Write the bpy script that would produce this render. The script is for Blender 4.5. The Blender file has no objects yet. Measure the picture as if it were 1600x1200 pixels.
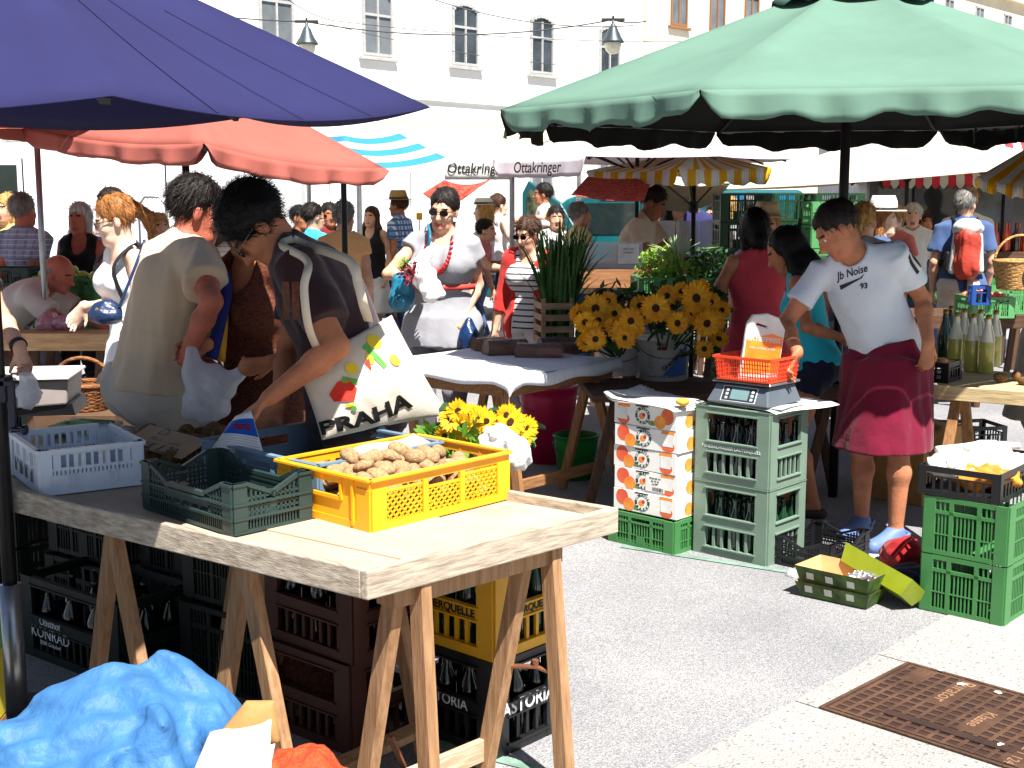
import bpy, bmesh, math, random
import numpy as np
from mathutils import Vector, Matrix
random.seed(7); rng = np.random.default_rng(7)
PI = math.pi; R = math.radians
C = bpy.data.collections.new('market'); bpy.context.scene.collection.children.link(C)
# ---------------------------------------------------------------- camera model
FPX, CAMH, PITCH = 2000.0, 1.70, math.atan(292/2000)
_c, _s = math.cos(PITCH), math.sin(PITCH)
def ray(px, py):
    u = (px-800)/FPX; v = (600-py)/FPX
    return (u, _c+v*_s, -_s+v*_c)
def G(px, py, z=0.0):
    r = ray(px, py); t = (z-CAMH)/r[2]; return Vector((r[0]*t, r[1]*t, z))
def W(px, py, Y):
    r = ray(px, py); t = Y/r[1]; return Vector((r[0]*t, Y, CAMH+r[2]*t))
# ---------------------------------------------------------------- objects
def tag(o, label=None, cat=None, group=None, kind=None):
    if label: o['label'] = label
    if cat: o['category'] = cat
    if group: o['group'] = group
    if kind: o['kind'] = kind
    return o
def thing(name, label, cat, loc=(0,0,0), rz=0.0, group=None):
    o = bpy.data.objects.new(name, None); C.objects.link(o)
    o.location = loc; o.rotation_euler = (0,0,rz); o.empty_display_size = .1
    return tag(o, label, cat, group)
def link(name, me, mat=None, parent=None, loc=None, rot=None):
    o = bpy.data.objects.new(name, me); C.objects.link(o)
    if mat is not None and len(me.materials) == 0:
        for m in (mat if isinstance(mat, (list,tuple)) else [mat]): me.materials.append(m)
    if parent is not None: o.parent = parent
    if loc is not None: o.location = loc
    if rot is not None: o.rotation_euler = rot
    return o
def copy_tree(o, parent=None):
    c = o.copy(); C.objects.link(c)
    if parent is not None: c.parent = parent
    for ch in list(o.children): copy_tree(ch, c)
    return c
# ---------------------------------------------------------------- materials
def S(r, g, b):
    f = lambda v: (v/255/12.92) if v/255 <= .04045 else ((v/255+.055)/1.055)**2.4
    return (f(r), f(g), f(b), 1)
_M = {}
def pm(name, rgb, rough=.6, var=.12, vs=9.0, bump=0.0, bs=30.0, metal=0.0, trans=0.0, alpha=1.0, spec=.4, col2=None, wave=None, stretch=(1,1,1), sheen=0.0, coat=0.0, coord='Object', translucent=0.0):
    """procedural Principled material: noise-varied colour, optional second colour, bands, bump"""
    if name in _M: return _M[name]
    m = bpy.data.materials.new(name); m.use_nodes = True
    N = m.node_tree.nodes; L = m.node_tree.links; b = N['Principled BSDF']
    tc = N.new('ShaderNodeTexCoord'); mp = N.new('ShaderNodeMapping'); mp.inputs['Scale'].default_value = stretch
    L.new(tc.outputs[coord], mp.inputs['Vector'])
    col = S(*rgb) if len(rgb) == 3 else rgb
    c2 = S(*col2) if col2 else tuple(min(1, v*(1-var*2.2)) for v in col[:3])+(1,)
    no = N.new('ShaderNodeTexNoise'); no.inputs['Scale'].default_value = vs; no.inputs['Detail'].default_value = 5; no.inputs['Roughness'].default_value = .62
    L.new(mp.outputs[0], no.inputs['Vector'])
    rp = N.new('ShaderNodeValToRGB'); rp.color_ramp.elements[0].position = .34; rp.color_ramp.elements[1].position = .66
    rp.color_ramp.elements[0].color = c2; rp.color_ramp.elements[1].color = col
    L.new(no.outputs['Fac'], rp.inputs['Fac']); out = rp.outputs['Color']
    if wave:   # list of (axis, freq per metre, duty, colour)
        sp = N.new('ShaderNodeSeparateXYZ'); L.new(tc.outputs[coord], sp.inputs[0])
        for ax, fr, duty, wc in wave:
            m1 = N.new('ShaderNodeMath'); m1.operation = 'MULTIPLY'; m1.inputs[1].default_value = fr; L.new(sp.outputs[ax], m1.inputs[0])
            m2 = N.new('ShaderNodeMath'); m2.operation = 'FRACT'; L.new(m1.outputs[0], m2.inputs[0])
            m3 = N.new('ShaderNodeMath'); m3.operation = 'LESS_THAN'; m3.inputs[1].default_value = duty; L.new(m2.outputs[0], m3.inputs[0])
            mx = N.new('ShaderNodeMixRGB'); L.new(m3.outputs[0], mx.inputs[0]); L.new(out, mx.inputs[1]); mx.inputs[2].default_value = S(*wc); out = mx.outputs[0]
    L.new(out, b.inputs['Base Color'])
    b.inputs['Roughness'].default_value = rough; b.inputs['Metallic'].default_value = metal
    b.inputs['Specular IOR Level'].default_value = spec
    b.inputs['Transmission Weight'].default_value = trans; b.inputs['Alpha'].default_value = alpha
    if sheen: b.inputs['Sheen Weight'].default_value = sheen
    if coat: b.inputs['Coat Weight'].default_value = coat; b.inputs['Coat Roughness'].default_value = .15
    if bump:
        n2 = N.new('ShaderNodeTexNoise'); n2.inputs['Scale'].default_value = bs; n2.inputs['Detail'].default_value = 4
        L.new(mp.outputs[0], n2.inputs['Vector'])
        bp = N.new('ShaderNodeBump'); bp.inputs['Strength'].default_value = min(1, bump); bp.inputs['Distance'].default_value = .02*max(1, bump)
        L.new(n2.outputs['Fac'], bp.inputs['Height']); L.new(bp.outputs[0], b.inputs['Normal'])
    if translucent:
        tr = N.new('ShaderNodeBsdfTranslucent'); L.new(out, tr.inputs['Color'])
        mx = N.new('ShaderNodeMixShader'); mx.inputs[0].default_value = translucent
        L.new(b.outputs[0], mx.inputs[1]); L.new(tr.outputs[0], mx.inputs[2]); L.new(mx.outputs[0], N['Material Output'].inputs[0])
    _M[name] = m; return m
def wood(name, rgb, dark, sc=(2,22,22), rough=.75):
    return pm(name, rgb, rough, col2=dark, vs=3.2, stretch=sc, bump=.16, bs=9)
def cloth(name, rgb, var=.07, bump=.5, bs=9, rough=.85, **k):
    return pm(name, rgb, rough, var=var, vs=5, bump=bump, bs=bs, sheen=.15, spec=.2, **k)
def plastic(name, rgb, rough=.38, var=.08, **k):
    return pm(name, rgb, rough, var=var, vs=6, bump=.05, bs=14, spec=.45, **k)
# ---------------------------------------------------------------- hard-surface mesh builder
class MB:
    def __init__(s): s.v = []; s.f = []; s.mi = []; s.m = 0
    def add(s, vs, fs):
        o = len(s.v); s.v += [tuple(v) for v in vs]; s.f += [tuple(i+o for i in f) for f in fs]; s.mi += [s.m]*len(fs); return s
    def hexa(s, p): return s.add(p, [(0,3,2,1),(4,5,6,7),(0,1,5,4),(1,2,6,5),(2,3,7,6),(3,0,4,7)])
    def box(s, x0,x1,y0,y1,z0,z1):
        return s.hexa([(x0,y0,z0),(x1,y0,z0),(x1,y1,z0),(x0,y1,z0),(x0,y0,z1),(x1,y0,z1),(x1,y1,z1),(x0,y1,z1)])
    def bar(s, a, b, w, t, up=(0,0,1)):
        a, b, up = Vector(a), Vector(b), Vector(up); d = (b-a).normalized(); e = d.cross(up)
        if e.length < 1e-4: e = d.cross(Vector((1,0,0)))
        e.normalize(); n = e.cross(d).normalized(); e *= w/2; n *= t/2
        return s.hexa([a-e-n, a+e-n, a+e+n, a-e+n, b-e-n, b+e-n, b+e+n, b-e+n])
    def tube(s, pts, r, n=8, cap=True):
        P = [Vector(p) for p in pts]; rr = r if isinstance(r, (list,tuple)) else [r]*len(P); vs = []; prev = None
        for i, p in enumerate(P):
            d = (P[min(i+1,len(P)-1)]-P[max(i-1,0)]).normalized()
            if prev is None: e = d.orthogonal().normalized()
            else:
                e = prev-d*prev.dot(d); e = e.normalized() if e.length > 1e-5 else d.orthogonal().normalized()
            prev = e; g = d.cross(e)
            vs += [p+(e*math.cos(k*2*PI/n)+g*math.sin(k*2*PI/n))*rr[i] for k in range(n)]
        fs = [(i*n+k, i*n+(k+1)%n, (i+1)*n+(k+1)%n, (i+1)*n+k) for i in range(len(P)-1) for k in range(n)]
        if cap: fs += [tuple(range(n))[::-1], tuple((len(P)-1)*n+k for k in range(n))]
        return s.add(vs, fs)
    def lathe(s, prof, c=(0,0,0), n=20, sx=1, sy=1):
        c = Vector(c); vs = [(c.x+r*math.cos(k*2*PI/n)*sx, c.y+r*math.sin(k*2*PI/n)*sy, c.z+z) for r, z in prof for k in range(n)]
        fs = [(i*n+k, i*n+(k+1)%n, (i+1)*n+(k+1)%n, (i+1)*n+k) for i in range(len(prof)-1) for k in range(n)]
        return s.add(vs, fs)
    def grid(s, fn, nu, nv, closeu=False):
        vs = [fn(i/(nu if closeu else nu-1), j/(nv-1)) for j in range(nv) for i in range(nu)]
        fs = [(j*nu+i, j*nu+(i+1)%nu, (j+1)*nu+(i+1)%nu, (j+1)*nu+i) for j in range(nv-1) for i in range(nu if closeu else nu-1)]
        return s.add(vs, fs)
    def prism(s, pts, o, ux, uy, t):
        """2-D outline pts in frame (o,ux,uy), thickness t along ux x uy"""
        o, ux, uy = Vector(o), Vector(ux), Vector(uy); n = ux.cross(uy).normalized()*t; k = len(pts)
        A = [o+ux*x+uy*y for x, y in pts]; vs = A+[p+n for p in A]
        fs = [tuple(range(k))[::-1], tuple(range(k, 2*k))]+[(i, (i+1)%k, k+(i+1)%k, k+i) for i in range(k)]
        return s.add(vs, fs)
    def mesh(s, name):
        me = bpy.data.meshes.new(name); me.from_pydata(s.v, [], s.f); me.update()
        if any(s.mi): me.polygons.foreach_set('material_index', s.mi)
        return me
    def build(s, name, mat, parent=None, smooth=False, bevel=0, thick=0, moff=0, seg=1, sub=0, loc=None, rot=None):
        me = s.mesh(name)
        if smooth: me.polygons.foreach_set('use_smooth', [True]*len(me.polygons))
        o = link(name, me, mat, parent, loc, rot)
        if thick:
            md = o.modifiers.new('t', 'SOLIDIFY'); md.thickness = thick; md.offset = 0; md.material_offset = moff
        if sub:
            md = o.modifiers.new('s', 'SUBSURF'); md.levels = sub; md.render_levels = sub
        if bevel:
            md = o.modifiers.new('b', 'BEVEL'); md.width = bevel; md.segments = seg; md.limit_method = 'ANGLE'; md.angle_limit = R(40)
        return o
# ---------------------------------------------------------------- text laid on a flat face
_TX = {}
def text_mesh(s, size, bold=0.0, shear=0.0, sub=False):
    key = (s, size, bold, shear)
    if key in _TX: return _TX[key]
    cu = bpy.data.curves.new('lettering', 'FONT'); cu.body = s; cu.size = size; cu.align_x = 'CENTER'; cu.align_y = 'CENTER'
    cu.offset = bold; cu.shear = shear; cu.resolution_u = 3; cu.extrude = .0006
    o = bpy.data.objects.new('lettering', cu); C.objects.link(o); dg = bpy.context.evaluated_depsgraph_get()
    me = bpy.data.meshes.new_from_object(o.evaluated_get(dg)); bpy.data.objects.remove(o); _TX[key] = me; return me
def text(s, size, loc, ux, uy, mat, parent=None, name='lettering', bold=0.0, shear=0.0, sx=1.0):
    me = text_mesh(s, size, bold, shear).copy(); me.materials.clear(); ux, uy = Vector(ux).normalized(), Vector(uy).normalized(); n = ux.cross(uy)
    M = Matrix((ux*sx, uy, n)).transposed().to_4x4(); M.translation = Vector(loc)
    me.transform(M); return link(name, me, mat, parent)
def raymap(me, bvh, fn, off=.003, dist=6.0, last=None):
    """move every vertex of flat mesh me onto a body: fn(x,y)->(origin,direction)"""
    bm = bmesh.new(); bm.from_mesh(me); bmesh.ops.triangulate(bm, faces=bm.faces[:])
    bmesh.ops.subdivide_edges(bm, edges=[e for e in bm.edges if e.calc_length() > .02], cuts=2)
    for v in bm.verts:
        o, d = fn(v.co.x, v.co.y); h = bvh.ray_cast(o, d)
        v.co = (h[0]-d*off) if h[0] is not None else (last if last is not None else o+d*dist); last = v.co.copy()
    bm.to_mesh(me); bm.free(); return me
# ---------------------------------------------------------------- implicit surfaces (bodies, clothes, bags)
def nv(a): return np.asarray(a, dtype=np.float32)
class SDF:
    """smooth union of tapered limbs, ellipsoids and cuts, meshed with surface nets into one continuous mesh"""
    def __init__(s): s.p = []
    def cone(s, a, b, ra, rb, k=.02, e=None, flat=1.0):
        s.p.append(('cone', nv(a), nv(b), ra, rb, k, None if e is None else nv(e), flat)); return s
    def ell(s, c, r, k=.02, M=None): s.p.append(('ell', nv(c), nv(r), 0, 0, k, None if M is None else nv(M), 1)); return s
    def tubec(s, a, b, ra, rb, k=.02, e=None, flat=1.0): s.p.append(('cap', nv(a), nv(b), ra, rb, k, None if e is None else nv(e), flat)); return s
    def sub(s, c, r, k=.01, M=None): s.p.append(('sub', nv(c), nv(r), 0, 0, k, None if M is None else nv(M), 1)); return s
    def cut(s, pt, n, k=.006): s.p.append(('cut', nv(pt), nv(n), 0, 0, k, None, 1)); return s
    def pcut(s, pt, n): s.p.append(('pcut', nv(pt), nv(n), 0, 0, 0, None, 1)); return s
    def field(s, res, pad=.03):
        lo = np.full(3, 1e9); hi = -lo
        for t, a, b, ra, rb, k, e, fl in s.p:
            if t in ('cone', 'cap'):
                lo = np.minimum(lo, np.minimum(a, b)-max(ra, rb)); hi = np.maximum(hi, np.maximum(a, b)+max(ra, rb))
            elif t == 'ell': m = max(b); lo = np.minimum(lo, a-m); hi = np.maximum(hi, a+m)
        lo -= pad; hi += pad; n = np.ceil((hi-lo)/res).astype(int)+1
        D = np.full(n, .3, np.float32); ax = [lo[i]+res*np.arange(n[i], dtype=np.float32) for i in range(3)]
        for t, a, b, ra, rb, k, e, fl in s.p:
            if t == 'pcut': continue
            if t == 'cut':
                d = (ax[0][:,None,None]-a[0])*b[0]+(ax[1][None,:,None]-a[1])*b[1]+(ax[2][None,None,:]-a[2])*b[2]
                D = np.maximum(D, d); continue
            m = k+res*2.5+.012
            if t in ('cone', 'cap'): l = np.minimum(a, b)-max(ra, rb)-m; h = np.maximum(a, b)+max(ra, rb)+m
            else: l = a-max(b)-m; h = a+max(b)+m
            i0 = np.clip(np.floor((l-lo)/res).astype(int), 0, n); i1 = np.clip(np.ceil((h-lo)/res).astype(int)+1, 0, n)
            if np.any(i1 <= i0): continue
            X, Y, Z = [ax[i][i0[i]:i1[i]] for i in range(3)]
            X = X[:,None,None]; Y = Y[None,:,None]; Z = Z[None,None,:]
            if t in ('cone', 'cap'):
                u = b-a; L = float(np.linalg.norm(u))+1e-6; u = u/L
                qx, qy, qz = X-a[0], Y-a[1], Z-a[2]
                al = qx*u[0]+qy*u[1]+qz*u[2]; T = np.clip(al/L, 0, 1); r = ra+(rb-ra)*T
                if e is not None and fl != 1:
                    ee = e-u*np.dot(e, u); ee = ee/np.linalg.norm(ee); ff = np.cross(u, ee)
                    qs = qx*ee[0]+qy*ee[1]+qz*ee[2]; qf = (qx*ff[0]+qy*ff[1]+qz*ff[2])/fl
                    rad2 = qs*qs+qf*qf; sc = min(1, fl*1.15)
                else: rad2 = np.maximum(qx*qx+qy*qy+qz*qz-al*al, 0); sc = 1
                if t == 'cone': d = (np.sqrt(rad2+(al-T*L)**2)-r)*sc
                else: d = np.maximum((np.sqrt(rad2)-r)*sc, np.abs(al-L/2)-L/2)
            else:
                qx, qy, qz = X-a[0], Y-a[1], Z-a[2]
                if e is not None: qx, qy, qz = [qx*e[i][0]+qy*e[i][1]+qz*e[i][2] for i in range(3)]
                kk = np.sqrt((qx/b[0])**2+(qy/b[1])**2+(qz/b[2])**2); k2 = np.sqrt((qx/b[0]**2)**2+(qy/b[1]**2)**2+(qz/b[2]**2)**2)+1e-6
                d = kk*(kk-1)/k2
            V = D[i0[0]:i1[0], i0[1]:i1[1], i0[2]:i1[2]]
            if t == 'sub':
                d = -d; h = np.clip(.5-.5*(d-V)/k, 0, 1); V[...] = d+(V-d)*h+k*h*(1-h)
            else:
                h = np.clip(.5+.5*(d-V)/k, 0, 1); V[...] = d+(V-d)*h-k*h*(1-h)
        return D, lo, ax
    def mesh(s, name, res=.01, disp=None, smooth=1):
        D, lo, ax = s.field(res, .03 if disp is None else .055)
        if disp is not None:
            idx = np.nonzero(np.abs(D) < .12); D[idx] += disp(lo[0]+res*idx[0], lo[1]+res*idx[1], lo[2]+res*idx[2]).astype(np.float32)
        for t, a, b, *_ in s.p:
            if t == 'pcut': D = np.maximum(D, (ax[0][:,None,None]-a[0])*b[0]+(ax[1][None,:,None]-a[1])*b[1]+(ax[2][None,None,:]-a[2])*b[2])
        n = D.shape; In = D < 0; cells = (n[0]-1, n[1]-1, n[2]-1)
        acc = []; cid = []; quads = []
        lin = lambda i, j, k: (i*cells[1]+j)*cells[2]+k
        for axn in range(3):
            sl0 = [slice(None)]*3; sl1 = [slice(None)]*3; sl0[axn] = slice(0, -1); sl1[axn] = slice(1, None)
            A = In[tuple(sl0)]; B = In[tuple(sl1)]; E = np.nonzero(A != B)
            if len(E[0]) == 0: continue
            d0 = D[tuple(sl0)][E]; d1 = D[tuple(sl1)][E]; t = d0/(d0-d1); P = np.stack(E, 1).astype(np.float32); P[:, axn] += t
            o1, o2 = [(1,2),(2,0),(0,1)][axn]; flip = ~A[E]; ok = np.ones(len(t), bool); cs = []
            for s1, s2 in ((-1,-1),(0,-1),(0,0),(-1,0)):
                I = [E[0].copy(), E[1].copy(), E[2].copy()]; I[o1] = I[o1]+s1; I[o2] = I[o2]+s2
                ok &= (I[o1] >= 0) & (I[o2] >= 0) & (I[o1] < cells[o1]) & (I[o2] < cells[o2]); cs.append(lin(*I))
            cs = np.stack(cs, 1)[ok]; P = P[ok]; flip = flip[ok]
            for q in range(4): cid.append(cs[:, q]); acc.append(P)
            cs[flip] = cs[flip][:, ::-1]; quads.append(cs)
        cid = np.concatenate(cid); acc = np.concatenate(acc); Q = np.concatenate(quads)
        u, inv = np.unique(cid, return_inverse=True); cnt = np.bincount(inv).astype(np.float32)
        Vv = np.stack([np.bincount(inv, acc[:, i])/cnt for i in range(3)], 1); Q = np.searchsorted(u, Q)
        for _ in range(smooth):
            S_ = np.zeros_like(Vv); c_ = np.zeros(len(Vv))
            for a, b in ((0,1),(1,2),(2,3),(3,0)):
                for k in range(3):
                    S_[:, k] += np.bincount(Q[:, a], Vv[Q[:, b], k], len(Vv))+np.bincount(Q[:, b], Vv[Q[:, a], k], len(Vv))
                c_ += np.bincount(Q[:, a], minlength=len(Vv))+np.bincount(Q[:, b], minlength=len(Vv))
            Vv = .5*Vv+.5*S_/np.maximum(c_, 1)[:, None]
        Vv = Vv*res+lo
        return npmesh(name, Vv, Q)
def npmesh(name, V, Q):
    me = bpy.data.meshes.new(name); me.vertices.add(len(V)); me.vertices.foreach_set('co', np.ascontiguousarray(V, np.float32).ravel())
    k = Q.shape[1]; me.loops.add(Q.size); me.loops.foreach_set('vertex_index', np.ascontiguousarray(Q, np.int32).ravel())
    me.polygons.add(len(Q)); me.polygons.foreach_set('loop_start', np.arange(0, Q.size, k, dtype=np.int32))
    try: me.polygons.foreach_set('loop_total', np.full(len(Q), k, np.int32))
    except Exception: pass
    me.polygons.foreach_set('use_smooth', np.ones(len(Q), bool)); me.update(calc_edges=True); return me
def folds(amp, fr=14, seed=0, ani=(1,1,.45)):
    r = np.random.default_rng(seed); ks = [(r.normal(size=3)*np.array(ani)*fr*(.6+i*.5), r.uniform(0, 6.3), 1/(1+i*.45)) for i in range(4)]
    def f(x, y, z):
        d = 0
        for k, ph, a in ks:
            w = np.sin(k[0]*x+k[1]*y+k[2]*z+ph+.9*np.sin(fr*.4*(z+x)+ph)); d = d+a*w*np.abs(w)
        return amp*d
    return f

def crump(amp, fr=24, seed=0, n=6):
    """sharp facets of crumpled paper, film or cloth"""
    r = np.random.default_rng(seed); K = [(r.normal(size=3), r.random(), .6+.5*i) for i in range(n)]
    def f(x, y, z):
        d = 0
        for k, ph, m in K:
            k = k/np.linalg.norm(k)*fr/6.28*m; t = k[0]*x+k[1]*y+k[2]*z+ph+.15*np.sin(fr*.7*(x+y-z)+ph*6); d = d+(np.abs(t-np.floor(t)-.5)*4-1)/(1+.5*(m-.6)*2)
        return amp*.55*d
    return f
# ================================================================ people
SK = {'light': (222,170,142), 'pale': (236,196,172), 'tan': (188,122,88), 'red': (196,112,90), 'brown': (150,92,66)}
def skin(k): return pm('skin_'+k, SK[k], .56, var=.15, vs=11, bump=.2, bs=120, spec=.3)
HC = {'black': (14,12,12), 'dark': (34,25,21), 'brown': (78,50,34), 'ginger': (176,116,62), 'blond': (206,160,92), 'grey': (150,145,140), 'white': (215,212,208)}
def hairm(k): return pm('hair_'+k, HC[k], .55, var=.3, vs=60, stretch=(1,1,.25), bump=.3, bs=120, spec=.25)
V = Vector
def unit(v): v = V(v); return v.normalized()
class Fig:
    def __init__(f, label, pos, face=180, h=1.72, w=1.0, fem=False, lean=0, lean2=None, side=0, tw=0, hp=0, hy=0, hr=0, R=None, L=None, legs=None, sk='light', res=.014, belly=0, drop=0, group=None, prone=0):
        f.s = s = h/1.75; f.w = w*s; f.fem = fem; f.res = res; f.sk = skin(sk); f.near = res < .0105
        f.root = thing('person', label, 'person', (pos[0], pos[1], 0), -math.radians(face), group)
        a = math.radians(face); f.fw = V((math.sin(a), math.cos(a), 0)); f.rt = V((math.cos(a), -math.sin(a), 0)); f.o = V((pos[0], pos[1], 0))
        l1 = math.radians(lean); l2 = math.radians(lean if lean2 is None else lean2); sd = math.radians(side)
        u1 = unit((math.sin(sd), math.sin(l1), math.cos(l1))); u2 = unit((math.sin(sd)*.8, math.sin(l2), math.cos(l2))); t = math.radians(tw)
        f.e = V((1,0,0)); f.e2 = V((math.cos(t), -math.sin(t), 0)); f.e2 = unit(f.e2-u2*f.e2.dot(u2)); f.u1, f.u2 = u1, u2; f.f2 = u2.cross(f.e2)
        f.P = V((0, -.10*math.sin(l1)*s*2, (.93-drop)*s)); f.Wa = f.P+u1*.17*s; f.Ch = f.Wa+(u1+u2).normalized()*.19*s; f.Nk = f.Ch+u2*.19*s
        sw = (.160 if fem else .178)*s*(.75+.25*w); f.Sh = {'R': f.Nk-u2*.055*s+f.e2*sw, 'L': f.Nk-u2*.055*s-f.e2*sw}
        hpr = math.radians(hp); hyr = math.radians(hy); hrr = math.radians(hr)
        Hm = Matrix.Rotation(-hyr, 3, 'Z') @ Matrix.Rotation(-hpr, 3, 'X') @ Matrix.Rotation(hrr, 3, 'Y')
        f.H = Hm; f.hs = s*1.06; f.he, f.hf, f.hu = Hm @ V((1,0,0)), Hm @ V((0,1,0)), Hm @ V((0,0,1))
        f.Hc = f.Nk+(u2*.55+f.hu*.45).normalized()*.15*s+f.hf*.015*s
        f.A = {}; l1_, l2_ = .30*s, .265*s
        for k, sp in (('R', R), ('L', L)):
            sg = 1 if k == 'R' else -1; sp = dict(sp or {}); Sx = f.Sh[k]; w_ = V(sp.get('w', Sx+V((sg*.05, .06, -.54*s))))
            if sp.get('world'): w_ = f.toL(V(sp['world']))
            d = w_-Sx; D = min(max(d.length, .12), (l1_+l2_)*.999); dn = d.normalized(); w_ = Sx+dn*D
            c = (l1_**2+D**2-l2_**2)/(2*l1_*D); c = max(-1, min(1, c)); po = V(sp.get('pole', (sg*.5, -.8, -.3))); po = (po-dn*po.dot(dn)).normalized()
            El = Sx+dn*l1_*c+po*l1_*math.sqrt(1-c*c); hd = unit(sp['hd']) if 'hd' in sp else unit((w_-El).normalized()*1.0+V((0,0,-.15)))
            pn = unit(sp.get('pn', (-sg, 0, 0))); f.A[k] = (Sx, El, w_, hd, pn, sp.get('curl', 28), sp.get('thumb', 1))
        f.Lg = {}
        for k in 'RL':
            sg = 1 if k == 'R' else -1; sp = (legs or {}).get(k, {}); Hp = f.P+V((sg*.088*s*max(1, w*.95), 0, -.03*s)); An = V((sp.get('x', sg*.10*s), sp.get('y', 0), .085*s+sp.get('z', 0)))
            d = An-Hp; ll = .425*s; D = min(d.length, 2*ll*.9995); dn = d.normalized(); m = math.sqrt(max(0, ll*ll-(D/2)**2)); po = V(sp.get('pole', (0, 1, 0))); po = (po-dn*po.dot(dn)).normalized()
            f.Lg[k] = (Hp, Hp+dn*D/2+po*m, Hp+dn*D, V((math.sin(math.radians(sp.get('rz', sg*8))), math.cos(math.radians(sp.get('rz', sg*8))), 0)))
    def toL(f, p): q = V(p)-f.o; return V((q.dot(f.rt), q.dot(f.fw), q.z))
    def toW(f, p): return f.o+f.rt*p[0]+f.fw*p[1]+V((0,0,p[2]))
    def hd(f, x, y, z): return f.Hc+(f.he*x+f.hf*y+f.hu*z)*f.hs
    def torso(f, q, e=0.0, k=.05, bust=1):
        s, w = f.s, f.w
        wa = .118 if f.fem else .135
        q.cone(f.P+V((0,0,-.02)), f.Wa, .150*w+e, wa*w+e, k, f.e, .74); q.cone(f.Wa, f.Ch, wa*w+e, .150*w+e, k, f.e2, .70)
        q.cone(f.Ch, f.Nk-f.u2*.07*s, .150*w+e, .115*w+e, k, f.e2, .62)
        q.cone(f.Sh['R']-f.e2*.01, f.Sh['L']+f.e2*.01, .050*s+e*.8, .050*s+e*.8, k)
        q.cone(f.Sh['R']*.75+f.Sh['L']*.25, f.Nk+f.u2*.015*s, .04*s+e*.6, .05*s+e*.6, .03); q.cone(f.Sh['L']*.75+f.Sh['R']*.25, f.Nk+f.u2*.015*s, .04*s+e*.6, .05*s+e*.6, .03)
        for sg in (-1, 1): q.ell(f.P+V((sg*.075*w, -.045*s, -.02)), ((.105*w+e),)*3, .05)
        if f.fem:
            q.ell(f.P+V((0, 0, -.03)), (.178*w+e, .125*w+e, .13*s+e), .06)
            if bust:
                for sg in (-1, 1): q.ell(f.Ch+f.f2*.075*w+f.e2*.075*w*sg-f.u2*.0, ((.075*w+e),)*3, .04)
    def body(f, lips=(150,70,62), brow=None, eyes=False, shoes=None):
        q = SDF(); s = f.s; f.torso(q, -.012)
        q.cone(f.Nk-f.u2*.03*s, f.Hc-f.hu*.05*s-f.hf*.02*s, .058*s, .052*s, .025)
        hs = f.hs; HM = np.array([f.he, f.hf, f.hu]); h = f.hd
        q.ell(h(0,-.012,.032), (.074*hs,.094*hs,.088*hs), .02, HM); q.ell(h(0,.026,-.032), (.061*hs,.070*hs,.084*hs), .03, HM)
        q.cone(h(-.028,.055,-.088), h(.028,.055,-.088), .022*hs, .022*hs, .03); q.ell(h(0,.074,-.098), (.018*hs,)*3, .025)
        if f.res < .0165:
            q.cone(h(-.034,.078,.022), h(.034,.078,.022), .013*hs, .013*hs, .02)
            for sg in (-1, 1): q.sub(h(sg*.032,.102,.004), (.015*hs,)*3, .018); q.ell(h(sg*.04,.062,-.03), (.022*hs,)*3, .02); q.ell(h(sg*.077,-.006,-.012), (.011*hs,.019*hs,.031*hs), .006, HM)
            q.cone(h(0,.086,.008), h(0,.112,-.034), .009*hs, .0135*hs, .010); q.cone(h(-.012,.094,-.038), h(.012,.094,-.038), .009*hs, .009*hs, .006)
            q.cone(h(-.02,.084,-.064), h(.02,.084,-.064), .0075*hs, .0075*hs, .006); q.cone(h(-.016,.083,-.076), h(.016,.083,-.076), .0085*hs, .0085*hs, .006)
        for k in 'RL':
            Sx, El, Wr, hd, pn, curl, th = f.A[k]; g = .88 if f.fem else 1.0
            q.cone(Sx, Sx*.45+El*.55, .052*s*g*(.7+.3*f.w/s), .047*s*g, .03); q.cone(Sx*.45+El*.55, El, .047*s*g, .038*s*g, .02); q.cone(El, El*.7+Wr*.3, .038*s*g, .041*s*g, .02); q.cone(El*.7+Wr*.3, Wr, .041*s*g, .027*s*g, .02)
            sdv = unit(hd.cross(pn)); pn = unit(sdv.cross(hd)); sg = (1 if k == 'R' else -1)*th; K = Wr+hd*.092*s; rm = max(.0085*s, f.res*.62)
            q.cone(Wr, K, .030*s, .040*s, .015, sdv, .48)
            tb = Wr+hd*.03*s-sdv*sg*.026*s; td = unit(hd*.75-sdv*sg*.7+pn*.35); tm = tb+td*.042*s; te = tm+unit(td*.6+hd*.7+pn*.25)*.032*s
            q.cone(tb, tm, .0135*s, rm*1.15, .010); q.cone(tm, te, rm*1.15, rm*.95, .004)
            for i, (ln, cu) in enumerate(((.068,1.0),(.078,.95),(.073,1.08),(.058,1.2))):
                b = K-hd*.008*s-sdv*sg*(.030-.020*i)*s; a1 = math.radians(curl*cu*.75); a2 = a1+math.radians(curl*cu*1.1)
                m = b+(hd*math.cos(a1)+pn*math.sin(a1))*ln*.5*s; en = m+(hd*math.cos(a2)+pn*math.sin(a2))*ln*.5*s
                q.cone(b, m, rm*1.05, rm, .005); q.cone(m, en, rm, rm*.82, .003)
            Hp, Kn, An, ft = f.Lg[k]; c = .72+.28*f.w/s
            q.cone(Hp, Hp*.4+Kn*.6, .082*s*c, .066*s*c, .05); q.cone(Hp*.4+Kn*.6, Kn, .066*s*c, .053*s*c, .03)
            bk = V((0,-1,0)) if abs(ft.y) < .1 else V((-ft.x,-ft.y,0)); mid = Kn*.68+An*.32
            q.cone(Kn, mid+bk*.012*s, .050*s*c, .054*s*c, .03); q.cone(mid+bk*.012*s, An, .053*s*c, .034*s, .03)
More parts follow.
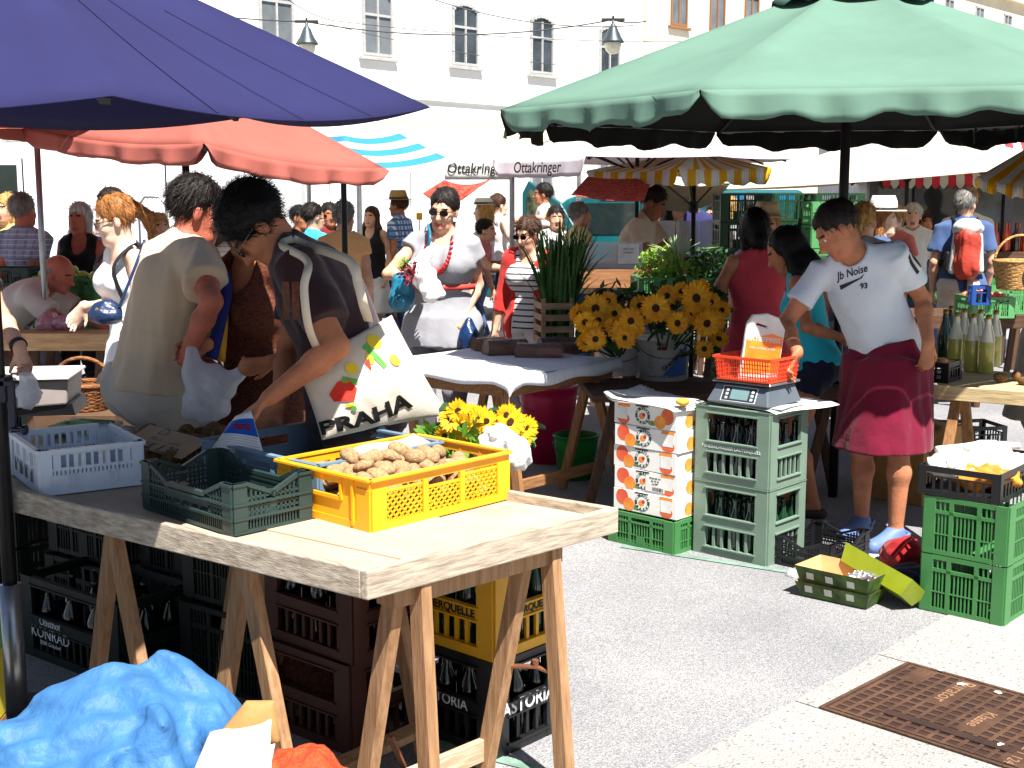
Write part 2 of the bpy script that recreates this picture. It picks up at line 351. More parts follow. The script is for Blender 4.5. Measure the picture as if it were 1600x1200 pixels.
            hl = An+V((0,0,-.05*s))-ft*.03*s; q.cone(hl, An+ft*.10*s+V((0,0,-.055*s)), .030*s, .030*s, .02); q.cone(An, An+ft*.14*s+V((0,0,-.06*s)), .032*s, .022*s, .02, ft.cross(V((0,0,1))), .8)
        me = q.mesh('body', f.res, smooth=1); me.materials.append(f.sk)
        if f.res < .0165:
            me.materials.append(pm('lips_%d' % lips[0], lips, .45, var=.05)); me.materials.append(hairm(brow or 'dark'))
            n = len(me.vertices); co = np.empty(n*3, np.float32); me.vertices.foreach_get('co', co); co = co.reshape(-1, 3)
            lc = (co-np.array(f.Hc)) @ np.array(f.H) / f.hs; np_ = len(me.polygons); fi = np.empty(np_*4, np.int32); me.polygons.foreach_get('vertices', fi); cc = lc[fi.reshape(-1, 4)].mean(1)
            mi = np.zeros(np_, np.int32); mi[(np.abs(cc[:,0]) < .024) & (cc[:,1] > .075) & (np.abs(cc[:,2]+.07) < .0115)] = 1
            br = np.abs(np.abs(cc[:,0])-.032) < .017; mi[br & (cc[:,1] > .06) & (np.abs(cc[:,2]-.0245) < .0055)] = 2
            me.polygons.foreach_set('material_index', mi)
        f.bo = link('body', me, None, f.root)
        if eyes:
            for sg in (-1, 1):
                m = MB(); pr = [(.0105*math.sin(t*PI/8), -.0105*math.cos(t*PI/8)) for t in range(9)]; m.lathe(pr, n=12); k = len(m.f); m.m = 1
                m.lathe([(0,.0111),(.0056,.0100),(.006,.0088)], n=12)
                o = m.build('eye', [pm('eye_white', (225,220,215), .2), pm('iris_dark', (40,28,20), .15)], f.root, smooth=True)
                Mx = Matrix((f.he, -f.hu, f.hf)).transposed().to_4x4(); Mx.translation = h(sg*.032,.0775,.003); o.matrix_local = Mx
        return f
    def _fin(f, q, name, mat, res, amp=.004, fr=14, seed=1, sm=1, ani=(1,1,.45)):
        me = q.mesh(name, res, folds(amp, fr, seed, ani) if amp else None, sm); o = link(name, me, mat, f.root); return o
    def top(f, mat, name='shirt', ease=.018, sleeve=.55, hem=-.06, flare=.02, neck=.072, scoop=.0, skirt=None, amp=.005, seed=1, res=None, straps=False, open_=False, cutz=None):
        q = SDF(); s = f.s; res = res or max(f.res*1.05, .009); f.torso(q, ease, .05)
        if f.belly if hasattr(f, 'belly') else 0: q.ell(f.Wa+f.f2*.05+V((0,0,-.03)), (.15*f.w, f.belly, .16), .06)
        if sleeve:
            for k in 'RL':
                Sx, El, Wr = f.A[k][:3]
                if sleeve <= 1: q.tubec(Sx+(Sx-El)*.08, Sx+(El-Sx)*sleeve, .058*s+ease*.6, .056*s+ease*1.3, .03)
                else: q.cone(Sx, El, .062*s+ease*.7, .05*s+ease, .03); q.tubec(El, El+(Wr-El)*(sleeve-1), .048*s+ease, .036*s+ease, .02)
        hm = f.P+f.u1*hem*s; hm2 = hm-f.u1*.04; rr = (.165 if not f.fem else .172)*f.w+ease
        q.tubec(f.Wa, hm2, .135*f.w+ease, rr+flare, .04, f.e, .74)
        if skirt:
            ln, r2 = skirt; q.tubec(f.P+V((0,0,.02)), f.P-V((0,0,ln)), rr, r2, .05, f.e, .8)
        else: q.pcut(hm, V(-f.u1))
        nk = f.Nk+f.u2*.05*s+f.f2*(.02+scoop*.5)*s
        q.sub(nk, (neck*s, neck*s, (.07+scoop)*s), .008)
        if scoop > .04: q.sub(f.Nk+f.f2*.10*s-f.u2*.02*s, (neck*.95*s, .09*s, scoop*1.2*s), .02)
        if not sleeve:
            for k in 'RL':
                sg = 1 if k == 'R' else -1; q.sub(f.Sh[k]+f.e2*sg*(.045 if not straps else .025)*s, (.062*s, .085*s, .10*s if not straps else .15*s), .01)
        if cutz: q.cut(*cutz)
        f.topo = f._fin(q, name, mat, res, amp, 15, seed); return f.topo
    def trousers(f, mat, name='trousers', to=1.9, ease=.015, amp=.004, seed=3, rise=.06, flare=0.0):
        q = SDF(); s = f.s; c = .72+.28*f.w/s
        q.tubec(f.P+f.u1*rise*s, f.P-V((0,0,.06)), .150*f.w+ease, .165*f.w+ease, .05, f.e, .76)
        for sg in (-1, 1): q.ell(f.P+V((sg*.075*f.w, -.045*s, -.02)), ((.107*f.w+ease),)*3, .05)
        for k in 'RL':
            Hp, Kn, An, ft = f.Lg[k]
            if to <= 1: q.tubec(Hp+V((0,0,.03)), Hp+(Kn-Hp)*to, .088*s*c+ease, .075*s*c+ease+flare, .05)
            else: q.cone(Hp, Kn, .088*s*c+ease, .058*s*c+ease, .05); q.tubec(Kn, Kn+(An-Kn)*(to-1), .058*s*c+ease, .05*s*c+ease+flare, .03)
        q.pcut(f.P+f.u1*rise*s, f.u1); f.boto = f._fin(q, name, mat, max(f.res*1.05, .009), amp, 18, seed); return f.boto
    def skirt(f, mat, ln=.45, r2=.26, name='skirt', ease=.015, amp=.010, flat=.8, seed=4, fwd=0.0):
        q = SDF(); q.tubec(f.P+f.u1*.08*f.s, f.P-V((0,0,.05)), .145*f.w+ease, .178*f.w+ease, .05, f.e, .78); q.tubec(f.P-V((0,0,.03)), f.P-V((0,-fwd,ln+.05)), .178*f.w+ease, r2, .06, f.e, flat); q.pcut(f.P-V((0,0,ln)), (0,0,-1))
        f.boto = f._fin(q, name, mat, max(f.res*1.05, .009), amp, 16, seed, ani=(1,1,.12)); return f.boto
    def hair(f, col, style='short', n=None, ln=.05, vol=1.0, seed=2, fr=.0):
        q = SDF(); s = f.hs; h = f.hd; HM = np.array([f.he, f.hf, f.hu]); m = hairm(col) if isinstance(col, str) else col
        q.ell(h(0,-.022,.044), (.082*s*vol, .100*s*vol, .090*s*vol), .02, HM)
        if style == 'bald': pass
        q.sub(h(0,.105+fr,-.02), (.085*s,.07*s,.082*s), .02, HM)
        nrm = (f.hf*.62-f.hu*.55).normalized(); q.cut(h(0,.035,-.03), nrm)
        if style == 'bald': q.cut(h(0,-.03,.03), f.hu); q.cut(h(0,.0,.0), (f.hf*.9).normalized())
        if style in ('short', 'bald'): q.cut(h(0,0,-.075), -f.hu)
        if style == 'bob':
            for sg in (-1, 1): q.cone(h(sg*.062,-.01,.0), h(sg*.068,-.015,-.10), .034*s, .03*s, .03)
            q.cone(h(0,-.06,.02), h(0,-.075,-.09), .065*s, .055*s, .04)
        if style in ('long', 'verylong'):
            d = .24 if style == 'long' else .34
            bk = f.Nk-f.f2*.08*s; 
            for sg in (-1, 1):
                q.cone(h(sg*.062,-.02,.0), h(sg*.078,-.02,-.13), .036*s, .04*s, .03); q.cone(h(sg*.078,-.02,-.13), h(sg*.085,-.01+.02*(style=='long'),-d), .04*s, .028*s, .04)
            q.cone(h(0,-.06,.02), h(0,-.085,-.12), .07*s, .07*s, .04, f.he, .8); q.cone(h(0,-.085,-.12), h(0,-.10,-d), .075*s, .05*s, .04, f.he, .6)
        if style == 'pony':
            q.ell(h(0,-.12,.035), (.03*s,)*3, .02); q.cone(h(0,-.13,.03), h(0,-.165,-.03), .03*s, .035*s, .03); q.cone(h(0,-.165,-.03), h(0,-.15,-.14), .035*s, .015*s, .03)
        if style == 'bun': q.ell(h(0,-.115,.06), (.04*s,)*3, .02)
        me = q.mesh('hair', max(f.res*.9, .006), folds(.0035, 60, seed, (1,1,.3)), 0)
        n = (n if n is not None else int(9.0/f.res)); r = np.random.default_rng(seed); nvx = len(me.vertices); co = np.empty(nvx*3, np.float32); me.vertices.foreach_get('co', co); co = co.reshape(-1, 3)
        nq = len(me.polygons); fi = np.empty(nq*4, np.int32); me.polygons.foreach_get('vertices', fi); fi = fi.reshape(-1, 4)
        if n and nq:
            nr = np.empty(nq*3, np.float32); me.polygons.foreach_get('normal', nr); nr = nr.reshape(-1, 3); pk = r.integers(0, nq, n); p = co[fi[pk]].mean(1)-nr[pk]*.004; N = nr[pk]
            out = p-np.array(f.Hc); up = np.array(f.hu); flow = np.array(-f.hf)*.5-up*.9; flow = flow[None]+out*2.5+r.normal(0, .35, (n,3)); flow -= N*(flow*N).sum(1)[:, None]; flow /= np.linalg.norm(flow, axis=1)[:, None]+1e-6
            L_ = ln*s*r.uniform(.4, 1.15, (n,1)); d1 = flow*.72+N*.5+r.normal(0,.12,(n,3)); d2 = flow*.9-np.array([0,0,.25])+r.normal(0,.2,(n,3)); sd = np.cross(d1, N); sd /= np.linalg.norm(sd, axis=1)[:, None]+1e-6; wd = max(.0016, f.res*.22)*sd
            p1 = p+d1*L_*.5; p2 = p1+d2*L_*.5; VV = np.stack([p-wd, p+wd, p1+wd*.8, p1-wd*.8, p2+wd*.15, p2-wd*.15], 1).reshape(-1, 3); b = np.arange(n)[:, None]*6+nvx
            QQ = np.concatenate([b+np.array([[0,1,2,3]]), b+np.array([[3,2,4,5]])]); bpy.data.meshes.remove(me); me = npmesh('hair', np.concatenate([co, VV]), np.concatenate([fi, QQ]))
        link('hair', me, m, f.root); return f
    def onhead(f, o):
        Mx = Matrix((f.he, f.hf, f.hu)).transposed().to_4x4(); Mx.translation = f.Hc; o.matrix_local = Mx; return o
    def glasses(f, dark=True, name='sunglasses', col=(14,14,16)):
        m = MB(); s = f.hs
        for sg in (-1, 1):
            pts = [(sg*.034*s+.026*s*math.cos(t*PI/8)*(1 if abs(math.cos(t*PI/8)) < .8 else .97), .004*s+.018*s*math.sin(t*PI/8)) for t in range(16)]
            if dark: m.prism(pts, (0,.101*s,0), (1,0,0), (0,0,1), .004)
            m.tube([(x,.102*s,z) for x, z in pts]+[(pts[0][0],.102*s,pts[0][1])], .0022*s, 6)
            m.bar((sg*.059*s,.10*s,.012*s), (sg*.082*s,.01*s,.008*s), .006*s, .003)
        m.bar((-.01*s,.106*s,.01*s), (.01*s,.106*s,.01*s), .004, .004)
        f.onhead(m.build(name, pm('glasses_black', col, .12, var=.02, spec=.7), f.root)); return f
    def hat(f, mat, band=None, name='hat', brim=.145, crown=.10):
        s = f.hs; m = MB(); m.lathe([(brim*s,.070*s),(brim*.97*s,.076*s),(.094*s,.074*s),(.090*s,(.074+crown*.6)*s),(.074*s,(.074+crown)*s),(.035*s,(.070+crown)*s),(0,(.074+crown)*s)], n=28, sx=.92, sy=1.1)
        o = f.onhead(m.build(name, mat, f.root, smooth=True, thick=.003))
        if band:
            b = MB(); b.lathe([(.0965*s,.078*s),(.0945*s,.098*s)], n=28, sx=.92, sy=1.1); b.build('hat_band', band, o, smooth=True, thick=.002)
        return f
    def shoes(f, mat, name='shoe', hi=.0):
        for k in 'RL':
            An, ft = f.Lg[k][2:]; s = f.s; q = SDF(); z = V((0,0,1)); sd = ft.cross(z); hl = V((An.x, An.y, An.z-.05*s))-ft*.035*s
            q.cone(hl, V((An.x,An.y,An.z-.055*s))+ft*.16*s, .042*s, .042*s, .02, sd, .9); q.cone(V((An.x,An.y,An.z-.01)), V((An.x,An.y,An.z-.05*s))+ft*.10*s, .048*s, .035*s, .03); q.cut((0,0,.004), (0,0,-1)); q.cut(An+z*(.012+hi), z)
            o = link(name, q.mesh(name, max(.008, f.res*.8)), mat, f.root)
        return f
def xat(px, d): r = ray(px, 308); return r[0]/r[1]*d
def man(label, px, yt, d, face, h=None, **k):
    """a standing person whose head top is seen at (px, yt) and who stands d metres away"""
    if h is None: h = W(px, yt, d).z-.012
    return Fig(label, (xat(px, d), d), face, h, res=k.pop('res', .011 if d < 9 else .0155), **k)
# ================================================================ camera, light, ground
sc = bpy.context.scene
cam = bpy.data.cameras.new('camera'); co_ = bpy.data.objects.new('camera', cam); C.objects.link(co_); sc.camera = co_
cam.sensor_width = 36; cam.lens = 36*FPX/1600; cam.clip_end = 600; cam.clip_start = .05
co_.location = (0, 0, CAMH); co_.rotation_euler = (PI/2-PITCH, 0, 0)
SX, SY = -.25, .53                                    # shadow displacement per metre of height
wd = bpy.data.worlds.new('World'); sc.world = wd; wd.use_nodes = True
sk_ = wd.node_tree.nodes.new('ShaderNodeTexSky'); sk_.sky_type = 'NISHITA'; sk_.sun_disc = False
el = math.atan(1/math.hypot(SX, SY)); sk_.sun_elevation = el; sk_.sun_rotation = math.atan2(-SX, -SY)
wd.node_tree.links.new(sk_.outputs[0], wd.node_tree.nodes['Background'].inputs[0]); wd.node_tree.nodes['Background'].inputs[1].default_value = .04
sl = bpy.data.lights.new('sun', 'SUN'); sl.energy = 5.0; sl.angle = R(.5); sl.color = (1, .955, .89)
so = bpy.data.objects.new('sun', sl); C.objects.link(so); so.rotation_euler = Vector((SX, SY, -1)).to_track_quat('-Z', 'Y').to_euler(); so.location = (3, -6, 12)
sc.view_settings.view_transform = 'Standard'; sc.view_settings.look = 'None'; sc.view_settings.exposure = 1.42; sc.view_settings.gamma = 1
# asphalt: fine pale chippings in a dark binder, patches
def asphalt(name='asphalt', sc_=210, A=(.155,.155,.16,1), M_=(.245,.245,.252,1), Z=(.345,.345,.355,1), mid=.45):
    m = bpy.data.materials.new(name); m.use_nodes = True; N = m.node_tree.nodes; L = m.node_tree.links; b = N['Principled BSDF']
    tc = N.new('ShaderNodeTexCoord'); vo = N.new('ShaderNodeTexVoronoi'); vo.inputs['Scale'].default_value = sc_; L.new(tc.outputs['Object'], vo.inputs['Vector'])
    cr = N.new('ShaderNodeValToRGB'); e = cr.color_ramp.elements; e[0].position = 0; e[0].color = A; e[1].position = 1; e[1].color = Z
    x = cr.color_ramp.elements.new(mid); x.color = M_
    sx = N.new('ShaderNodeSeparateColor'); L.new(vo.outputs['Color'], sx.inputs[0]); L.new(sx.outputs[0], cr.inputs[0])
    n1 = N.new('ShaderNodeTexNoise'); n1.inputs['Scale'].default_value = 1.3; n1.inputs['Detail'].default_value = 6; L.new(tc.outputs['Object'], n1.inputs['Vector'])
    c2 = N.new('ShaderNodeValToRGB'); c2.color_ramp.elements[0].position = .3; c2.color_ramp.elements[0].color = (.78,.78,.80,1); c2.color_ramp.elements[1].position = .7; c2.color_ramp.elements[1].color = (1.08,1.07,1.05,1); L.new(n1.outputs[0], c2.inputs[0])
    mx = N.new('ShaderNodeMixRGB'); mx.blend_type = 'MULTIPLY'; mx.inputs[0].default_value = 1; L.new(cr.outputs[0], mx.inputs[1]); L.new(c2.outputs[0], mx.inputs[2]); L.new(mx.outputs[0], b.inputs['Base Color'])
    b.inputs['Roughness'].default_value = .85; bp = N.new('ShaderNodeBump'); bp.inputs['Strength'].default_value = .6; bp.inputs['Distance'].default_value = .006; L.new(vo.outputs['Distance'], bp.inputs['Height']); L.new(bp.outputs[0], b.inputs['Normal'])
    return m
g = MB(); g.add([(-150,-60,0),(150,-60,0),(150,220,0),(-150,220,0)], [(0,1,2,3)]); tag(g.build('ground', asphalt()), kind='structure')
mh = G(1279,1108); mu = (G(1418,1037)-mh).normalized(); mv = V((mu.y, -mu.x, 0)); ML, MW = .60, .90
conc = asphalt('pavement_concrete', 120, (.15,.145,.138,1), (.285,.278,.26,1), (.345,.338,.318,1), .10)
sp_ = MB(); e0 = G(1375,1020); eu = (G(1469,969)-G(1056,1200)).normalized()
vL = (e0-mh).dot(mv)      # slab edge lies on the -v side of the cover
def slab(u0, u1, v0, v1, clip=None):
    P_ = [mh+mu*a+mv*b for a, b in ((u0,v0 if v0 != vE else ved(u0)),(u1,v0 if v0 != vE else ved(u1)),(u1,v1),(u0,v1))]
    sp_.add([(p.x,p.y,.004) for p in P_], [(3,2,1,0)])
vE = -.34; E1, E2 = G(1056,1200)-mh, G(1469,969)-mh
def ved(u): a, b = E1.dot(mu), E2.dot(mu); return E1.dot(mv)+(E2.dot(mv)-E1.dot(mv))*(u-a)/(b-a)
slab(-6, -.006, vE, 1.2); slab(-6, -.006, 1.206, 8); slab(.0, ML, vE, -.006); slab(0, ML, MW+.006, 8); slab(ML+.006, 1.9, vE, 2.2); slab(ML+.006, 1.9, 2.206, 8); slab(1.906, 12, vE, 8)
tag(sp_.build('pavement', conc), kind='structure')
# painted green line on the asphalt
ln = MB(); a_, b_ = G(1060,868), G(1345,912)
d_ = (b_-a_).normalized(); n_ = V((-d_.y, d_.x, 0))*.022
ln.add([p+V((0,0,.004)) for p in (a_-d_*.3-n_, b_+d_*.3-n_, b_+d_*.3+n_, a_-d_*.3+n_)], [(0,1,2,3)])
a2 = G(790,1190); ln.add([p+V((0,0,.004)) for p in (a2-d_*.4-n_, a2+d_*.12-n_, a2+d_*.12+n_, a2-d_*.4+n_)], [(0,1,2,3)])
tag(ln.build('painted_line', pm('green_paint', (122,152,136), .8, var=.25, vs=9)), kind='structure')
# manhole cover
rust = pm('rusty_iron', (96,70,54), .62, col2=(62,42,32), vs=5, bump=.25, bs=60, metal=.25); rustd = pm('dark_rust', (58,36,28), .8, col2=(40,26,22), vs=12, bump=.3, bs=80, metal=.1)
mo = thing('manhole_cover', 'rusty brown rectangular iron drain cover set in the concrete', 'manhole cover', mh, math.atan2(mu.y, mu.x))
m = MB(); m.box(.012,ML-.012,-MW+.012,-.012,-.02,.006); m.build('plate', rustd, mo)
m = MB()
for a,b,c,d in ((0,ML,-MW,-MW+.012),(0,ML,-.012,0),(0,.012,-MW+.012,-.012),(ML-.012,ML,-MW+.012,-.012)): m.box(a,b,c,d,-.02,.011)
m.build('frame', rust, mo, bevel=.002)
m = MB(); pu, pv = .0465, .052; nu_, nv_ = 12, 17
for j in range(nv_+1):            # ribs between the pads: the pads read as dark recesses
    y = -.03-j*(MW-.06)/nv_; wide = .014
    m.box(.02, ML-.02, y-wide/2, y+wide/2, .006, .0105)
for i in range(nu_+1):
    x = .03+i*(ML-.06)/nu_
    m.box(x-.0065, x+.0065, -MW+.02, -.02, .006, .0100)
for (u0,u1,v0,v1) in ((.30,.57,.22,.30),(.16,.40,.40,.47),(.03,.16,.60,.68),(.42,.57,.06,.12)): m.box(u0,u1,-v1,-v0,.006,.0112)
m.build('grid', rust, mo, bevel=.0015)
m = MB(); m.box(.10,.14,-.62,-.18,.0062,.0125); m.build('slot_cover', rustd, mo)
bl = pm('cast_lettering', (148,112,86), .6)
text('Purator', .075, (.44,-.26,.0116), (-1,0,0), (0,-1,0), bl, mo); text('Klasse', .06, (.28,-.435,.0116), (-1,0,0), (0,-1,0), bl, mo); text('E 1 124', .05, (.095,-.64,.0116), (-1,0,0), (0,-1,0), bl, mo)
pp = pm('paper_scrap', (232,230,224), .8)
for (px,py,r) in ((1502,1070,.020),(1560,1083,.014),(1470,1048,.012),(1563,1165,.012)):
    p = G(px,py,.012); q = MB(); k = random.random()*3
    q.add([p+V((r*math.cos(k+t)*random.uniform(.6,1.2), r*math.sin(k+t)*random.uniform(.6,1.2), .001+.006*random.random())) for t in (0,1.3,2.6,3.9,5.2)], [(0,1,2,3,4)]); tag(q.build('paper_scrap', pp, thick=.001), 'tiny white paper scrap lying on the rusty drain cover', 'litter', 'paper scraps on the drain cover')
# ---------------------------------------------------------------- buildings
fo = V((-4.3,42,0)); fd = V((math.cos(R(47.8)), math.sin(R(47.8)), 0)); fn = V((fd.y,-fd.x,0))
def FP(t, z, out=0): return fo+fd*t+fn*out+V((0,0,z))
def facade(name, label, t0, t1, h, mat, out=0, depth=7):
    ro = thing(name, label, 'building', FP((t0+t1)/2, 0))
    m = MB(); A_ = [FP(t0,0,out),FP(t1,0,out),FP(t1,0,out-depth),FP(t0,0,out-depth)]; o = FP((t0+t1)/2, 0)
    m.hexa([p-o for p in A_]+[p-o+V((0,0,h)) for p in A_]); m.build('wall', mat, ro); ro['t'] = (t0+t1)/2; return ro
def bbox(m, ro, t0, t1, z0, z1, o0, o1):
    o = ro.location; a = [FP(t0,z0,o0),FP(t1,z0,o0),FP(t1,z0,o1),FP(t0,z0,o1)]
    m.hexa([p-o for p in a]+[p-o+V((0,0,z1-z0)) for p in a])
fw_ = pm('white_window_frame', (172,172,170), .5); glass = pm('window_glass', (70,78,84), .08, var=.35, vs=.8, spec=.8); glassl = pm('curtained_glass', (112,118,122), .15, var=.2, vs=.9, spec=.7)
brn = wood('brown_window_wood', (150,108,72), (116,80,52))
def window(ro, t, z0, z1, w, out, frame, gl, arch=True, mull=1, label=None):
    m = MB(); f_ = .09; t0, t1 = t-w/2, t+w/2; o = ro.location
    bbox(m,ro,t0,t0+f_,z0,z1,out,out+.07); bbox(m,ro,t1-f_,t1,z0,z1,out,out+.07); bbox(m,ro,t0+f_,t1-f_,z0,z0+f_,out,out+.07)
    bbox(m,ro,t0+f_,t1-f_,z1-.62,z1-.54,out,out+.06)
    for i in range(mull): tc = t0+w*(i+1)/(mull+1); bbox(m,ro,tc-.035,tc+.035,z0+f_,z1,out,out+.065)
    n = 8; rise = .22 if arch else .03
    for i in range(n):
        a0, a1 = t0+w*i/n, t0+w*(i+1)/n; za = z1+rise*(1-((i+.5)/n*2-1)**2); bbox(m,ro,a0,a1,za-.09,za+.02,out,out+.07)
    wf = m.build('window', frame, ro)
    p = MB(); k = 8; pts = [FP(t0+w*i/k, z1+rise*(1-(i/k*2-1)**2)-.05, out+.012)-o for i in range(k+1)]
    p.add(pts+[FP(t1,z0+.03,out+.012)-o, FP(t0,z0+.03,out+.012)-o], [tuple(range(k+3))]); p.build('pane', gl, wf)
    q = MB(); bbox(q,ro,t0-.16,t1+.16,z0-.14,z0-.03,out,out+.16); q.build('sill', frame, wf, bevel=.01)
plw = pm('white_plaster', (232,230,224), .9, var=.03, vs=.6, bump=.1, bs=20)
ba = facade('white_townhouse', 'long white plastered building with arched white windows behind the market', -24, 14.2, 17, plw)
for i, gl in ((-2,glassl),(-1,glassl),(0,glassl),(1,glass),(2,glass),(3,glass)): window(ba, i*4, 6.15, 8.0, 1.28, 0, fw_, gl)
for i in range(-5, 4): window(ba, i*4, 2.0, 3.7, 1.28, 0, fw_, glassl)
m = MB(); bbox(m,ba,-24,14.2,4.9,5.15,.0,.10); m.build('string_course', plw, ba)
crm = pm('cream_plaster', (222,216,196), .9, var=.04, vs=.5)
bb = facade('cream_townhouse', 'cream building with brown wooden windows right of the white one', 14.26, 27, 19, crm, .35)
for t in (16.1, 18.9, 21.6, 24.6): window(bb, t, 8.6, 10.9, 1.15, .35, brn, glassl, False, 1)
m = MB(); bbox(m,bb,14.26,27,7.1,7.6,.353,.75); bbox(m,bb,14.26,27,6.6,7.1,.353,.55); m.build('cornice', crm, bb, bevel=.03)
och = pm('ochre_plaster', (226,214,186), .9, var=.05, vs=.5)
bc = facade('ochre_townhouse', 'long ochre building with moulded bands at the upper right', 27.06, 110, 22, och, 0)
for i in range(14): window(bc, 30+i*4.2, 10.4, 12.6, 1.2, 0, fw_, glassl, False, 1)
m = MB()
for z in (8.6, 9.6, 13.4): bbox(m,bc,27.06,110,z,z+.35,.003,.35)
m.build('moulding', och, bc)
# shop-like low flat roof at the far right edge
# overhead wires and hanging lamps
wm = pm('wire_black', (38,38,40), .6); lampm = pm('lamp_metal', (70,80,86), .45, metal=.5); lg_ = pm('lamp_glass', (214,208,186), .2)
def wire(label, pts, r=.018):
    m = MB(); m.tube(pts, r, 5); tag(m.build('overhead_wire', wm), label, 'wire')
def catn(a, b, sag, n=14): return [a.lerp(b, i/n)-V((0,0,sag*4*(i/n)*(1-i/n))) for i in range(n+1)]
wire('black lamp cable hanging across the white facade, carrying both lamps', catn(W(-60,-55,34), W(478,34,34), .3)+catn(W(478,34,34), W(957,31,34), .35)[1:]+catn(W(957,31,34), W(1010,33,34), .05)[1:])
wire('thin black cable sloping across the arched windows below the lamp cable', catn(W(440,-8,36), W(520,32,37), .1)+catn(W(520,32,37), W(1180,62,40), .25)[1:], .012)
wire('lowest thin cable across the white facade', catn(W(500,34,35), W(930,105,37), .2), .010)
wire('black cable at the top edge above the third arched window', catn(W(640,-14,33), W(990,40,33), .3), .014)
def lamp(label, px, py, d):
    o = thing('street_lamp', label, 'street lamp', W(px, py, d), 0, 'lamps hung from wires'); k = .62
    m = MB(); m.lathe([(0,.0),(.06,-.02),(.06,-.14),(.10,-.2),(.17,-.30),(.30,-.62),(.46,-.86),(.48,-.92),(.40,-.93)], n=20); q = m.build('lamp_shade', lampm, o, smooth=True); q.scale = (k,)*3
    m = MB(); m.lathe([(.34,-.92),(.36,-1.0),(.31,-1.22),(.18,-1.36),(0,-1.4)], n=20); q = m.build('lamp_glass', lg_, o, smooth=True); q.scale = (k,)*3
    m = MB(); m.box(-.30,.30,-.03,.03,-.03,.04); m.tube([(0,0,-.02),(0,0,.1)], .03, 6); m.build('bracket', wm, o)
lamp('grey bell shaped street lamp hanging beside the blue umbrella top', 479, 34, 34)
lamp('grey bell shaped street lamp hanging before the rightmost arched window', 958, 31, 34)
# ---------------------------------------------------------------- vehicles
def van(name, label, pos, rz, L_, Hh, Wd, paint, cab=True, door_open=False, doorside=1):
    o = thing(name, label, 'van', pos, rz); m = MB()
    prof = [(0,.35),(.02,.95),(.45,1.12),(1.15,Hh*.93),(1.55,Hh),(L_-.12,Hh),(L_,Hh-.12),(L_,.38),(L_-.4,.32),(.3,.3)]
    m.prism([(x,z) for x, z in prof], (0,0,0), (1,0,0), (0,0,1), -Wd); m.build('body', paint, o, bevel=.06, seg=3)
    gl = pm('vehicle_glass', (30,42,42), .06, spec=.8); tr = pm('vehicle_trim', (28,28,30), .5)
    for y, s_ in ((-.004,-1),(Wd+.004,1)):
        w = MB(); w.prism([(1.02,1.2),(1.42,Hh*.9),(2.1,Hh*.9),(2.1,1.2)], (0,y,0), (1,0,0), (0,0,1), .012*s_*-1); w.build('window', gl, o)
        h = MB(); h.box(2.2,2.36,min(y,y+s_*.03),max(y,y+s_*.03),1.02,1.06); h.box(2.9,3.05,min(y,y+s_*.03),max(y,y+s_*.03),1.02,1.06); h.build('door_handle', tr, o)
        b = MB(); b.box(.4,L_-.1,min(y,y+s_*.025),max(y,y+s_*.025),.56,.66); b.box(2.15,2.165,min(y,y+s_*.003),max(y,y+s_*.003),.4,Hh*.93); b.box(3.6,3.615,min(y,y+s_*.003),max(y,y+s_*.003),.4,Hh*.93); b.build('trim', tr, o)
    w = MB(); a = (.56,1.19); c = (1.13,Hh*.90); w.add([(a[0]-.02,.12,a[1]),(a[0]-.02,Wd-.12,a[1]),(c[0]-.02,Wd-.15,c[1]),(c[0]-.02,.15,c[1])], [(0,1,2,3)]); w.build('windscreen', gl, o, thick=.02)
    for x in (.85, L_-.95):
        for y in (.02, Wd-.02):
            t = MB(); t.lathe([(.20,-.10),(.31,-.10),(.335,-.06),(.335,.06),(.31,.10),(.20,.10)], n=24); wh = t.build('wheel', pm('tyre_rubber', (26,26,27), .85), o, smooth=True, loc=(x,y,.335), rot=(PI/2,0,0))
            t = MB(); t.lathe([(0,-.07),(.10,-.09),(.20,-.08),(.20,.08),(.10,.09),(0,.07)], n=20); t.build('rim', pm('rim_alloy', (150,152,156), .35, metal=.8), wh, smooth=True)
    for y in (.22, Wd-.22):
        t = MB(); t.lathe([(.10,.03),(.08,-.02),(0,-.03)], n=16); t.build('headlight', pm('headlight_glass', (210,214,218), .1), o, smooth=True, loc=(-.0,y,.78), rot=(0,PI/2,0))
    return o
wp = pm('white_van_paint', (232,233,235), .3, var=.02, coat=.4); tp = pm('teal_van_paint', (8,86,92), .3, var=.1, coat=.5)
van('white_van', 'white delivery van at the left behind the plaid shirted man', (xat(-295,13.2), 13.2, 0), 0.02, 4.8, 2.25, 1.9, wp)
tx0, tx1 = xat(395,17.8), xat(772,17.8); tr_o = thing('box_trailer', 'long white box trailer behind the man in the straw hat', 'trailer', (tx0, 17.8, 0), 0); tl_ = tx1-tx0; m = MB(); m.box(0,tl_,0,2.0,.62,2.75); m.build('cargo_box', wp, tr_o, bevel=.04, seg=2)
m = MB(); m.box(.02,tl_-.02,.05,1.95,.48,.615); m.build('chassis', pm('vehicle_trim', (28,28,30), .5), tr_o)
for x in (tl_*.32, tl_*.655): m = MB(); m.box(x-.006,x+.006,-.004,-.001,.66,2.7); m.build('door_seam', gm_ if False else pm('seam_grey', (120,122,126), .5), tr_o)
for x in (tl_*.62,): m = MB(); m.box(x,x+.035,-.03,-.001,1.2,1.5); m.build('door_handle', pm('seam_grey', (120,122,126)), tr_o)
for x in (.8, tl_-.9): t = MB(); t.lathe([(0,-.1),(.31,-.10),(.335,-.06),(.335,.06),(.31,.10),(0,.10)], n=24); t.build('wheel', pm('tyre_rubber', (26,26,27), .85), tr_o, smooth=True, loc=(x,.15,.335), rot=(PI/2,0,0))
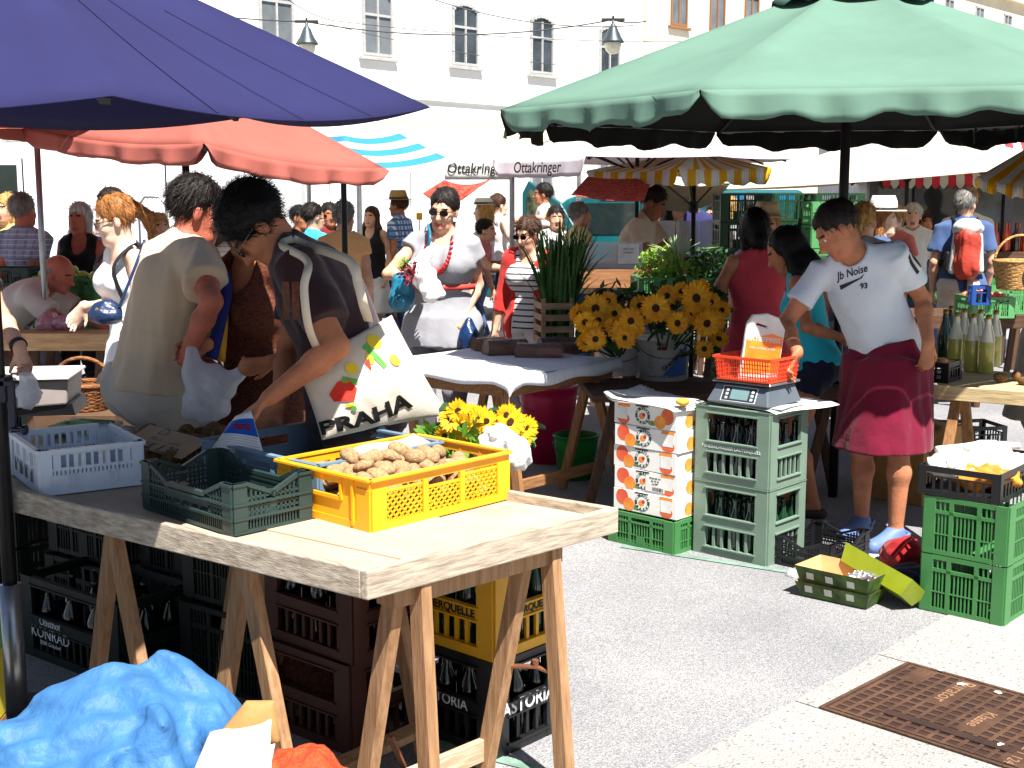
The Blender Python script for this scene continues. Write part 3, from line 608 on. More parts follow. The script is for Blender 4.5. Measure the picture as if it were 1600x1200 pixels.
tv = van('teal_van', 'dark teal van with its side door swung open behind the market stall', (xat(755,17.5), 17.5, 0), R(4), 4.5, 1.80, 1.7, tp)
b = MB(); b.box(1.6,4.4,-.012,-.002,1.66,1.74); b.build('blue_stripe', pm('blue_stripe', (20,110,160), .3), tv)
dr = thing('van_door', 'x', 'x'); C.objects.unlink(dr); bpy.data.objects.remove(dr)
d = MB(); p0, p1 = V((.55,-.02,0)), V((1.3,-.62,0)); u = (p1-p0).normalized()
pts = [(0,.42),(0,1.75),(.10,1.92),(.62,1.62),(.96,1.15),(.96,.42)]; q = [(.09,1.12),(.09,1.70),(.14,1.80),(.58,1.55),(.84,1.12)]
d.prism(pts, p0, u, (0,0,1), .05); door = d.build('door', tp, tv, bevel=.012)
d = MB(); d.prism(q, p0+u.cross(V((0,0,1)))*-.006, u, (0,0,1), .066); d.build('door_window', pm('door_glass', (120,130,96), .1, var=.5, vs=5), door)
# crowd barrier
bo = thing('crowd_barrier', 'grey metal crowd barrier leaning before the white van', 'barrier', (xat(216,12.4), 12.4, 0), 0)
gm = pm('galvanised', (150,154,158), .4, metal=.7); m = MB(); wB = xat(260,12.4)-xat(217,12.4)
zt = W(230,308,12.4).z; m.tube([(0,0,.1),(0,0,zt-.08),(.06,0,zt),(wB-.06,0,zt),(wB,0,zt-.08),(wB,0,.1)], .012, 8); m.tube([(0,0,.25),(wB,0,.25)], .012, 8); m.build('frame', gm, bo, smooth=True)
m = MB()
for i in range(1, 6): m.tube([(wB*i/6,0,.25),(wB*i/6,0,zt)], .005, 6)
m.build('bars', gm, bo, smooth=True)
for sx_ in (.1, wB-.1):
    m = MB(); m.bar((sx_,-.2,.02), (sx_,.2,.02), .04, .02); m.build('foot', gm, bo)
# ================================================================ umbrellas and awnings
polem = pm('pole_dark', (24,22,24), .5, spec=.4); polew = pm('pole_steel', (170,172,176), .3, metal=.8)
def umbrella(label, corners, apex, mats, base, val=.0, sag=.03, pin=.03, pole_r=.022, pm_=polem, name='market_umbrella', group=None, vals=None, bands=None, ustripes=None, cap=None, seed=0, seams=0, ribs=True, rip=.008, concave=.05, ribm=None, scal=1.0):
    r = random.Random(seed); base = V(base); o = thing(name, label, 'umbrella', base, 0, group); A = V(apex)-base; K = [V(c)-base for c in corners]; n = len(K); mats = mats if isinstance(mats, (list,tuple)) else [mats]
    m = MB(); nu, nw = 15, 13
    def P(k, u, v):
        a, b = K[k], K[(k+1)%n]; e = a.lerp(b, u); mid = 4*u*(1-u); p = A.lerp(e, v*(1-pin*mid*v)); L_ = (e-A).length
        p = p-V((0,0, sag*mid*v**1.6+concave*L_*4*v*(1-v)*.25*mid)); return p
    for k in range(n):
        for j in range(nw-1):
            for i in range(nu-1):
                q = [P(k, (i+a)/(nu-1), (j+b)/(nw-1)) for a, b in ((0,0),(1,0),(1,1),(0,1))]; m.m = 0
                if bands and any(b0 <= (j+.5)/(nw-1) < b1 for b0, b1 in bands): m.m = 1
                if ustripes and int((i/(nu-1))*ustripes) % 2: m.m = 1
                m.add(q, [(0,3,2,1)])
    me = m.mesh('canopy'); bm = bmesh.new(); bm.from_mesh(me); bmesh.ops.remove_doubles(bm, verts=bm.verts[:], dist=.0006); bm.to_mesh(me); bm.free()
    me.polygons.foreach_set('use_smooth', [True]*len(me.polygons)); cn = link('canopy', me, mats, o)
    md = cn.modifiers.new('t', 'SOLIDIFY'); md.thickness = .003; md.material_offset = len(mats)-1 if not (bands or ustripes) else 0
    if seams:
        sm = MB()
        for k in range(n):
            a, b = K[k], K[(k+1)%n]
            for i in range(1, seams+1):
                u = i/(seams+1); v0 = .12+abs(u-.5)*1.5
                sm.tube([P(k, .5+(u-.5)*(1/max(v,.4))*1.0 if False else u, v0+(1-v0)*t/6)+V((0,0,.003)) for t in range(7) for v in (v0+(1-v0)*t/6,)],   .0013, 4)
        sm.build('seam', mats[-1], o)
    if val:
        for k in range(n):
            if vals and k not in vals: continue
            h = val if not isinstance(val, dict) else val.get(k, .12); q = MB(); a, b = K[k], K[(k+1)%n]; out = ((a+b)/2-A); out.z = 0; out.normalize(); ph = r.random()*6; nn = 36
            def vf(x, y, k=k, h=h, out=out, ph=ph):
                u = x*.996+.002; p = P(k, u, 1); ed = min(u, 1-u); hh = h*(1-max(0, 1-ed/.07)**2*.85)*(1+scal*(.13*math.sin(u*22+ph)+.09*math.sin(u*9+ph*2)+.05*math.sin(u*47+ph))); w = rip*y*(math.sin(u*31+ph)+.6*math.sin(u*53+ph*3))*1.6
                return p+out*(.004+.012*y+w)-V((0,0,hh*y))
            if ustripes:
                for i in range(nn):
                    q.m = int(i/nn*ustripes) % 2; q.add([vf((i+a_)/nn, b_) for a_, b_ in ((0,0),(1,0),(1,.5),(0,.5))]+[vf((i+a_)/nn, 1) for a_ in (0,1)], [(0,3,2,1),(3,5,4,2) if False else (3,4,5,2)])
            else: q.grid(vf, nn, 5)
            vo = q.build('valance', mats[::-1] if len(mats) > 1 and not ustripes and not bands else mats, o, smooth=True, thick=.003, moff=len(mats)-1 if not ustripes else 0)
    m = MB(); m.tube([(0,0,0),(A.x,A.y,A.z-.03)], pole_r, 12); m.build('pole', pm_, o, smooth=True)
    if ribs:
        hub = V((0,0,A.z-.5)); rm = ribm or polem
        for k in range(n):
            q = MB(); q.bar(A-V((0,0,.035)), A.lerp(K[k],.96)-V((0,0,.035)), .022, .014); rb = q.build('rib', rm, o)
            q = MB(); mid = A.lerp(K[k], .5)-V((0,0,.05)); q.bar(V((A.x*.8,A.y*.8,hub.z)), mid, .016, .012); q.build('strut', rm, rb)
        q = MB(); q.lathe([(.03,-.05),(.045,-.03),(.045,.03),(.03,.05)], (A.x*.8,A.y*.8,hub.z), 12); q.build('hub', rm, o, smooth=True)
    if cap:
        q = MB(); cr, ch = cap; nn = 48
        def cf(u, v):
            t = u*2*PI; rr = cr*v*(1+.03*math.sin(8*t)); z = A.z+.10-ch*v-(.035*(1+.5*math.sin(13*t))*max(0, v-.8)*5); return V((A.x+rr*math.cos(t), A.y+rr*math.sin(t), z))
        q.grid(cf, nn, 7, True); q.build('vent_cap', mats[0], o, smooth=True, thick=.003)
    return o
def ring(cx, cy, z, n, R_, a0, dz=None): return [(cx+R_*math.cos(R(a0+i*360/n)), cy+R_*math.sin(R(a0+i*360/n)), z+(dz[i] if dz else 0)) for i in range(n)]
def canv(name, rgb, tr=.25, **k): return pm(name, rgb, .85, var=k.pop('var', .06), vs=2.2, bump=.18, bs=6, spec=.15, translucent=tr, **k)
blue = canv('navy_canvas', (40,40,80), .02); green = canv('sea_green_canvas', (94,124,110), .0, bump=.1) if False else canv('sea_green_canvas', (94,124,110), .0)
redc = canv('red_canvas', (184,106,94), .3); creamc = canv('cream_canvas', (226,216,196), .3); lilac = canv('pale_lilac_canvas', (218,208,212), .2); bluestr = canv('sky_blue_canvas', (60,140,196), .2); yelc = canv('yellow_canvas', (232,180,40), .35); whitec = canv('white_canvas', (228,226,220), .3)
ba_ = W(-48,-165,3.88); bp_ = W(13,-165,3.88); bp_.x = W(9,800,3.88).x
bu = umbrella('big navy blue parasol canopy at the upper left over the potato table', [(ba_.x+rr*math.cos(R(a)), ba_.y+rr*math.sin(R(a)), zz) for a, zz, rr in ((2,1.968,1.33),(62,2.0,1.2),(122,1.98,.9),(182,1.92,1.44),(242,1.90,1.44),(302,1.905,1.44))], bp_, blue, (bp_.x, bp_.y, 0), sag=.045, pin=.0, concave=.12, seams=3, seed=3)  # corner radii, unseen rear ones too, shaped to steer the canopy's shadow
gc = (1.84, 7.18); blackc = pm('black_lining', (12,14,14), .9)
umbrella('large sea green parasol with wavy valance and vent cap over the weighing stall', ring(gc[0], gc[1], 2.15, 8, 1.94, 12.5), (gc[0], gc[1], 2.88), [green, blackc], (gc[0], gc[1], 0), val={0:.12,1:.12,2:.12,3:.13,4:.12,5:.12,6:.12,7:.13}, sag=.02, concave=.08, pole_r=.027, cap=(.43,.22), seed=5, rip=.012)
N_, Rt, Lf = W(318,224,6.3), W(600,262,7.7), W(40,198,7.7)
B_ = Rt+Lf-N_; ctr = (Rt+Lf)/2
umbrella('salmon red parasol on a black pole behind the beige shirted man', [N_, Rt, B_, Lf], (ctr.x-.12, ctr.y, 2.52), redc, (ctr.x-.12, ctr.y, 0), scal=.45, val=.10, sag=.05, pin=.02, seed=7, rip=.014)
c2 = W(62,308,8.6)
umbrella('dark red parasol at the left edge, seen from below under the navy one', ring(c2.x, c2.y, 2.24, 8, 1.7, 10), (c2.x, c2.y, 2.72), redc, (c2.x, c2.y, 0), val=.10, seed=9, pm_=polew, pole_r=.02, ribm=polew)
s1 = W(712,254,9.6); s2 = W(545,268,8.4); s3 = W(360,236,9.6)
umbrella('white parasol with sky blue stripes behind the red one', [s2, s1, s1+s3-s2, s3], ((s1.x+s3.x)/2, 9.6, 2.38), [whitec, bluestr], ((s1.x+s3.x)/2, 9.6, 0), sag=.06, bands=[(.5,.58),(.67,.74),(.84,.9)], seed=11)
lc = W(995,308,11.1)
ub = umbrella('pale lilac parasol with a beer name on its valance, thin black pole', ring(lc.x, lc.y, 2.01, 8, 1.32, 22.5), (lc.x, lc.y, 2.40), lilac, (lc.x, lc.y, 0), val=.15, vals=[4], scal=.15, sag=.02, pole_r=.018, seed=13, rip=.002)
lk = pm('letter_black', (20,22,24), .6)
def blackletter(o, p0, p1, size, drop, s='Ottakringer'):
    p0, p1 = V(p0), V(p1); u = (p1-p0); ux = u.normalized(); nrm = ux.cross(V((0,0,1))); mid = (p0+p1)/2+nrm*.022-V((0,0,drop)); text(s, size, mid-V(o.location), ux, (0,0,1), lk, o, bold=size*.012, shear=.12, sx=.86)
rg = ring(lc.x, lc.y, 2.01, 8, 1.32, 22.5)
blackletter(ub, rg[4], rg[5], .125, .08)
y1 = W(1075,308,12)
umbrella('yellow and white striped parasol with scalloped edge behind the lilac one', [W(918,266,11), W(1060,262,10.2), W(1205,262,11.5), W(1085,255,13)], (W(1085,236,11.8)), [whitec, yelc], (W(1162,308,11.8).x*.0+W(1085,308,11.8).x, 11.8, 0), val=.12, ustripes=12, sag=.03, seed=15)
cl, cn_ = W(1118,296,12.6), W(1540,268,11.2); cr_ = W(1720,262,12.8)
umbrella('wide cream parasol with tan underside right of centre', [cl, cn_, cr_, cl+cr_-cn_], (W(1420,196,12.9)), creamc, (W(1420,308,12.9).x, 12.9, 0), sag=.03, pin=.02, seed=17, pole_r=.02)
umbrella('yellow striped parasol corner at the far right edge', [W(1528,276,7.6), W(1640,290,7.2), W(1760,260,8.4), W(1620,252,9)], W(1650,205,8.2), [whitec, yelc], (W(1650,308,8.2).x, 8.2, 0), val=.07, ustripes=8, seed=19)
# cream stall roof with a lettered valance
rf = thing('stall_awning', 'cream ribbed stall roof with a lettered white valance behind the woman in grey', 'awning', (W(690,308,12.5).x, 12.5, 0))
ob = V(rf.location); q0, q1, q2, q3 = [p-ob for p in (W(560,246,11.8), W(800,246,11.8), W(905,196,14.5), W(480,188,14.5))]
m = MB(); nn = 40
def af(u, v): p = q0.lerp(q1, u).lerp(q3.lerp(q2, u), v); return p+V((0,0,.012*math.sin(u*nn*2*PI/2)))
m.grid(af, 121, 8); m.build('roof_sheet', canv('pale_yellow_canvas', (232,222,180), .3), rf, smooth=True, thick=.004)
m = MB(); va, vb = W(695,246,11.8)-ob, W(800,246,11.8)-ob; m.grid(lambda u, v: va.lerp(vb, u)+V((0,-.01+.006*math.sin(u*20)*v,-.2*v)), 30, 5); m.build('valance', whitec, rf, smooth=True, thick=.003)
blackletter(rf, W(708,246,11.8), W(781,246,11.8), .13, .10)
m = MB()
for p in (q0, q1, q2, q3): m = MB(); m.tube([(p.x,p.y,-ob.z), p], .025, 8); m.build('post', polew, rf)
# patterned red cloths and a grey green tarp hung up as shade
floral = pm('red_floral_cloth', (150,24,32), .85, col2=(196,96,72), vs=38, bump=.2, bs=10, translucent=.2)
def hang(name, label, pts, d, mat, cat, sag=.02, group=None, n=24):
    """a cloth hung between four points a b c d (top left, top right, bottom right, bottom left)"""
    P4 = [W(x, y, dd) for x, y, dd in pts]; o = (P4[0]+P4[1])/2; m = MB()
    def fn_(u, v):
        p = P4[0].lerp(P4[1], u).lerp(P4[3].lerp(P4[2], u), v); return p-o+V((.0,.025*math.sin(u*17+2*v)*v+.02*math.sin(u*7)*v, -sag*4*u*(1-u)))
    m.grid(fn_, n, 12); return tag(m.build(name, mat, None, smooth=True, thick=.004, loc=o), label, cat, group)
hang('shade_cloth', 'red floral cloth hung in front of the woman with red beads', [(694,281,10.4),(771,277,10.8),(722,312,10.4),(660,302,10.0)], 10, floral, 'cloth', .05)
hang('shade_cloth', 'red floral cloth hung under the yellow striped parasol', [(918,276,10.6),(1020,276,10.6),(1006,314,10.2),(893,304,10.0)], 10, floral, 'cloth', .02)
tarpg = pm('grey_green_tarp', (176,182,168), .7, var=.1, vs=3, bump=.3, bs=5, translucent=.25)
hang('shade_tarp', 'pale grey green tarp draped behind the navy polo man', [(1016,274,12.4),(1150,276,12.4),(1120,312,12.0),(1012,315,12.0)], 12, tarpg, 'tarp', .10)
# kiosk at the far right with a red and white scalloped awning
kx0, kx1, kd = xat(1365,13.5), xat(1790,13.5), 13.5
ks = thing('kiosk', 'glass fronted grey kiosk with a red and white scalloped awning', 'kiosk', ((kx0+kx1)/2, kd, 0)); w_ = (kx1-kx0)/2
gk = pm('kiosk_grey', (92,90,98), .5); m = MB(); m.box(-w_,w_,.1,2.5,0,2.6); m.build('wall', pm('kiosk_wall', (196,194,200), .7), ks)
for i in range(7):
    x = -w_+i*w_*2/6; m = MB(); m.box(x-.045,x+.045,0,.098,0,2.5); m.build('post', gk, ks)
for i in range(6):
    x = -w_+(i+.5)*w_*2/6; m = MB(); m.box(x-w_/6+.05,x+w_/6-.05,.05,.09,.75,2.4); m.build('shop_window', glass if i % 2 else pm('kiosk_glass', (96,112,126), .08, var=.6, vs=1.6, spec=.8), ks)
m = MB(); nb = 34
for i in range(nb):
    m.m = i % 2; x0, x1 = -w_+2*w_*i/nb, -w_+2*w_*(i+1)/nb; z1, z0 = 1.905, 1.83; k = 6
    m.add([(x0,-.3,z1),(x1,-.3,z1)]+[(x1+(x0-x1)*t/k,-.302,z0-.045*math.sin(PI*t/k)) for t in range(k+1)], [tuple(range(k+3))])
    m.add([(x0,-.3,z1),(x1,-.3,z1),(x1,.09,2.35),(x0,.09,2.35)], [(0,1,2,3)])
m.build('awning', [pm('awning_red', (200,44,60), .8), whitec], ks, thick=.004)

cm_ = pm('crank_navy', (22,26,52), .4); m = MB(); m.box(-.03,.035,-.04,.03,1.08,1.16); m.bar((.05,-.03,1.15), (.05,-.03,1.00), .022, .016, (0,1,0)); m.bar((.0,-.03,1.14),(.06,-.03,1.14),.02,.02); m.tube([(.05,-.045,1.0),(.085,-.05,1.0)], .008, 8); m.tube([(.085,-.05,1.0),(.10,-.05,1.0)], .017, 10); m.build('crank_handle', cm_, bu, bevel=.003)
m = MB(); m.tube([(0,0,0),(0,0,.50)], .033, 14); m.build('base_tube', polew, bu, smooth=True)
m = MB(); m.lathe([(0,.05),(.24,.05),(.26,.03),(.26,0)], n=24); m.build('base_plate', pm('cast_base', (60,60,62), .7), bu)
# ================================================================ crates
class PN:
    """one crate wall drawn in (u, z) on the frame o, u, out"""
    def __init__(s, mb, o, u, out, t=.006): s.mb, s.o, s.u, s.n, s.t = mb, V(o), V(u), V(out), t
    def r(s, u0, u1, z0, z1, t=None, off=0.0, fl=0.0):
        t = t or s.t; p = lambda u, z, k: s.o+s.u*u+s.n*(off+k+fl*z)+V((0,0,z))
        s.mb.hexa([p(u0,z0,-t/2),p(u1,z0,-t/2),p(u1,z0,t/2),p(u0,z0,t/2),p(u0,z1,-t/2),p(u1,z1,-t/2),p(u1,z1,t/2),p(u0,z1,t/2)])
    def d(s, u0, z0, u1, z1, w, t=None):
        a = s.o+s.u*u0+V((0,0,z0)); b = s.o+s.u*u1+V((0,0,z1)); s.mb.bar(a, b, w, t or s.t*.8, s.n)
    def bars(s, u0, u1, z0, z1, pitch, w, t=None):
        n = max(1, round((u1-u0)/pitch)); 
        for i in range(1, n): x = u0+(u1-u0)*i/n; s.r(x-w/2, x+w/2, z0, z1, t)
    def lattice(s, u0, u1, z0, z1, pitch, w):
        n = int((u1-u0+z1-z0)/pitch)+1
        for i in range(1, n):
            for sg in (1, -1):
                k = u0-(z1-z0)+i*pitch*1.0; a, b = k, k+(z1-z0); za, zb = (z0, z1) if sg > 0 else (z1, z0)
                if a < u0: za = za+(u0-a)/(b-a)*(zb-za); a = u0
                if b > u1: zb = zb-(b-u1)/(b-k)*(zb-(z0 if sg > 0 else z1)) if False else (za+(zb-za)*(u1-a)/(b-a)); b = u1
                if b-a > .004: s.d(a, za, b, zb, w)
def panel(q, L, h, style, end):
    if style == 'euro':
        q.r(0,L,h-.030,h-.006); q.r(-.004,L+.004,h-.006,h,.022,.004); q.r(0,L,0,.022,.009,.002); np_ = 3 if not end else 2
        q.r(0,.055,.022,h-.03,.010,.001); q.r(L-.055,L,.022,h-.03,.010,.001)
        if end:
            q.r(.055,L-.055,.022,h*.52); q.r(.055,L*.30,h*.52,h-.03); q.r(L*.70,L-.055,h*.52,h-.03); q.r(L*.3-.006,L*.7+.006,h*.52-.004,h*.52+.006,.014,.003)
            for u in (L*.29, L*.71, L*.5-.001): q.r(u-.004,u+.004,h-.03 if u == L*.5-.001 else h*.5,h-.006,.014,.003)
            for u in (.07, L-.07): q.r(u-.004,u+.004,.01,h-.006,.015,.003)
        else:
            for i in range(1, np_): u = .055+(L-.11)*i/np_; q.r(u-.010,u+.010,.022,h-.03,.010,.001)
            for i in range(np_):
                a = .055+(L-.11)*i/np_+.01*(i > 0); b = .055+(L-.11)*(i+1)/np_-.01*(i < np_-1); zt = h*.60 if i == 1 else h-.045
                q.r(a,b,zt,zt+.008); q.lattice(a, b, .022, zt, .0225, .0050)
    elif style == 'low':
        q.r(0,L,0,.010,.010); c = .045; hm = h*.80
        for a, b in ((0,c),(L-c,L)): q.r(a,b,.010,h,.012); q.r(a-.002,b+.002,h-.008,h,.020)
        for z in (h*.30, h*.58): q.r(-.002,L+.002,z-.0035,z+.0035,.014,.002)
        q.bars(c, L-c, .010, h*.30, .0105, .0042)
        for i in (0, 1):
            a, b = (c, c+.075) if i == 0 else (L-c-.075, L-c)
            for k in range(1, 5): x = a+(b-a)*k/5; q.r(x-.003,x+.003,h*.30,h*.88-(h*.2)*((k/5) if i == 0 else 1-k/5))
            for z in (h*.40,h*.50,h*.68): q.r(a,b,z-.003,z+.003)
            q.d(*((a,h-.004,b+.02,hm*.86) if i == 0 else (b,h-.004,a-.02,hm*.86)), .012, .012)
        q.r(c+.09,L-c-.09,hm*.80,hm*.90,.016,.002); q.bars(c+.075, L-c-.075, h*.30, hm*.55, .045, .006); q.r(c+.075,L-c-.075,h*.42,h*.60)
    elif style == 'veg':
        c = min(.06, L*.14); q.r(0,c,0,h-.004,.014); q.r(L-c,L,0,h-.004,.014); q.r(c,L-c,h-.022,h-.002,.010); q.r(c,L-c,0,.018,.010); q.r(c,L-c,h*.70,h*.76,.010)
        for u in (L/3, L*2/3): q.r(u-.009,u+.009,.018,h-.022,.010)
        for a, b, k in ((c,L/3-.009,0),(L/3+.009,L*2/3-.009,1),(L*2/3+.009,L-c,0)):
            q.bars(a, b, .018, h*.70, .0155, .0055)
            if not k: q.bars(a, b, h*.76, h-.022, .017, .006)
            q.r(a,b,h*.34,h*.36,.009)
        if not end: q.r(L*.44,L*.56,.018,h*.36,.011)
    elif style == 'bottle':
        c = min(.065, L*.2); q.r(0,c,0,h,.016); q.r(L-c,L,0,h,.016); q.r(c,L-c,h-.030,h-.003,.014); q.r(c,L-c,h*.40,h*.53,.014); q.r(c,L-c,0,h*.11,.014)
        for z in (h*.395, h*.535, h*.11, h-.03): q.r(c-.008,L-c+.008,z-.003,z+.003,.022,.004)
        q.bars(c, L-c, h*.11, h*.40, .042, .013, .010)
        q.r(-.002,L+.002,h-.004,h,.022)
    else:
        q.r(0,.03,0,h,.01); q.r(L-.03,L,0,h,.01); q.r(.03,L-.03,h-.025,h); q.r(.03,L-.03,0,.02); q.r(.03,L-.03,h*.62,h*.68); q.bars(.03, L-.03, .02, h*.62, .035, .011)
def crate(label, pos, rz, lx, ly, h, mat, style='veg', group=None, name='crate', cat='crate', base_mat=None, flare=0, parts=True):
    o = thing(name, label, cat, pos, rz, group)
    sides = [((0,0,0),(1,0,0),(0,-1,0),lx,ly <= lx and False),((lx,0,0),(0,1,0),(1,0,0),ly,True),((lx,ly,0),(-1,0,0),(0,1,0),lx,False),((0,ly,0),(0,-1,0),(-1,0,0),ly,True)]
    endx = lx < ly
    one = MB()
    for i, (a, u, n, L, _) in enumerate(sides):
        m = MB() if parts else one; panel(PN(m, a, u, n), L, h, style, (i % 2 == 0) == endx)
        if parts: m.build('end_wall' if (i % 2 == 0) == endx else 'side_wall', mat, o)
    m = MB() if parts else one; m.box(.006,lx-.006,.006,ly-.006,.003,.012)
    if parts: m.build('base', base_mat or mat, o)
    else: one.build('shell', mat, o)
    return o
def bottle_mesh(mb, x, y, z, h=.29, r=.036, n=12):
    mb.lathe([(0,0),(r*.9,0),(r,.01),(r,h*.55),(r*.85,h*.64),(r*.42,h*.78),(r*.36,h*.93),(r*.42,h*.94),(r*.42,h),(0,h)], (x,y,z), n)
# ================================================================ the front potato table
T0 = G(574,892,.80); T0.z = 0; tr_, tl_ = G(967,793,.80), G(69,776,.80)
tux = (V((tr_.x,tr_.y,0))-T0).normalized(); tuy = (V((tl_.x,tl_.y,0))-T0).normalized()
def T(a, b, z=0.0): return T0+tux*a+tuy*b+V((0,0,z))
wl = wood('pale_worn_wood', (196,176,148), (150,124,96), (3,26,26)); wg = wood('grey_weathered_wood', (184,172,154), (132,118,102), (3,24,30)); wb = wood('brown_trestle_wood', (166,130,94), (132,96,64), (18,18,1.6)); wgy = wood('grey_weathered_board', (184,172,154), (132,118,102), (30,2.2,26)); wtop = pm('plywood_top', (182,166,144), .8, var=.08, vs=4, bump=.12, bs=30, col2=(158,142,120))
tb = thing('market_table', 'pale wooden trestle table in front carrying the yellow potato crate', 'table', T0, math.atan2(tux.y, tux.x)); TR = Matrix.Rotation(-math.atan2(tux.y, tux.x), 3, 'Z')
def TL(p): return TR @ (V(p)-T0)
def tq(m, a0, a1, b0, b1, z0, z1):
    m.hexa([TL(T(a,b,z)) for z in (z0,z1) for a, b in ((a0,b0),(a1,b0),(a1,b1),(a0,b1))])
TW, TLn = .925, 2.62
m = MB(); tq(m, .026, TW-.026, .026, TLn, .745, .77); m.build('tabletop', wtop, tb)
for a0,a1,b0,b1 in ((0,TW,0,.025),(0,.025,.0255,1.322),(.004,.029,1.327,TLn),(TW-.025,TW,.0255,1.7),(TW-.027,TW-.002,1.706,TLn)):
    m = MB(); tq(m, a0, a1, b0, b1, .724, .80); m.build('rim_board', wg if a1-a0 > .1 else wgy, tb, bevel=.004, seg=2)
m = MB(); tq(m, .20, .60, .09, .60, .7705, .7745); m.build('cardboard_sheet', pm('card_pale', (184,164,138), .8, var=.05), tb)
def leg(p, q, w=.055, t=.035): m = MB(); m.bar(TL(p), TL(q), w, t, (1,0,0)); return m.build('leg', wb, tb, bevel=.003)
leg(T(.70,.055,.724), T(.70,-.005)); lg2 = leg(T(.655,.10,.724), T(.665,.26)); leg(T(.20,.035,.724), T(.20,-.0)); leg(T(.16,.075,.724), T(.16,.22))
m = MB(); m.bar(TL(T(.17,.245,.07)), TL(T(.68,.255,.07)), .07, .022, (0,1,0)); m.build('crossbar', wl, tb, bevel=.003)
for a in (.18, .67): m = MB(); m.bar(TL(T(a,-.0,.70)), TL(T(a,.16,.70)), .05, .04); 
m = MB(); m.bar(TL(T(.12,.07,.695)), TL(T(.74,.075,.695)), .07, .05); m.build('trestle_beam', wb, tb)
rs = pm('rust_iron', (112,68,44), .7, bump=.2, bs=70); m = MB(); m.bar(TL(T(.66,.185,.345)), TL(T(.69,.09,.355)), .022, .006); m.bar(TL(T(.69,.10,.355)), TL(T(.70,.018,.34)), .016, .006); m.tube([TL(T(.69,.095,.35)), TL(T(.69,.095,.375))], .010, 8); m.build('hinge_bracket', rs, tb)
m = MB(); m.bar(TL(T(.30,.25,.22)), TL(T(.42,.30,.03)), .018, .008); m.build('hinge_bracket', rs, tb)
for a, b in ((.10,.56),(.10,1.14),(.62,.62),(.62,1.2)):
    for sg, fo_ in ((-1,.20),(1,.20)): leg(T(a+.02*sg,b+.025*sg,.724), T(a+.02*sg,b+fo_*sg))
m = MB(); m.bar(TL(T(.10,.36,.12)), TL(T(.62,.42,.12)), .06, .022); m.build('crossbar', wb, tb)
# ---- crates on the table
RZ = R(46)
yel = plastic('yellow_crate_plastic', (240,168,26), .42); slate = plastic('slate_blue_plastic', (104,130,152), .45); dgr = plastic('dark_green_plastic', (38,58,56), .42); whp = plastic('white_plastic', (214,222,232), .45); grn = plastic('green_crate_plastic', (62,122,66), .45); gry = plastic('grey_green_plastic', (112,134,118), .5); blk = plastic('black_plastic', (24,24,27), .4)
pot = pm('potato_skin', (186,152,112), .9, col2=(136,104,72), vs=2.6, bump=.5, bs=9); potd = pm('earthy_potato_skin', (140,104,62), .85, col2=(84,58,36), vs=2.6, bump=.5, bs=9)
def potato_mesh(seed):
    r = np.random.default_rng(seed); bm = bmesh.new(); bmesh.ops.create_icosphere(bm, subdivisions=3, radius=1)
    k = r.normal(0, 1.6, (4,3)); ph = r.uniform(0, 6, 4)
    for v in bm.verts:
        d = 1+.07*sum(math.sin(float(np.dot(k[i], v.co))+ph[i]) for i in range(4)); v.co *= d; v.co.x *= 1.35; v.co.z *= .86
    me = bpy.data.meshes.new('potato'); bm.to_mesh(me); bm.free(); me.polygons.foreach_set('use_smooth', [True]*len(me.polygons)); return me
PM = [potato_mesh(i) for i in range(7)]
for me in PM: me.materials.append(pot)
PD = [potato_mesh(i+20) for i in range(5)]
for me in PD: me.materials.append(potd)
def potato(p, r, lab, group, ms=PM, i=None):
    o = bpy.data.objects.new('potato', random.choice(ms)); C.objects.link(o); o.location = p; o.scale = (r,r,r); o.rotation_euler = (random.uniform(-.5,.5), random.uniform(-.5,.5), random.random()*6.3); return tag(o, lab, 'potato', group)
yn = G(580,832,.7745); YX, YY, YH = .56, .42, .150
yc = crate('bright yellow perforated crate full of potatoes on the table corner', yn, R(47), YX, YY, YH, yel, 'euro')
def loc(o, p): return V(o.location)+Matrix.Rotation(o.rotation_euler.z, 3, 'Z') @ V(p)
random.seed(4)
pts = []
for layer, (z, n) in enumerate(((.045,40),(.085,34),(.122,26),(.150,10))):
    t = 0; c = 0
    while c < n and t < 900:
        t += 1; x, y = random.uniform(.045, YX-.045), random.uniform(.045, YY-.045)
        if layer >= 2 and (x > .46 or y > .36 or y < .06): continue
        if layer == 3 and (abs(x-.25) > .16 or abs(y-.22) > .10): continue
        if all((x-a)**2+(y-b)**2+(z-c_)**2*1.4 > .046**2 for a, b, c_ in pts): pts.append((x,y,z)); c += 1
for p in pts:
    r = random.uniform(.021,.028); q = loc(yc, p); potato(q, r, 'pale dusty potato in the bright yellow crate', 'potatoes in the yellow crate')
pp2 = MB(); A0 = loc(yc, (.40,.06,.135)); pp2.grid(lambda u, v: loc(yc, (.22+.30*u, .30+.085*v, .142+.008*math.sin(6*u)+.02*v*u)), 10, 6); tag(pp2.build('paper_sheet', pp, smooth=True, thick=.001), 'white paper sheet tucked over the potatoes at the back of the yellow crate', 'paper')
sn = G(497,728,.915); so_ = V((sn.x, sn.y, .7745)); sc_ = crate('slate blue perforated crate holding a few earthy potatoes behind the yellow one', so_, R(47), .50, .60, .145, slate, 'euro')
for k, (x,y,z) in enumerate(((.30,.14,.05),(.32,.22,.055),(.27,.30,.04),(.37,.08,.10),(.22,.20,.04),(.33,.30,.04),(.15,.14,.04),(.20,.40,.04),(.30,.40,.04),(.10,.3,.04))):
    potato(loc(sc_, (x,y,z)), random.uniform(.03,.037), 'brown earthy potato in the slate blue crate', 'potatoes in the slate blue crate', PD)
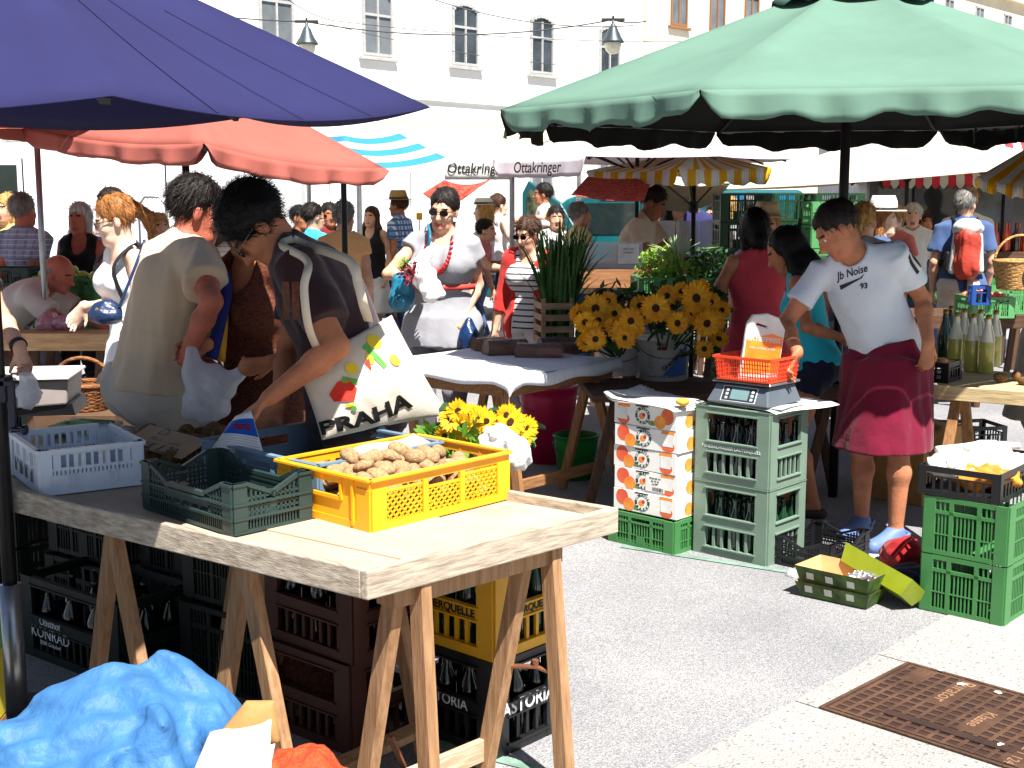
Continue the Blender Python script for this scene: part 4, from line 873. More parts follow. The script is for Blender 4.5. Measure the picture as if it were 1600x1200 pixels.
dn = G(365,838,.7745); dc = crate('dark green low crate with fine slots left of the yellow crate', dn, R(46), .265, .47, .145, dgr, 'low')
wn = G(65,776,.7745); wc = thing('crate', 'white plastic crate with oval grip holes at the table left end', 'crate', wn, R(33))
WX, WY, WH = .32, .40, .145
def wpanel(q, L, h, fine):
    q.r(0,.03,0,h,.012); q.r(L-.03,L,0,h,.012); q.r(-.002,L+.002,h-.014,h,.018,.003); q.r(.03,L-.03,h*.86,h-.014); q.r(.03,L-.03,h*.52,h*.58); q.r(.03,L-.03,.0,h*.42)
    q.bars(.03, L-.03, h*.42, h*.52, .013, .007)
    for a in (.16, .36, .40, .60, .64, .84): q.r(L*a-.012,L*a+.012,h*.58,h*.86)
    q.r(.03,L*.07+.01,h*.58,h*.86); q.r(L*.93-.01,L-.03,h*.58,h*.86)
    for a in (.1,.26,.5,.74,.9): q.r(L*a-.003,L*a+.003,h*.42,h*.9,.012,.002)
    for a in (.3,.7): q.mb and q.r(L*a-.012,L*a-.008,.02,.06,.010,.003); q.r(L*a+.008,L*a+.012,.02,.06,.010,.003); q.r(L*a-.012,L*a+.012,.056,.062,.010,.003)
for i, (a,u,n,L) in enumerate((((0,0,0),(1,0,0),(0,-1,0),WX),((WX,0,0),(0,1,0),(1,0,0),WY),((WX,WY,0),(-1,0,0),(0,1,0),WX),((0,WY,0),(0,-1,0),(-1,0,0),WY))):
    m = MB(); wpanel(PN(m,a,u,n), L, WH, i % 2); m.build('end_wall' if i % 2 == 0 else 'side_wall', whp, wc)
m = MB(); m.box(.005,WX-.005,.005,WY-.005,.003,.012); m.build('base', whp, wc)
prm = pm('grey_print', (90,94,104), .6)
for i, y in enumerate((.08,.15,.22,.29)):
    m = MB()
    for k in range(5): m.box(-.0075,-.0066,y+k*.008,y+k*.008+.004,.03,.075-.006*(k % 3))
    m.build('printed_text', prm, wc)
# ---- loose produce, papers and the price sign
wdv = MB(); tq2 = T(.5,1.45,.0)
wn2 = wood('dark_tray_wood', (122,88,56), (76,52,34), (20,3,20))
ppm = pm('pale_blue_paper', (196,210,222), .8, var=.08, vs=6, bump=.3, bs=12)
m = MB(); pa, pb, pc_, pd = G(118,655,.80), G(215,672,.79), G(150,690,.79), G(60,676,.79); m.grid(lambda u, v: pa.lerp(pb, u).lerp(pd.lerp(pc_, u), v)+V((0,0,.012*math.sin(9*u+4*v))), 12, 8); tag(m.build('paper_sheet', ppm, smooth=True, thick=.001), 'pale blue paper sheet under the leeks on the table', 'paper')
leek = pm('leek_green', (78,122,62), .5, col2=(150,176,110), vs=9); leekw = pm('leek_white', (214,214,170), .5)
for i in range(9):
    a = G(62+random.uniform(0,14)+i*6, 668+random.uniform(-7,9), .81); b = G(120+random.uniform(0,60), 664+random.uniform(-6,12), .815); md = a.lerp(b,.5)+V((0,0,.015)); m = MB(); m.tube([a,md,b], [.004,.009,.010], 7); o = m.build('leek', leek, smooth=True); tag(o, 'green leek lying on the pale blue paper', 'leek', 'leeks on the table'); m = MB(); m.tube([b,b+(b-md)*.25], [.010,.007], 7); m.build('root_end', leekw, o, smooth=True)
car = pm('yellow_carrot', (206,140,44), .55, col2=(164,98,34), vs=20)
for i in range(9):
    a = G(150+i*5, 690-random.uniform(0,9), .80+.006*(i % 3)); b = a+tux*random.uniform(.10,.16)+tuy*random.uniform(-.1,.02); m = MB(); m.tube([a,a.lerp(b,.5),b], [.013,.010,.003], 8); tag(m.build('carrot', car, smooth=True), 'yellow carrot in the pile beside the price sign', 'carrot', 'yellow carrots on the table')
random.seed(9)
for i in range(34):
    x = random.uniform(215,372); y = 700-(x-215)*.02+random.uniform(-26,18)
    potato(G(x, y, .80+random.uniform(0,.03)), random.uniform(.026,.034), 'brown earthy potato in the loose heap behind the price sign', 'loose potatoes on the table', PD)
cs = [G(191,692,.84), G(284,716,.83), G(327,688,.875), G(234,663,.885)]; cdm = pm('cardboard', (176,150,118), .85, var=.1, vs=5, bump=.1, bs=30)
m = MB(); m.add([p for p in cs]+[p-V((0,0,.004)) for p in cs], [(0,1,2,3),(7,6,5,4),(0,4,5,1),(1,5,6,2),(2,6,7,3),(3,7,4,0)]); sg_ = tag(m.build('price_sign', cdm), 'cardboard price sign handwritten in marker, propped on the loose potatoes', 'price sign')
ux = ((cs[2]-cs[3])+(cs[1]-cs[0])).normalized(); nn_ = ux.cross(cs[3]-cs[0]).normalized(); uy = nn_.cross(ux); cc = sum(cs, V((0,0,0)))/4+nn_*.001
rd = random.Random(3)
for s_, sz, dy, dx, shr in (('Ditta', .062, .045, -.03, .1), ('Festkochend', .034, .0, .0, .25), ('1K 1,30', .062, -.046, .02, .2), ('100', .022, .078, .01, .2)): text(s_, sz, cc+uy*dy+ux*dx, ux, uy, lk, sg_, shear=shr, bold=-.0006)
# ---- scale standing at the left
sc1 = G(112,640,.80); sca = thing('scale', 'grey market scale with a pale flat top at the left edge', 'scale', (sc1.x-.02, sc1.y, .772), R(8))
m = MB(); m.hexa([(-.52,-.02,.02),(0,.0,.05),(0,.32,.05),(-.52,.30,.02),(-.54,-.04,.135),(.01,-.0,.155),(.01,.33,.16),(-.54,.32,.15)]); m.build('housing', plastic('taupe_plastic', (150,140,136), .5), sca, bevel=.008, seg=2)
m = MB(); m.box(-.55,.02,-.03,.35,.160,.174); m.build('weighing_plate', pm('plate_white', (226,224,218), .35), sca, bevel=.004)
m = MB(); m.hexa([(-.5,.01,0),(.03,.02,0),(.03,.3,0),(-.5,.3,0),(-.52,-.005,.03),(.02,.01,.052),(.02,.31,.052),(-.52,.31,.03)]); m.build('base', blk, sca)
m = MB(); m.box(-.36,-.24,-.047,-.037,.04,.105); st = m.build('sticker', pm('sticker_yellow', (232,208,40), .5), sca); text('ACHTUNG', .018, (-.30,-.0482,.085), (1,0,0), (0,0,1), lk, st)
# ---- tote-like pouches: two bulging sheets between four corners
def pillow(name, P4, bulge, mat, parent=None, nu=26, nv=26, wr=.004, seed=1, thick=0, sagb=0.0, pinch=.0):
    P4 = [V(p) for p in P4]; n = (P4[1]-P4[0]).cross(P4[3]-P4[0]).normalized(); fz = folds(wr, 26, seed, (1,1,.35))
    def f(u, v, s=1):
        uu = u; p = P4[0].lerp(P4[1], uu).lerp(P4[3].lerp(P4[2], uu), v); k = (max(0, math.sin(PI*u))**.5)*(max(0, math.sin(PI*v))**.5)
        c = (P4[0]+P4[1]+P4[2]+P4[3])/4; p = p+(c-p)*pinch*(1-k)*(4*u*(1-u)+4*v*(1-v))*.5
        return p+n*s*(bulge*k+(float(fz(p.x,p.y,p.z)) if k > .05 else 0)*k)+V((0,0,-sagb*4*u*(1-u)*v))
    m = MB(); m.grid(lambda u, v: f(u, v), nu, nv); k0 = len(m.v); m.grid(lambda u, v: f(u, v, -1), nu, nv)
    h = len(m.f)//2; m.f = m.f[:h]+[t[::-1] for t in m.f[h:]]
    me = m.mesh(name); bm = bmesh.new(); bm.from_mesh(me); bmesh.ops.remove_doubles(bm, verts=bm.verts[:], dist=.0015); bmesh.ops.recalc_face_normals(bm, faces=bm.faces[:]); bm.to_mesh(me); bm.free(); me.polygons.foreach_set('use_smooth', [True]*len(me.polygons))
    return link(name, me, mat, parent), f
def onsheet(me, f, off, fn_):
    """bend a flat lettering mesh onto a pouch: fn(x,y)->(u,v)"""
    bm = bmesh.new(); bm.from_mesh(me); bmesh.ops.triangulate(bm, faces=bm.faces[:]); bmesh.ops.subdivide_edges(bm, edges=[e for e in bm.edges if e.calc_length() > .03], cuts=2)
    for v in bm.verts:
        a, b = fn_(v.co.x, v.co.y); a, b = min(.99, max(.01, a)), min(.99, max(.01, b)); p = f(a, b); e = .01; n = (f(a+e,b)-f(a-e,b)).cross(f(a,b+e)-f(a,b-e)).normalized(); v.co = p+n*off
    bm.to_mesh(me); bm.free(); return me
# ---- heap under and before the table
def bottles_in(o, nx, ny, lx, ly, z, mat, h=.29, cap=None, skip=0):
    """bottles standing in a crate; each a thing of its own"""
    for i in range(nx):
        for j in range(ny):
            if skip and random.random() < skip: continue
            m = MB(); bottle_mesh(m, 0,0,0, h, .034, 12); b = m.build('bottle', mat, smooth=True, loc=loc(o, ((i+.5)*lx/nx, (j+.5)*ly/ny, z))); yield b
gbot = pm('green_bottle_glass', (20,60,34), .08, var=.2, spec=.8); dbot = pm('dark_bottle_glass', (14,22,20), .08, var=.2, spec=.8); capw = pm('bottle_cap_white', (200,205,212), .4)
a_ = V((-.055,3.70,0)); ac = crate('black bottle crate lettered in white under the table corner', a_, R(48), .30, .40, .31, blk, 'bottle')
wlt = pm('letter_white', (225,226,228), .5)
text('ASTORIA', .060, (.15,-.0095,.145), (1,0,0), (0,0,1), wlt, ac, bold=.001); text('ASTORIA', .048, (-.0095,.20,.145), (0,-1,0), (0,0,1), wlt, ac)
ryel = plastic('deep_yellow_plastic', (214,158,22), .45); rc = crate('yellow bottle crate with black lettering on top of the black crate', (a_.x,a_.y,.312), R(48), .30, .40, .29, ryel, 'bottle')
text('RÖMERQUELLE', .034, (.15,-.0095,.135), (1,0,0), (0,0,1), lk, rc, bold=.0008); text('RÖMERQUELLE', .038, (-.0095,.20,.135), (0,-1,0), (0,0,1), lk, rc, bold=.0008)
for b in bottles_in(rc, 3, 4, .30, .40, .014, gbot): tag(b, 'green bottle standing in the yellow crate under the table', 'bottle', 'bottles in the yellow bottle crate')
for b in bottles_in(ac, 3, 4, .30, .40, .014, dbot, .28): tag(b, 'dark bottle standing in the black lettered crate', 'bottle', 'bottles in the black bottle crate')
bwn = plastic('red_brown_plastic', (66,30,20), .5)
b0 = T(.50,.62); bc1 = crate('red brown bottle crate on the ground under the table', (b0.x,b0.y,0), R(50), .30, .42, .29, bwn, 'bottle'); bc2 = crate('red brown bottle crate stacked on its like under the table', (b0.x+.01,b0.y,.292), R(48), .30, .42, .29, bwn, 'bottle')
for b in bottles_in(bc2, 3, 3, .30, .42, .014, dbot): tag(b, 'dark bottle standing in the upper red brown crate', 'bottle', 'bottles in the red brown crate')
k0 = T(.42,1.62); kc = crate('dark green fruit farm crate in the shade under the table', (k0.x,k0.y,0), R(52), .32, .60, .31, plastic('very_dark_green', (12,26,20), .5), 'bottle')
text('Obsthof', .040, (-.0095,.42,.15), (0,-1,0), (0,0,1), wlt, kc); text('KONRAD', .058, (-.0095,.42,.105), (0,-1,0), (0,0,1), wlt, kc); text('8200 Gleisdorf', .022, (-.0095,.42,.07), (0,-1,0), (0,0,1), wlt, kc)
for b in bottles_in(kc, 3, 4, .32, .60, .014, dbot, .27): tag(b, 'dark bottle standing in the dark green fruit farm crate', 'bottle', 'bottles in the dark green crate')
netb = pm('brown_net', (120,62,34), .8, col2=(58,26,16), vs=60, bump=.6, bs=120); neto = pm('orange_net', (206,78,30), .75, col2=(150,44,20), vs=55, bump=.6, bs=110)
def sack(label, c, r, mat, seed, name='onion_sack', cat='sack', amp=.012):
    q = SDF(); c = V(c); q.ell(c, (r[0],r[1],r[2]), .02); q.ell(c+V((r[0]*.3,-r[1]*.2,r[2]*.1)), (r[0]*.75,r[1]*.75,r[2]*.8), .05); q.cut((0,0,.003), (0,0,-1)); me = q.mesh(name, .011, folds(amp, 30, seed, (1,1,1))); return tag(link(name, me, mat), label, cat)
p = G(500,1120); sack('brown net sack of onions lying under the table', (p.x,p.y+.12,.14), (.21,.17,.14), netb, 3)
p = W(492,1190,3.0); q0_ = sack('orange net sack at the bottom edge beside the printed bag', (p.x-.05,2.92,.17), (.17,.15,.21), neto, 5)
tp_ = pm('blue_tarp', (58,108,160), .58, var=.14, vs=9, bump=.5, bs=24, spec=.3)
q = SDF()
for c, r in (((-.98,2.90,.20),(.36,.32,.36)),((-1.25,2.84,.08),(.34,.30,.28)),((-.80,2.95,.34),(.17,.2,.23)),((-.70,2.88,.34),(.10,.15,.17)),((-1.40,2.76,.03),(.3,.25,.18))): q.ell(c, r, .06)
q.cone((-.82,2.76,.50), (-.72,2.66,.12), .04, .02, .04); q.cone((-.68,2.78,.46), (-.585,2.74,.32), .05, .012, .03); q.cone((-.92,2.70,.42), (-.88,2.62,.05), .05, .03, .04); q.cone((-1.05,2.68,.40), (-1.10,2.58,.05), .04, .03, .04); q.cone((-.76,2.76,.34), (-.66,2.70,.22), .04, .01, .03); q.cut((0,0,.003), (0,0,-1))
def tarpf(x, y, z):
    r = np.random.default_rng(23); d = 0; wx = x+.04*np.sin(7*z+5*y)+.03*np.sin(11*x+4*z); wy = y+.04*np.sin(6*x-5*z); wz = z+.04*np.sin(8*x+6*y)
    for i in range(9):
        k = r.normal(size=3); k = k/np.linalg.norm(k)*(2.2+1.5*i)*np.array([1,1,.8]); t = k[0]*wx+k[1]*wy+k[2]*wz+r.random(); tri = np.abs(t-np.floor(t)-.5)*4-1; d = d+(.030/(1+.62*i))*tri*(.45+.55*np.sin(2.2*i+3*x-2*z)**2)
    return d+.0015*np.sin(80*x+20*np.sin(9*z))*np.sin(60*z+30*y)
tarp_o = tag(link('tarp', q.mesh('tarp', .0075, tarpf, 0), tp_), 'crumpled bright blue plastic tarp thrown over sacks by the table', 'tarp')
bagp = pm('printed_paper_white', (226,222,212), .6, bump=.15, bs=18); blp = pm('blue_print', (28,52,150), .5); brp = pm('kraft_brown', (178,132,78), .8)
bg = thing('potato_bag', 'white paper sack printed with blue lettering poking out of the tarp', 'bag', (-.61,2.68,.13), R(-10))
P4 = [(-.16,-.12,.10),(.10,-.10,.13),(.085,.0,.44),(-.06,.0,.40)]; o, f_ = pillow('bag_body', P4, .06, bagp, bg, wr=.003, seed=3)
P5 = [(-.07,.012,.36),(.10,.012,.38),(.085,.02,.475),(.02,.02,.47)]; pillow('kraft_lining', P5, .03, brp, bg, wr=.003)
for s_, sz, fn2 in (('10kg', .050, lambda x, y: (.46+x*3.4, .60+y*3.0)), ('Kärta', .115, lambda x, y: (.45+x*2.7, .28+y*2.7))): me = onsheet(text_mesh(s_, sz, .002).copy(), f_, .0025, fn2); me.materials.clear(); link('lettering', me, blp, bg)
m = MB(); lb = [(.02,-.075,.20),(.12,-.06,.22),(.105,-.035,.40),(.015,-.045,.37)]; m.grid(lambda u, v: V(lb[0]).lerp(V(lb[1]), u).lerp(V(lb[3]).lerp(V(lb[2]), u), v)-V((0,.038*math.sin(PI*v)**.5,0)), 8, 8); lbo = m.build('label', bagp, bg, thick=.002)
text('KL I', .035, (.062,-.119,.29), (1,.08,.1), (0,.05,1), blp, lbo); text('N', .06, (.09,-.117,.345), (1,.08,.1), (0,.05,1), blp, lbo)
# printed cartons at the left frame edge
p = W(-18,1000,3.35)
for k, (z0, z1, c_, lab) in enumerate(((0,.22,(176,128,72),'brown cardboard carton at the bottom of the left edge stack'),(.222,.42,(216,200,60),'yellow printed carton in the left edge stack'),(.422,.53,(96,176,120),'green printed carton in the left edge stack'),(.532,.72,(120,180,220),'pale blue carton on top of the left edge stack'))):
    o = thing('carton', lab, 'box', (W(13,1000,3.3).x-.40, 3.3, z0), R(4)); m = MB(); m.box(0,.30,0,.22,0,z1-z0); m.build('box_body', pm('carton_%d' % k, c_, .6, var=.12, vs=8), o, bevel=.003); m = MB(); m.box(.2,.27,-.002,-.0005,.03,(z1-z0)*.6); m.build('label', pp, o)

vdk = plastic('black_green_plastic', (14,22,18), .6)  # for filler crates, added to blacken the open space beneath the table
for (a_, b_, z_, lab) in ((.62,1.12,0,'black crate added to darken under the table, between the trestles'),(.64,1.12,.30,'black crate stacked high, added to darken under the table middle'),(.70,2.05,0,'black crate added to darken behind the lettered farm crate'),(.72,2.05,.30,'upper black crate added to darken below the table left end'),(.66,2.62,0,'black crate added to darken the far left under the table'),(.66,2.62,.30,'upper black crate added to darken the far left under the table'),(.78,1.56,0,'black crate added to darken the space behind the trestles'),(.78,1.56,.30,'upper black crate added to darken the space behind the trestles')):
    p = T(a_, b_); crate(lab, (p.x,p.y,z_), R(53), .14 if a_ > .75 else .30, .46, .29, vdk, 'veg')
# ================================================================ flower and bread table behind the potato table
CTo = G(796,590,.78); CT = V((CTo.x, CTo.y, 0)); ct = thing('market_table', 'brown trestle table covered by a white checked cloth with wrapped loaves', 'table', CT, R(51))
c2w = Matrix.Rotation(R(51), 3, 'Z')
def CL(a, b, z): return CT+c2w @ V((a, b, z))
wmed = wood('brown_table_wood', (150,108,68), (116,78,46), (2,20,20)); wmv = wood('brown_leg_wood', (158,116,72), (118,80,48), (18,18,2))
m = MB(); m.box(0,1.0,0,1.0,.735,.775); m.build('tabletop', wmed, ct, bevel=.004)
for a0,a1,b0,b1 in ((.02,.98,.03,.055),(.02,.045,.06,.97)): m = MB(); m.box(a0,a1,b0,b1,.67,.734); m.build('apron', wmed, ct)
def lg(o, p, q, w=.055, t=.032, mat=wmv, up=(1,0,0), nm='leg'): m = MB(); m.bar(p, q, w, t, up); return m.build(nm, mat, o, bevel=.003)
for a, b, f0, f1 in ((.06,.09,-.12,.22),(.84,.10,-.26,.20),(.10,.85,-.15,.15),(.85,.85,-.15,.18)):
    lg(ct, (a,b-.012,.734), (a+.01,b+f0,0)); lg(ct, (a+.035,b+.012,.734), (a+.02,b+f1,0))
lg(ct, (.08,.05,.18), (.86,.0,.18), .06, .02, wmed, (0,1,0), 'crossbar')
clm = pm('white_checked_cloth', (222,226,232), .85, var=.03, vs=6, bump=.25, bs=16, wave=[(0,11,.045,(196,196,204)),(1,11,.045,(196,196,204))])
def clf(u, v):
    a, b = -.05+1.08*u, -.06+1.06*v; ov = max(0, -a-.0)+max(0, -b)+max(0, a-1.0); z = .781-ov*1.1; k = max(0, 1-u*7)*max(0, 1-v*7); z -= .035*k
    w = .004*math.sin(9*u+5*v)+.012*max(0, .12-v)*8*math.sin(14*u)+.012*max(0,.1-u)*8*math.sin(13*v)
    return V((max(a,-.012-.1*ov if a < 0 else a), max(b,-.014), z+w*(1 if ov > 0 else .4)))
m = MB(); m.grid(clf, 44, 44); co2 = m.build('tablecloth', clm, None, smooth=True, thick=.003, loc=CT, rot=(0,0,R(51))); tag(co2, 'white cloth with thin grey checks on the bread table', 'tablecloth')
brd = pm('rye_bread', (112,60,34), .5, var=.3, vs=10, bump=.7, bs=26, coat=.25, spec=.3)
def loaf(p, rz, l, w, h, lab):
    o = thing('bread_loaf', lab, 'bread', p, rz, 'wrapped loaves on the checked cloth'); m = MB()
    m.grid(lambda u, v: V((l*(u-.5)*(1-.06*math.sin(PI*v)), w*.5*math.cos(PI*(1.16*v-.08))*1.0, h*max(0,math.sin(PI*(v*1.1-.05)))**.55)), 14, 15); 
    for s_ in (-1, 1): m.add([V((s_*l*.5*(1-.06*math.sin(PI*v)), w*.5*math.cos(PI*(1.16*v-.08)), h*max(0,math.sin(PI*(v*1.1-.05)))**.55)) for v in [i/14 for i in range(15)]], [tuple(range(15)) if s_ > 0 else tuple(range(15))[::-1]])
    m.build('loaf', brd, o, smooth=False)
    m = MB(); m.grid(lambda u, v: V((l*1.06*(u-.5), w*.5*1.06*math.cos(PI*(1.16*v-.08)), .004+h*1.05*max(0,math.sin(PI*(v*1.1-.05)))**.5+.003*math.sin(u*60+v*30))), 30, 16)
    m.build('plastic_wrap', pm('clear_wrap', (235,238,242), .12, var=.02, alpha=.05, spec=.6, bump=1, bs=40), o, smooth=True)
for i, (px, py, rz, l, w, h) in enumerate(((790,552,.35,.26,.13,.085),(842,556,-.1,.27,.14,.075),(872,545,.2,.24,.13,.07),(905,550,.6,.22,.12,.06),(765,545,.5,.2,.12,.07))):
    loaf(G(px, py, .788), rz, l, w, h, ['square cut rye loaf in clear wrap, left of the darker one','dark rye loaf in shiny wrap at the cloth front','wrapped loaf directly below the slatted wooden crate','pale wrapped loaf beside the sunflower buckets','small pale wrapped loaf leftmost on the cloth'][i])
# slatted wooden crate on end with gladioli
cw = G(875,540,.788); wcr = wood('grey_slat_wood', (176,148,116), (134,108,82), (2,20,20)); wo = thing('wooden_crate', 'slatted wooden crate standing upright on the bread table with gladioli in it', 'crate', (cw.x-.11, cw.y+.05, .785), R(10))
CWX, CWY, CWH = .20, .26, .29
for i, (a,u,n,L) in enumerate((((0,0,0),(1,0,0),(0,-1,0),CWX),((CWX,0,0),(0,1,0),(1,0,0),CWY),((CWX,CWY,0),(-1,0,0),(0,1,0),CWX),((0,CWY,0),(0,-1,0),(-1,0,0),CWY))):
    m = MB(); q = PN(m,a,u,n,.008)
    q.r(.0,.024,0,CWH,.018,-.013); q.r(L-.024,L,0,CWH,.018,-.013)
    for k in range(4): q.r(.001,L-.001,.004+k*CWH/4,.004+k*CWH/4+.040)
    m.build('slat_wall', wcr, wo)
m = MB(); m.box(.01,CWX-.01,.01,CWY-.01,.002,.010); m.build('base', wcr, wo)
random.seed(21); gl = thing('gladiolus_bunch', 'tall bunch of green gladiolus stalks in the slatted wooden crate', 'flowers', (wo.location.x+.11, wo.location.y+.12, .80)); m = MB(); m2 = MB()
for i in range(120):
    x0, y0 = random.uniform(-.09,.09), random.uniform(-.09,.09); h = random.uniform(.44,.80); lx, ly = x0*.9+random.gauss(.03,.06), random.gauss(0,.05); k = random.random()*PI; w = random.uniform(.010,.018); e = V((math.cos(k),math.sin(k),0)); n = 7; P_ = []
    for j in range(n):
        t = j/(n-1); c = V((x0+lx*t*t*1.3, y0+ly*t*t, h*t-.06*abs(lx)*8*t**3)); ww = w*(1-t**3)*(.7+.6*t); P_ += [c-e*ww, c+V((e.y*.004,-e.x*.004,0)), c+e*ww]
    m.add(P_, [(3*j+q_,3*j+q_+1,3*j+q_+4,3*j+q_+3) for j in range(n-1) for q_ in (0,1)])
for i in range(26):
    x0, y0 = random.uniform(-.08,.08), random.uniform(-.08,.08); h = random.uniform(.5,.74); lx = random.gauss(.02,.05); pts = [V((x0+lx*t*t, y0, h*t)) for t in (0,.3,.6,.85,1)]; m2.tube(pts, [.006,.006,.006,.005,.002], 6)
    for j in range(7): t = .55+.06*j; c = V((x0+lx*t*t+random.uniform(-.006,.006), y0, h*t)); m2.tube([c, c+V((random.uniform(-.012,.012),random.uniform(-.012,.012),.025)), c+V((0,0,.042))], [.003,.0075,.001], 6)
gll = pm('gladiolus_leaf', (62,106,40), .5, col2=(34,66,26), vs=12, translucent=.25); m.build('leaves', gll, gl, smooth=True); m2.build('stalks', pm('gladiolus_bud', (84,124,52), .5, col2=(54,88,36)), gl, smooth=True)
m = MB()
for i in range(8): c = V((random.uniform(-.06,.10), -.09, random.uniform(.05,.3))); m.lathe([(0,-.02),(.012,0),(.016,.02),(0,.03)], c, 7)

# ---- low bench with the sunflower buckets
bnx, bny = xat(930,7.0), 6.72; bz = .655
bn = thing('bench', 'dark wooden plank bench carrying the white sunflower buckets', 'bench', (bnx, bny, 0), R(4)); wdk = wood('dark_plank_wood', (92,64,44), (60,40,28), (2,18,18)); wdl = wood('dark_bench_leg', (88,60,40), (58,38,26), (18,18,2))
for i in range(3): m = MB(); m.box(-.02,1.5,.02+i*.22,.02+i*.22+.212,bz-.04,bz); m.build('plank', wdk, bn, bevel=.004)
for x in (.12, .72, 1.3):
    lg(bn, (x,.12,bz-.04), (x-.16,.05,0), .05, .03, wdl, (0,1,0)); lg(bn, (x+.03,.5,bz-.04), (x+.17,.52,0), .05, .03, wdl, (0,1,0))
bkw = pm('bucket_white', (214,216,214), .4, var=.05, vs=3)
def bucket(label, p, r0, r1, h, mat, ribs=True, handle=True, rot=0):
    o = thing('bucket', label, 'bucket', p, rot); m = MB(); pr = [(0,.004),(r0,.0),(r1*.985,h*.86)]+([(r1*1.02,h*.865),(r1*1.02,h*.885),(r1,h*.89),(r1*1.0,h*.94),(r1*1.03,h*.945),(r1*1.03,h)] if ribs else [(r1,h*.96),(r1*1.05,h*.965),(r1*1.05,h)])+[(r1*.97,h),(r1*.955,h*.9),(r0*.96,.012),(0,.014)]
    m.lathe(pr, n=36); m.build('shell', mat, o, smooth=True)
    if handle: m = MB(); m.tube([V((r1*1.05*math.cos(t), -.04-.02*math.sin(t)-r1*.55*math.sin(t), h*.86-.10*math.sin(t))) for t in [PI*i/14 for i in range(15)]], .0025, 6); m.build('handle', pm('wire_grey', (90,92,96), .4, metal=.7), o, smooth=True)
    return o
gb = G(1040,596,bz); gbk = bucket('white plaster bucket with blue printed label holding sunflowers', (gb.x, gb.y+.13, bz), .140, .156, .27, bkw)
def curved_text(o, s_, size, ang0, z, rad, mat, tilt=0.0, bold=0):
    me = text_mesh(s_, size, bold).copy(); bm = bmesh.new(); bm.from_mesh(me); bmesh.ops.triangulate(bm, faces=bm.faces[:])
    for v in bm.verts:
        x = v.co.x*math.cos(tilt)-v.co.y*math.sin(tilt); y = v.co.x*math.sin(tilt)+v.co.y*math.cos(tilt); a = ang0+x/rad; v.co = V((rad*math.sin(a), -rad*math.cos(a), z+y))
    bm.to_mesh(me); bm.free(); me.materials.clear(); return link('lettering', me, mat, o)
def curved_patch(o, name, pts, rad, mat, nsub=10):
    """outline in (arc length, z) wrapped on a bucket"""
    m = MB(); 
    def wr(x, z): a = x/rad; return V((rad*math.sin(a), -rad*math.cos(a), z))
    x0, x1 = min(p[0] for p in pts), max(p[0] for p in pts); n = nsub
    lo = lambda x: min(_yi(pts, x)); hi = lambda x: max(_yi(pts, x))
    m.grid(lambda u, v: wr(x0+(x1-x0)*(.001+.998*u), lo(x0+(x1-x0)*(.001+.998*u))*(1-v)+hi(x0+(x1-x0)*(.001+.998*u))*v), n, 2); return m.build(name, mat, o, smooth=True)
def _yi(pts, x):
    r = []
    for (a, b), (c, d) in zip(pts, pts[1:]+pts[:1]):
        if min(a, c) <= x <= max(a, c) and a != c: r.append(b+(d-b)*(x-a)/(c-a))
    return r or [0, 0]
blu_ = pm('label_blue', (38,84,150), .5); redp = pm('label_red', (196,40,40), .5)
curved_patch(gbk, 'blue_label', [(-.02,.035),(.14,.035),(.15,.24),(.12,.20),(.06,.13)], .1525, blu_)
curved_text(gbk, 'GranoporP', .036, .25, .125, .156, lk, .75, .0008); curved_text(gbk, 'BAU', .024, -.22, .215, .1565, lk, 0, .0008); curved_text(gbk, 'MIT', .024, -.22, .19, .1560, lk, 0, .0008)
curved_patch(gbk, 'red_square', [(-.028,.182),(-.006,.182),(-.006,.204),(-.028,.204)], .1545, redp, 3)
m = MB()
for i in range(12): z = .08+i*.011; m.box(-.115,-.115+.03+.012*((i*7) % 3),-.0012-.147,-.147,z,z+.004)
curved_text(gbk, 'Bau 205   4,5 kg  FARBTON', .016, -.1, .028, .1475, lk)
for i in range(9): curved_text(gbk, ['dispersion','auf silikat','basis weiss','fein putz','innen u.','aussen'][i % 6], .010, -.62, .175-i*.012, .1555-.0006*i, prm)
wb2 = G(970,588,bz); bk2 = bucket('plain white bucket of sunflowers, left on the bench', (wb2.x, wb2.y+.12, bz), .115, .135, .22, bkw, False)
bucket('tall crimson ribbed bin under the bread table', (xat(858,8.2), 8.2, 0), .14, .19, .50, plastic('crimson_plastic', (196,24,84), .4), False, True)
gk2 = G(901,752,0); bucket('bright green bucket on the ground below the bread table', (gk2.x, gk2.y+.11, 0), .105, .137, .27, plastic('bright_green_plastic', (22,128,44), .35), False, True)
